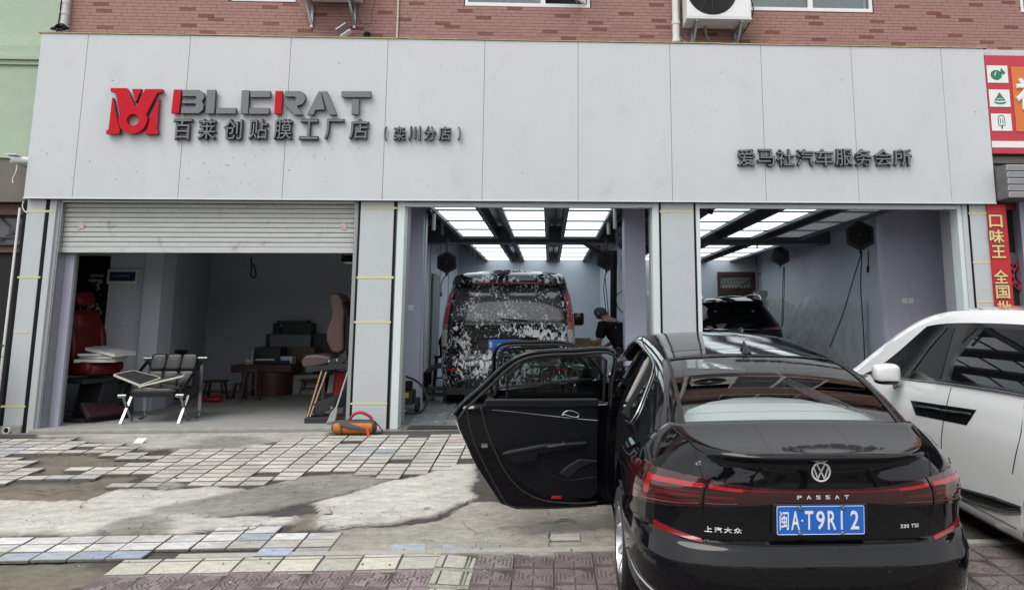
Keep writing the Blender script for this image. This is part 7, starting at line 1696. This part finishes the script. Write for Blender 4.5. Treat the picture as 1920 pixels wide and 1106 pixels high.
    for s_, sy in (('l', -1), ('r', 1)): T.update({'h' + s_: (.0, sy * .09, .82, .112), 'k' + s_: (-.02, sy * .10, .48, .078), 'a' + s_: (.02, sy * .11, .12, .058)}); TE += [('w', 'h' + s_), ('h' + s_, 'k' + s_), ('k' + s_, 'a' + s_)]
    skin('trousers', T, TE, m_trou, bd)
    for sy in (-1, 1): e = MB(); superell(e, (-.05, sy * .115, .045), EX, EY, EZ, .135, .048, .045, .6, .7, 14, 8); e.build('shoe', m_black, bd, local=True, smooth='all')
    return t, bd
pp = P(1128, 595, 11.95)
w1, wb1 = person((pp.x + .34, 11.75, .10), R(-38), 'person in a black t-shirt bending forward beside the right lavender pier')
mb = MB()
for k in range(6): mb.box(-.04 + k * .022 - .22, -.026 + k * .022 - .22, -.205 - 0, -.2, 1.27 - .006, 1.27 + .006)
tx_ = MB()
for k, ch in enumerate('HERBOLF'):
    pass
w1.scale = (1.06, 1.06, .885)
# small pale print across the shoulders of the shirt
mb = MB(); 
for k in range(7): y = -.13 + k * .028; mb.obox((-.165 + .19 * 0 + .115 - abs(y) * .12, y, 1.30 - abs(y) * .25), (.6, 0, -.8), EY, (.8, 0, .6), .007, .009, .003)
mb.obox((-.17 + .08, 0, 1.36), (.6, 0, -.8), EY, (.8, 0, .6), .012, .03, .003)
mb.build('shirt_print', M('print', (.4, .4, .42), .6), wb1, local=True)
p2 = P(834, 640, 12.9)
w2, _ = person((p2.x + .06, 13.0, .10), R(185), 'person in black mostly hidden behind the left side of the foamy van')
w2.scale = (1, 1, .93)

# ------------------------------------------------------------------ dark room contents
FZ = .046
def fl_(px, py): return Z0(px, py, FZ)
m_redl = M('redleather', (.085, .005, .007), .45, spec=.3, bump=.1, bscale=150); m_brl = M('brownleather', (.08, .05, .046), .45, bump=.1, bscale=150); m_stand = M('standblack', (.018, .019, .021), .45); m_bleather = M('blackleather', (.012, .012, .013), .3, bump=.15, bscale=120)
def carseat(name, label, cat, base, mat, rz, zc, flip=1):
    t = thing(name, label, cat, base, rz)
    mb = MB(); superell(mb, (0, 0, zc), EX, EY, EZ, .26, .27, .085, .45, .5); superell(mb, (-.22, 0, zc + .03), EX, EY, EZ, .06, .25, .085, .7, .6); superell(mb, (.22, 0, zc + .03), EX, EY, EZ, .06, .25, .085, .7, .6); mb.build('seat_cushion', mat, t, local=True, smooth='all')
    up_ = Vector((0, .20, .98)); nn = Vector((0, -.98, .20)); c = Vector((0, .22, zc + .42))
    mb = MB(); superell(mb, c, EX, up_, nn, .22, .38, .07, .4, .5); superell(mb, c + Vector((-.2, -.03, -.08)), EX, up_, nn, .055, .27, .09, .7, .7); superell(mb, c + Vector((.2, -.03, -.08)), EX, up_, nn, .055, .27, .09, .7, .7); superell(mb, c + up_ * .22, EX, up_, nn, .17, .13, .085, .6, .6); mb.build('backrest', mat, t, local=True, smooth='all')
    mb = MB(); superell(mb, c + up_ * .52 + nn * .02, EX, up_, nn, .13, .10, .06, .6, .6); mb.build('headrest', mat, t, local=True, smooth='all')
    for s_ in (-1, 1): MB().bar(c + up_ * .36 + EX * .05 * s_, c + up_ * .46 + EX * .05 * s_, .012, .012).build('headrest_post', m_crm, t, local=True)
    return t
# red seat on its black display stand
p = fl_(160, 790); sx_ = p.x + .02; sy_ = 10.62
rt = carseat('red_car_seat', 'red leather car seat on a black stand loaded with sample books', 'car seat', (sx_ - .12, sy_ + .05, FZ), m_redl, R(66), P(170, 692, sy_).z - FZ)
zt = P(170, 705, sy_).z - FZ
MB().box(-.32, .36, -.32, .34, 0, .05).build('stand_base', m_stand, rt, local=True, bevel=.01); MB().prism([(-.1, -.25, .05), (.28, -.25, .05), (.20, -.25, zt - .08), (-.02, -.25, zt - .08)], (0, .45, 0)).build('stand_column', m_stand, rt, local=True, bevel=.01); MB().box(-.30, .28, -.26, .28, zt - .08, zt - .02).build('stand_tray', m_stand, rt, local=True, bevel=.01)
MB().prism([(-.32, -.40, .05), (.30, -.40, .05), (.16, -.2, .16), (-.3, -.2, .22)], (0, -.05, .04)).build('foot_ramp', M('rampred', (.035, .012, .010), .6), rt, local=True, bevel=.01)
m_page = M('pages', (.62, .60, .55), .8, aniso=(1, 1, 60), var=.1, scale=2)
zs = P(170, 678, sy_).z
for k, (dx, w, d, th, rz, lab) in enumerate(((.02, .50, .32, .045, 5, 'lowest white sample book on the red seat'), (.06, .46, .30, .035, -8, 'second sample book of the stack on the red seat'), (.08, .55, .30, .032, 6, 'third sample book of the stack on the red seat'), (.14, .50, .33, .045, -18, 'top sample book tilted on the stack on the red seat'))):
    t = thing('sample_book', lab, 'book', (sx_ + dx, sy_ - .05, zs), R(rz), 'books piled on the red seat'); MB().box(-w / 2, w / 2, -d / 2, d / 2, .003, th - .003).build('pages', m_page, t, local=True); MB().box(-w / 2 - .004, w / 2 + .004, -d / 2 - .004, d / 2 + .004, 0, .003).box(-w / 2 - .004, w / 2 + .004, -d / 2 - .004, d / 2 + .004, th - .003, th).build('cover', M('bookcover', (.35, .36, .38), .4), t, local=True); zs += th + .002
    if k == 3: t.rotation_euler = (R(2), R(9), R(rz))
c = P(208, 706, 11.2); t = thing('red_cushion', 'dark red leather cushion half hidden behind the book stack', 'cushion', (c.x, 11.2, FZ)); mb = MB(); superell(mb, c, EX, EY, EZ, .22, .2, .07, .5, .5); mb.build('cushion', m_redl, t, smooth='all'); MB().box(c.x - .2, c.x + .2, 11.05, 11.4, FZ, c.z - .072).build('cushion_base', m_stand, t, bevel=.01)
# poster, electrical box, switch on the side wall
yw = 11.698
a, b = P(160, 480, yw), P(196, 590, yw); t = thing('dark_poster', 'dark poster with pale car pictures hanging beside the electrical box', 'poster', (a.x, yw, b.z))
MB().box(a.x - .1, b.x + .02, yw - .012, yw - .001, P(180, 640, yw).z, P(180, 480, yw).z).build('sheet', m_black, t); g = MB()
r_ = random.Random(3)
for k in range(16):
    px, py = r_.uniform(168, 192), r_.uniform(525, 588); c = P(px, py, yw - .014); g.prism([(c.x - r_.uniform(.01, .04), yw - .0145, c.z), (c.x, yw - .0145, c.z + r_.uniform(.02, .08)), (c.x + r_.uniform(.01, .03), yw - .0145, c.z + r_.uniform(-.03, .03))], (0, -.001, 0))
for k in range(5): c = P(170 + k * 5, 519, yw - .014); g.box(c.x, c.x + .03, yw - .016, yw - .0145, c.z, c.z + .035)
c = P(166, 528, yw); c2 = P(193, 524, yw); g.box(c.x, c2.x, yw - .016, yw - .0145, c.z, c2.z); g.build('print', M('postergrey', (.35, .36, .38), .6), t)
a, b = P(203, 533, yw), P(262, 505, yw); t = thing('electrical_panel', 'white wall box with a dark glass flap above the leather chair', 'electrical panel', (a.x, yw, a.z))
MB().box(a.x, b.x, yw - .05, yw - .0005, a.z, b.z).build('box', m_white, t, bevel=.006); w = b.x - a.x; h = b.z - a.z
MB().box(a.x + w * .08, b.x - w * .06, yw - .058, yw - .051, a.z + h * .2, b.z - h * .18).build('flap', M('flap', (.03, .04, .07), .1), t, bevel=.003); g = MB()
for k in range(8): g.box(a.x + w * (.2 + k * .07), a.x + w * (.2 + k * .07) + .025, yw - .0595, yw - .0585, a.z + h * .48, a.z + h * .6)
g.build('breaker_row', M('breaker', (.10, .14, .28), .3), t)
for (px0, py0, px1, py1, lab, nm) in ((240, 542, 257, 533, 'small double socket under the electrical panel', 'wall_socket'), (233, 617, 247, 606, 'single white switch on the side wall above the chair', 'light_switch')):
    a, b = P(px0, py0, yw), P(px1, py1, yw); t = thing(nm, lab, 'socket' if 'sock' in nm else 'switch', (a.x, yw, a.z)); MB().box(a.x, b.x, yw - .012, yw - .0005, a.z, b.z).build('plate', m_white, t, bevel=.002); MB().box((a.x + b.x) / 2 - .02, (a.x + b.x) / 2 + .02, yw - .014, yw - .0125, (a.z + b.z) / 2 - .02, (a.z + b.z) / 2 + .02).build('rocker', M('rocker', (.5, .51, .5), .4), t)
# black leather and chrome armchair
fl0, fr0, bl0, br0 = fl_(217, 796), fl_(324, 794), fl_(284, 776), fl_(350, 780); Yc = (fl0.y + fr0.y) / 2
ch_ = thing('leather_armchair', 'black leather armchair with chrome legs carrying framed boards', 'chair', ((fl0.x + fr0.x) / 2, Yc + .3, FZ))
W2 = (fr0.x - fl0.x) / 2 + .02; cx = (fl0.x + fr0.x) / 2 + .05; yf = Yc + .02; ybk = yf + .55
zs = P(270, 742, yf).z; za = P(270, 735, yf).z
for s_ in (-1, 1):
    x = cx + s_ * W2; zarm = P(270, 672, ybk).z
    mb = MB().bar((x, yf, FZ), (x, yf + .22, zs - .02), .034, .02).bar((x, yf + .26, FZ + .01), (x, yf + .02, zs - .02), .035, .016); mb.build('leg', m_crd, ch_)
    MB().tube([(x - .05, yf, zs), (x + .05, yf, zs)], .028, 14).build('chrome_cap', m_crd, ch_, smooth=True); MB().tube([(x - .05, ybk, zarm), (x + .07, ybk, zarm)], .028, 14).build('chrome_cap', m_crd, ch_, smooth=True)
    MB().bar((x, ybk, zarm - .01), (x, ybk + .02, FZ + .10), .045, .016).tube(crv([(x, ybk + .02, FZ + .10), (x, ybk + .0, FZ + .02), (x, ybk - .12, FZ + .01)], 4), .012, 6).build('leg', m_crd, ch_)
    MB().bar((x, yf - .01, zs + .04), (x, ybk, zarm - .03), .05, .012, up=(1, 0, 0)).build('arm_strap', m_bleather, ch_)
mb = MB(); superell(mb, (cx, yf + .26, zs + .02), EX, (0, 1, -.08), EZ, W2 - .05, .28, .06, .3, .3, 30, 12); mb.build('seat', m_bleather, ch_, smooth='all')
up_ = Vector((0, .28, .96)); nn = Vector((0, -.96, .28)); ztop = P(290, 665, ybk + .05).z; hb2 = (ztop - zs - .05) / 2 / .96
bc_ = Vector((cx, yf + .50, zs + .06 + hb2 * .96))
for i in range(3):
    for j in range(2):
        mb = MB(); superell(mb, bc_ + EX * (i - 1) * (W2 - .05) * .655 + up_ * (j - .5) * hb2 * 1.0, EX, up_, nn, (W2 - .05) * .335, hb2 * .505, .045, .35, .35, 16, 10); mb.build('back_cushion', m_bleather, ch_, smooth='all')
def board(a, b, c, d, label):
    t = thing('framed_board', label, 'board', a); mb = MB(); q = [Vector(v) for v in (a, b, c, d)]; n_ = (q[1] - q[0]).cross(q[3] - q[0]).normalized()
    if n_.z < 0: n_ = -n_
    MB().prism(q, n_ * .012).build('panel', M('boardgrey', (.04, .04, .045), .3), t); mb = MB()
    for i in range(4): mb.bar(q[i], q[(i + 1) % 4], .025, .022, up=n_)
    mb.build('edge', M('boardedge', (.62, .60, .52), .5), t)
board(P(214, 703, yf), P(262, 722, yf - .02), P(300, 709, yf + .2), P(250, 696, yf + .22), 'left framed board lying across the armchair')
board(P(262, 724, yf - .03), P(342, 705, yf + .1), P(346, 701, yf + .25), P(270, 719, yf + .2), 'right framed board propped against the chair arm')
board(P(262, 727, yf + .02), P(322, 731, yf + .02), P(335, 724, yf + .3), P(275, 720, yf + .3), 'low framed board lying flat on the chair seat')
# black office chair behind the armchair
t = thing('office_chair', 'black office chair with a wire stand behind the leather armchair', 'chair', fl_(310, 770)); c = P(300, 640, 12.6)
mb = MB(); superell(mb, P(320, 660, 12.6), EX, EY, EZ, .22, .22, .04, .5, .5); mb.build('seat', m_bleather, t, smooth='all'); MB().prism([P(292, 595, 12.6), P(298, 592, 12.6), P(308, 625, 12.6), P(296, 630, 12.6), P(290, 628, 12.6)], (0, .06, 0)).build('backrest', m_bleather, t, bevel=.01)
MB().tube(crv([P(296, 628, 12.6), P(310, 640, 12.6), P(318, 648, 12.6), P(320, 658, 12.6)], 4), .014, 6).build('arm', m_black, t); MB().tube([P(320, 662, 12.6), P(318, 745, 12.6)], .025, 8).build('post', m_black, t)
for k in range(5): a = k * 1.257; b0_ = P(318, 745, 12.6); MB().bar(b0_, b0_ + Vector((.24 * math.cos(a), .24 * math.sin(a), -.03)), .03, .03).build('foot', m_black, t)
g = MB()
for k in range(5): g.tube(crv([P(302, 610 + k * 2, 12.6), P(308 + k * 2, 614 + k, 12.6), P(314 + k, 606 + k * 2.5, 12.6)], 3), .003, 4)
g.build('wire_basket', M('wireg', (.2, .2, .2), .4, metal=.6), t)
# stools, desk and office clutter at the back
m_dwood = M('darkstool', (.045, .028, .022), .5); m_desk = M('deskwood', (.075, .028, .02), .4, var=.15, scale=3, aniso=(1, 6, 6))
def st_at(px0, px1, pt, pb, label, mat=m_dwood, **k):
    c = fl_((px0 + px1) / 2, pb); w = P(px1, pb, c.y).x - P(px0, pb, c.y).x; h = P((px0 + px1) / 2, pt, c.y).z - FZ; return stool((c.x, c.y + .12, FZ), h, w * .8, label, mat, **k)
st_at(372, 421, 713, 751, 'low dark wooden stool standing over the red bag'); st_at(554, 606, 711, 741, 'low dark wooden stool left of the brown seat stand'); st_at(447, 481, 692, 752, 'tall dark wooden stool with crossbars in front of the desk', seat_t=.04); st_at(430, 447, 719, 749, 'small stool beside the tall stool at the desk')
rbg = MB(); c = fl_(398, 753); superell(rbg, c + EZ * .04, EX, EY, EZ, .16, .10, .045, .8, .8); superell(rbg, c + Vector((.05, 0, .07)), EX, (0, 1, .3), EZ, .09, .06, .035, .9, .9); tag(rbg.build('red_bag', M('redplastic', (.35, .015, .02), .35, bump=.5, bscale=30), smooth='all'), 'crumpled red plastic bag on the floor under the low stool', 'bag')
dk0, dk1 = P(433, 684, 13.6), P(546, 684, 13.6)
t = thing('wooden_desk', 'dark reddish wooden desk with a drum shaped side in the dark room', 'desk', (dk0.x, 13.6, FZ))
MB().box(dk0.x, dk1.x, 13.6, 14.3, dk0.z - .13, dk0.z).build('top', m_desk, t, bevel=.01); MB().tube([(dk1.x - .42, 13.98, FZ), (dk1.x - .42, 13.98, dk0.z - .132)], .36, 28).build('drum', m_desk, t, smooth=True)
for x, y in ((dk0.x + .2, 13.7), (dk0.x + .2, 14.2)): MB().bar((x, y, FZ), (x, y, dk0.z - .132), .06, .06).build('leg', m_desk, t)
dz = dk0.z
def onbox(px0, px1, pt, Y, dep, mat, name, label, cat, zb=None, bev=.006):
    a, b = P(px0, pt, Y), P(px1, pt, Y); t = thing(name, label, cat, ((a.x + b.x) / 2, Y, zb if zb is not None else dz)); MB().box(a.x, b.x, Y, Y + dep, (zb if zb is not None else dz) + .001, a.z).build('body', mat, t, bevel=bev); return t, a, b
c = P(472, 680, 13.75); t = thing('water_bottle', 'pale bottle standing on the dark desk', 'bottle', (c.x, 13.75, dz)); MB().lathe([(0, 0), (.034, 0), (.034, .14), (.015, .18), (.015, .20)], (c.x, 13.75, dz + .001), n=16).build('bottle', M('bottleclear', (.35, .37, .36), .2), t, smooth=True); MB().lathe([(.017, 0), (.017, .025), (0, .025)], (c.x, 13.75, dz + .195), n=12).build('cap', m_white, t)
t_, a, b = onbox(477, 526, 651, 13.85, .35, m_stand, 'printer', 'black printer on the dark desk', 'printer'); MB().box(a.x + .05, b.x - .08, 13.80, 13.848, dz + .06, dz + .09).build('paper_tray', m_white, t_)
t_, a, b = onbox(526, 548, 668, 13.75, .2, m_white, 'tissue_box', 'white tissue box at the right end of the desk', 'box'); MB().box(a.x + .04, b.x - .04, 13.8, 13.9, a.z, a.z + .01).build('slot', m_black, t_)
t_, a, b = onbox(459, 470, 674, 13.7, .12, m_white, 'small_carton', 'small white carton beside the bottle on the desk', 'box'); MB().box(a.x, b.x, 13.698, 13.6995, dz + .02, dz + .04).build('label', m_desk, t_)
t_, a, b = onbox(520, 540, 676, 13.62, .1, M('bluecloth', (.02, .03, .12), .8), 'blue_cloth', 'folded dark blue cloth on the desk edge', 'cloth', bev=.02)
t_, a, b = onbox(507, 583, 626, 14.45, .06, M('boardpale', (.22, .25, .25), .6), 'pale_board', 'pale board standing behind the desk', 'board', zb=.5); MB().box(a.x, b.x, 14.44, 14.449, a.z - .02, a.z).build('top_edge', m_beam, t_)
onb = P(543, 652, 14.2); 
carton(543, 590, 651, 14.25, 'large cardboard box behind the low stool near the brown seat', FZ, M('dimcard', (.17, .13, .08), .85)); carton(545, 600, 703, 13.95, 'white carton on the floor behind the low stool', FZ, M('whitecarton', (.35, .35, .34), .7), dep=.25)
zsh = P(550, 626, 14.6).z
t = thing('counter_unit', 'dark counter behind the pale board carrying office machines', 'counter', (P(550, 626, 14.6).x, 14.6, FZ)); MB().box(P(500, 626, 14.6).x, P(625, 626, 14.6).x, 14.58, 14.98, FZ, zsh).build('carcass', m_stand, t)
t_, a, b = onbox(512, 584, 606, 14.62, .3, m_stand, 'office_machine', 'dark office machine on the back counter', 'printer', zb=zsh); MB().box(a.x + .05, b.x - .1, 14.66, 14.9, a.z, a.z + .05).build('lid', m_tro, t_)
t_, a, b = onbox(524, 528, 612, 14.6, .05, m_black, 'black_bottle', 'small black bottle beside the office machine', 'bottle', zb=zsh); MB().box(a.x + .01, b.x - .01, 14.61, 14.63, a.z, a.z + .03).build('cap', m_white, t_)
# brown seat on its stand at the right of the room
yb_ = 10.55; zq = P(600, 690, yb_).z
bs = thing('brown_car_seat', 'brown leather car seat seen from the side on a black metal stand', 'car seat', (P(610, 690, yb_).x, yb_, FZ))
def onp(pts, mat, nm, y0, th, bev=.03): 
    q = [P(a, b, y0) for a, b in pts]; return MB().prism(q, (0, th, 0)).build(nm, mat, bs, bevel=bev, seg=4, smooth=True, ang=60)
onp([(617, 556), (624, 549), (634, 549), (642, 562), (646, 585), (644, 610), (644, 640), (645, 656), (634, 664), (622, 660), (611, 640), (612, 618), (620, 600), (622, 582), (619, 574)], m_brl, 'backrest', yb_, .42, .05)
onp([(564, 676), (572, 666), (592, 664), (618, 668), (622, 676), (612, 684), (580, 690), (566, 688)], m_brl, 'seat_cushion', yb_ - .02, .46, .04)
onp([(640, 560), (650, 575), (658, 600), (658, 670), (645, 668), (646, 600)], m_black, 'back_shell', yb_ + .02, .38, .02)
onp([(610, 676), (640, 668), (648, 655), (652, 672), (640, 682), (616, 684)], m_stand, 'recliner_bracket', yb_ - .03, .04, .005)
for px, py in ((617, 677), (632, 675)): c = P(px, py, yb_ - .032); MB().lathe([(0, .008), (.014, .006), (.016, 0)], c, (0, -1, 0), 12).build('bolt', m_crm, bs, smooth=True)
onp([(573, 688), (655, 681), (655, 690), (573, 698)], m_stand, 'stand_plate', yb_ - .05, .52, .004)
for px in (608, 650): MB().bar(P(px, 694, yb_ + .1), Vector((P(px, 694, yb_ + .1).x, yb_ + .1, FZ)), .04, .04).build('stand_post', m_stand, bs)
pn = [P(574, 783, 10.12), P(577, 766, 10.12), P(586, 757, 10.12), P(628, 742, 10.14), P(652, 724, 10.2), P(646, 762, 10.2), P(626, 767, 10.14)]
t = thing('black_footrest', 'black angled footrest plate with two rivets at the right of the dark room', 'footrest', fl_(610, 795)); MB().prism(pn, (0, .04, 0)).build('plate', m_stand, t, bevel=.006)
for px, py in ((586, 776), (622, 764)): c = P(px, py, 10.115); MB().lathe([(0, .008), (.016, .006), (.018, 0)], c, (0, -1, 0), 12).build('rivet', m_crm, t, smooth=True)
b0_ = fl_(569, 794); MB().box(b0_.x, -2.58, b0_.y + .02, b0_.y + .5, FZ, FZ + .07).build('base', m_stand, t, bevel=.006)
t = thing('red_banner_roll', 'red cloth and folded fabric behind the brown seat stand', 'fabric', (P(640, 715, 10.9).x, 10.9, FZ)); MB().box(P(626, 715, 10.9).x, P(655, 715, 10.9).x, 10.9, 11.0, P(640, 742, 10.9).z, P(640, 696, 10.9).z).build('red_cloth', M('redcloth', (.38, .015, .02), .7), t, bevel=.02); MB().prism([P(612, 738, 10.88), P(618, 704, 10.88), (P(628, 698, 10.88)), P(624, 736, 10.88)], (0, .06, 0)).build('grey_fabric', M('greyfab', (.2, .18, .18), .8), t, bevel=.01)
MB().prism([P(655, 560, 10.9), P(662, 554, 10.9), P(664, 585, 10.9), P(656, 585, 10.9)], (0, .1, 0)).build('red_corner', M('redcloth', (.38, .015, .02), .7), t)
m_stick = M('stickwood', (.36, .25, .14), .6)
for k, (a, b, lab) in enumerate((((603, 696), (583, 757), 'left wooden stick leaning at the brown seat stand'), ((612, 697), (589, 757), 'right wooden stick leaning at the brown seat stand'))):
    q = P(*a, 10.35), P(*b, 10.12); e = q[1] + (q[1] - q[0]) * .0; tag(MB().tube([q[0], Vector((e.x - (q[0].x - e.x) * .38, 10.06, FZ + .075))], .010, 8).build('wooden_stick', m_stick), lab, 'stick')
t = thing('broom', 'grey plastic broom leaning at the right edge of the dark room', 'broom', fl_(618, 797)); q0, q1 = P(656, 686, 9.98), P(629, 770, 9.92)
MB().tube([q0, q1], .011, 8).build('handle', M('handlegrey', (.42, .42, .41), .4), t); w0 = P(627, 766, 9.92); MB().prism([P(629, 762, 9.91), P(633, 768, 9.91), P(628, 790, 9.91), P(612, 793, 9.91), P(618, 778, 9.91)], (0, .04, 0)).build('broom_head', M('broomgrey', (.32, .32, .32), .5), t, bevel=.008)
g = MB()
for k in range(16): a = P(613 + k * .95, 790 + (k % 3) * .6, 9.93); b = P(609 + k * 1.25, 799, 9.90); b.z = max(b.z, FZ + .002); g.tube([a, b], .0035, 4)
tag(g.build('bristles', M('bristle', (.2, .2, .2), .8), t), kind='stuff')
tag(MB().tube(crv([P(471, 482, 14.0), P(472, 500, 14.0), P(470, 515, 14.0), P(475, 521, 14.0), P(480, 515, 14.0), P(477, 498, 14.0), P(474, 495, 14.0)], 5), .012, 6).build('cable', m_black), 'black cable loop hanging from the dark room ceiling', 'cable')
tag(MB().box(P(640, 484, 10.6).x, P(662, 484, 10.6).x, 10.6, 10.7, P(650, 490, 10.6).z, P(650, 478, 10.6).z).box(P(646, 492, 10.6).x, P(662, 492, 10.6).x, 10.6, 10.7, P(650, 494, 10.6).z, P(650, 491, 10.6).z, 1).build('wall_speaker', [m_black, m_white]), 'small black unit under the shutter at the right of the dark room', 'speaker')
# duffel bag on the apron by the pillar
m_or = M('orangecloth', (.42, .13, .02), .6, var=.25, scale=9, bump=.6, bscale=22); m_gy = M('greycloth', (.06, .055, .05), .7, bump=.4, bscale=40)
ga = G(624, 815); gbx = G(706, 817); yd = (ga.y + gbx.y) / 2 + .05; x0, x1 = P(622, 800, yd).x, P(707, 800, yd).x; rr = (P(660, 786, yd).z - gz(yd)) / 2 * 1.02; zc2 = gz(yd) + rr * .96
t = thing('duffel_bag', 'orange duffel bag with grey straps lying at the foot of the pillar', 'bag', ((x0 + x1) / 2, yd, gz(yd)))
def bag(u, v, k=1.0, a0=0, a1=1):
    x = x0 + (x1 - x0) * v; e = max(.0, 1 - abs(v * 2 - 1) ** 9) ** .5; a = 2 * math.pi * u; r_ = rr * (1 + .05 * noise.noise((x * 9, math.cos(a) * 2, math.sin(a) * 2))) * e * k
    return (x, yd + r_ * math.cos(a) * 1.08, zc2 + r_ * math.sin(a) * (.94))
MB().grid(bag, 32, 34).build('bag_body', m_or, t, smooth='all')
for v0, v1 in ((.01, .06), (.24, .28), (.92, .985)): MB().grid(lambda u, v: bag(u, v0 + (v1 - v0) * v, 1.03), 32, 4).build('strap', m_gy, t, smooth='all')
MB().grid(lambda u, v: bag(.12 + .26 * u, .05 + .9 * v, 1.03), 10, 24).build('zip_flap', m_gy, t, smooth='all')
c = Vector((x0 + (x1 - x0) * .60, yd, zc2 + rr)); MB().tube(crv([c + Vector((-.12, -.02, -.01)), c + Vector((-.06, -.04, .06)), c + Vector((.02, -.04, .085)), c + Vector((.11, -.03, .05)), c + Vector((.16, -.02, .0))], 6), .018, 8).build('red_handle', M('redweb', (.35, .02, .04), .6), t, smooth='all')
c = Vector((x0 + (x1 - x0) * .78, yd - rr * 1.1, zc2)); MB().prism([c + Vector((-.30, .02, .09)), c + Vector((.0, -.01, .0)), c + Vector((.03, -.01, -.045)), c + Vector((-.30, .0, .03))], (0, -.02, 0)).build('shoulder_strap', m_gy, t, bevel=.005); MB().prism([c + Vector((.01, -.03, .02)), c + Vector((.05, -.03, .0)), c + Vector((.075, -.04, -.09)), c + Vector((.04, -.04, -.10))], (0, -.015, 0)).build('red_tag', M('redtag', (.6, .04, .03), .5), t, bevel=.005)
MB().tube(crv([Vector((x1 - .02, yd - .05, zc2 + .07)), Vector((x1 + .05, yd - .06, zc2)), Vector((x1 + .08, yd - .07, gz(yd) + .03)), Vector((x1 - .02, yd - .1, gz(yd) + .025))], 6), .006, 6).build('cord', m_black, t)
# shrub at the left edge
sh_ = thing('shrub', 'green leafy shrub at the left edge beside the dark doorway', 'shrub', (-6.95, 9.35, gz(9.35))); mb = MB(); st2 = MB(); r_ = random.Random(5)
for k in range(60):
    d = Vector((r_.uniform(-1, .6), r_.uniform(-.6, .6), r_.uniform(.5, 1.6))); e = Vector((-7.0, 9.35, .25)) + d.normalized() * r_.uniform(.3, .85) * Vector((1, 1, 1.0)).length * .6; st2.tube([Vector((-7.0, 9.35, .2)), (Vector((-7.0, 9.35, .2)) + e) / 2 + Vector((0, 0, .1)), e], .006, 4)
    for j in range(16):
        c = e + Vector([r_.uniform(-.12, .12) for _ in range(3)]); a = Vector([r_.uniform(-1, 1) for _ in range(3)]).normalized() * .03; b = a.orthogonal().normalized() * .012; mb.add([c - a, c + b, c + a, c - b], [(0, 1, 2, 3)])
mb.build('crown', M('leafg', (.05, .10, .02), .6, var=.3, scale=30), sh_); st2.build('stem', m_bark, sh_)
MB().lathe([(.14, 0), (.19, .32), (.17, .32), (.16, .26), (0, .26)], (-7.0, 9.35, gz(9.35)), n=20).build('pot', M('pot', (.2, .1, .06), .7), sh_, smooth=True)
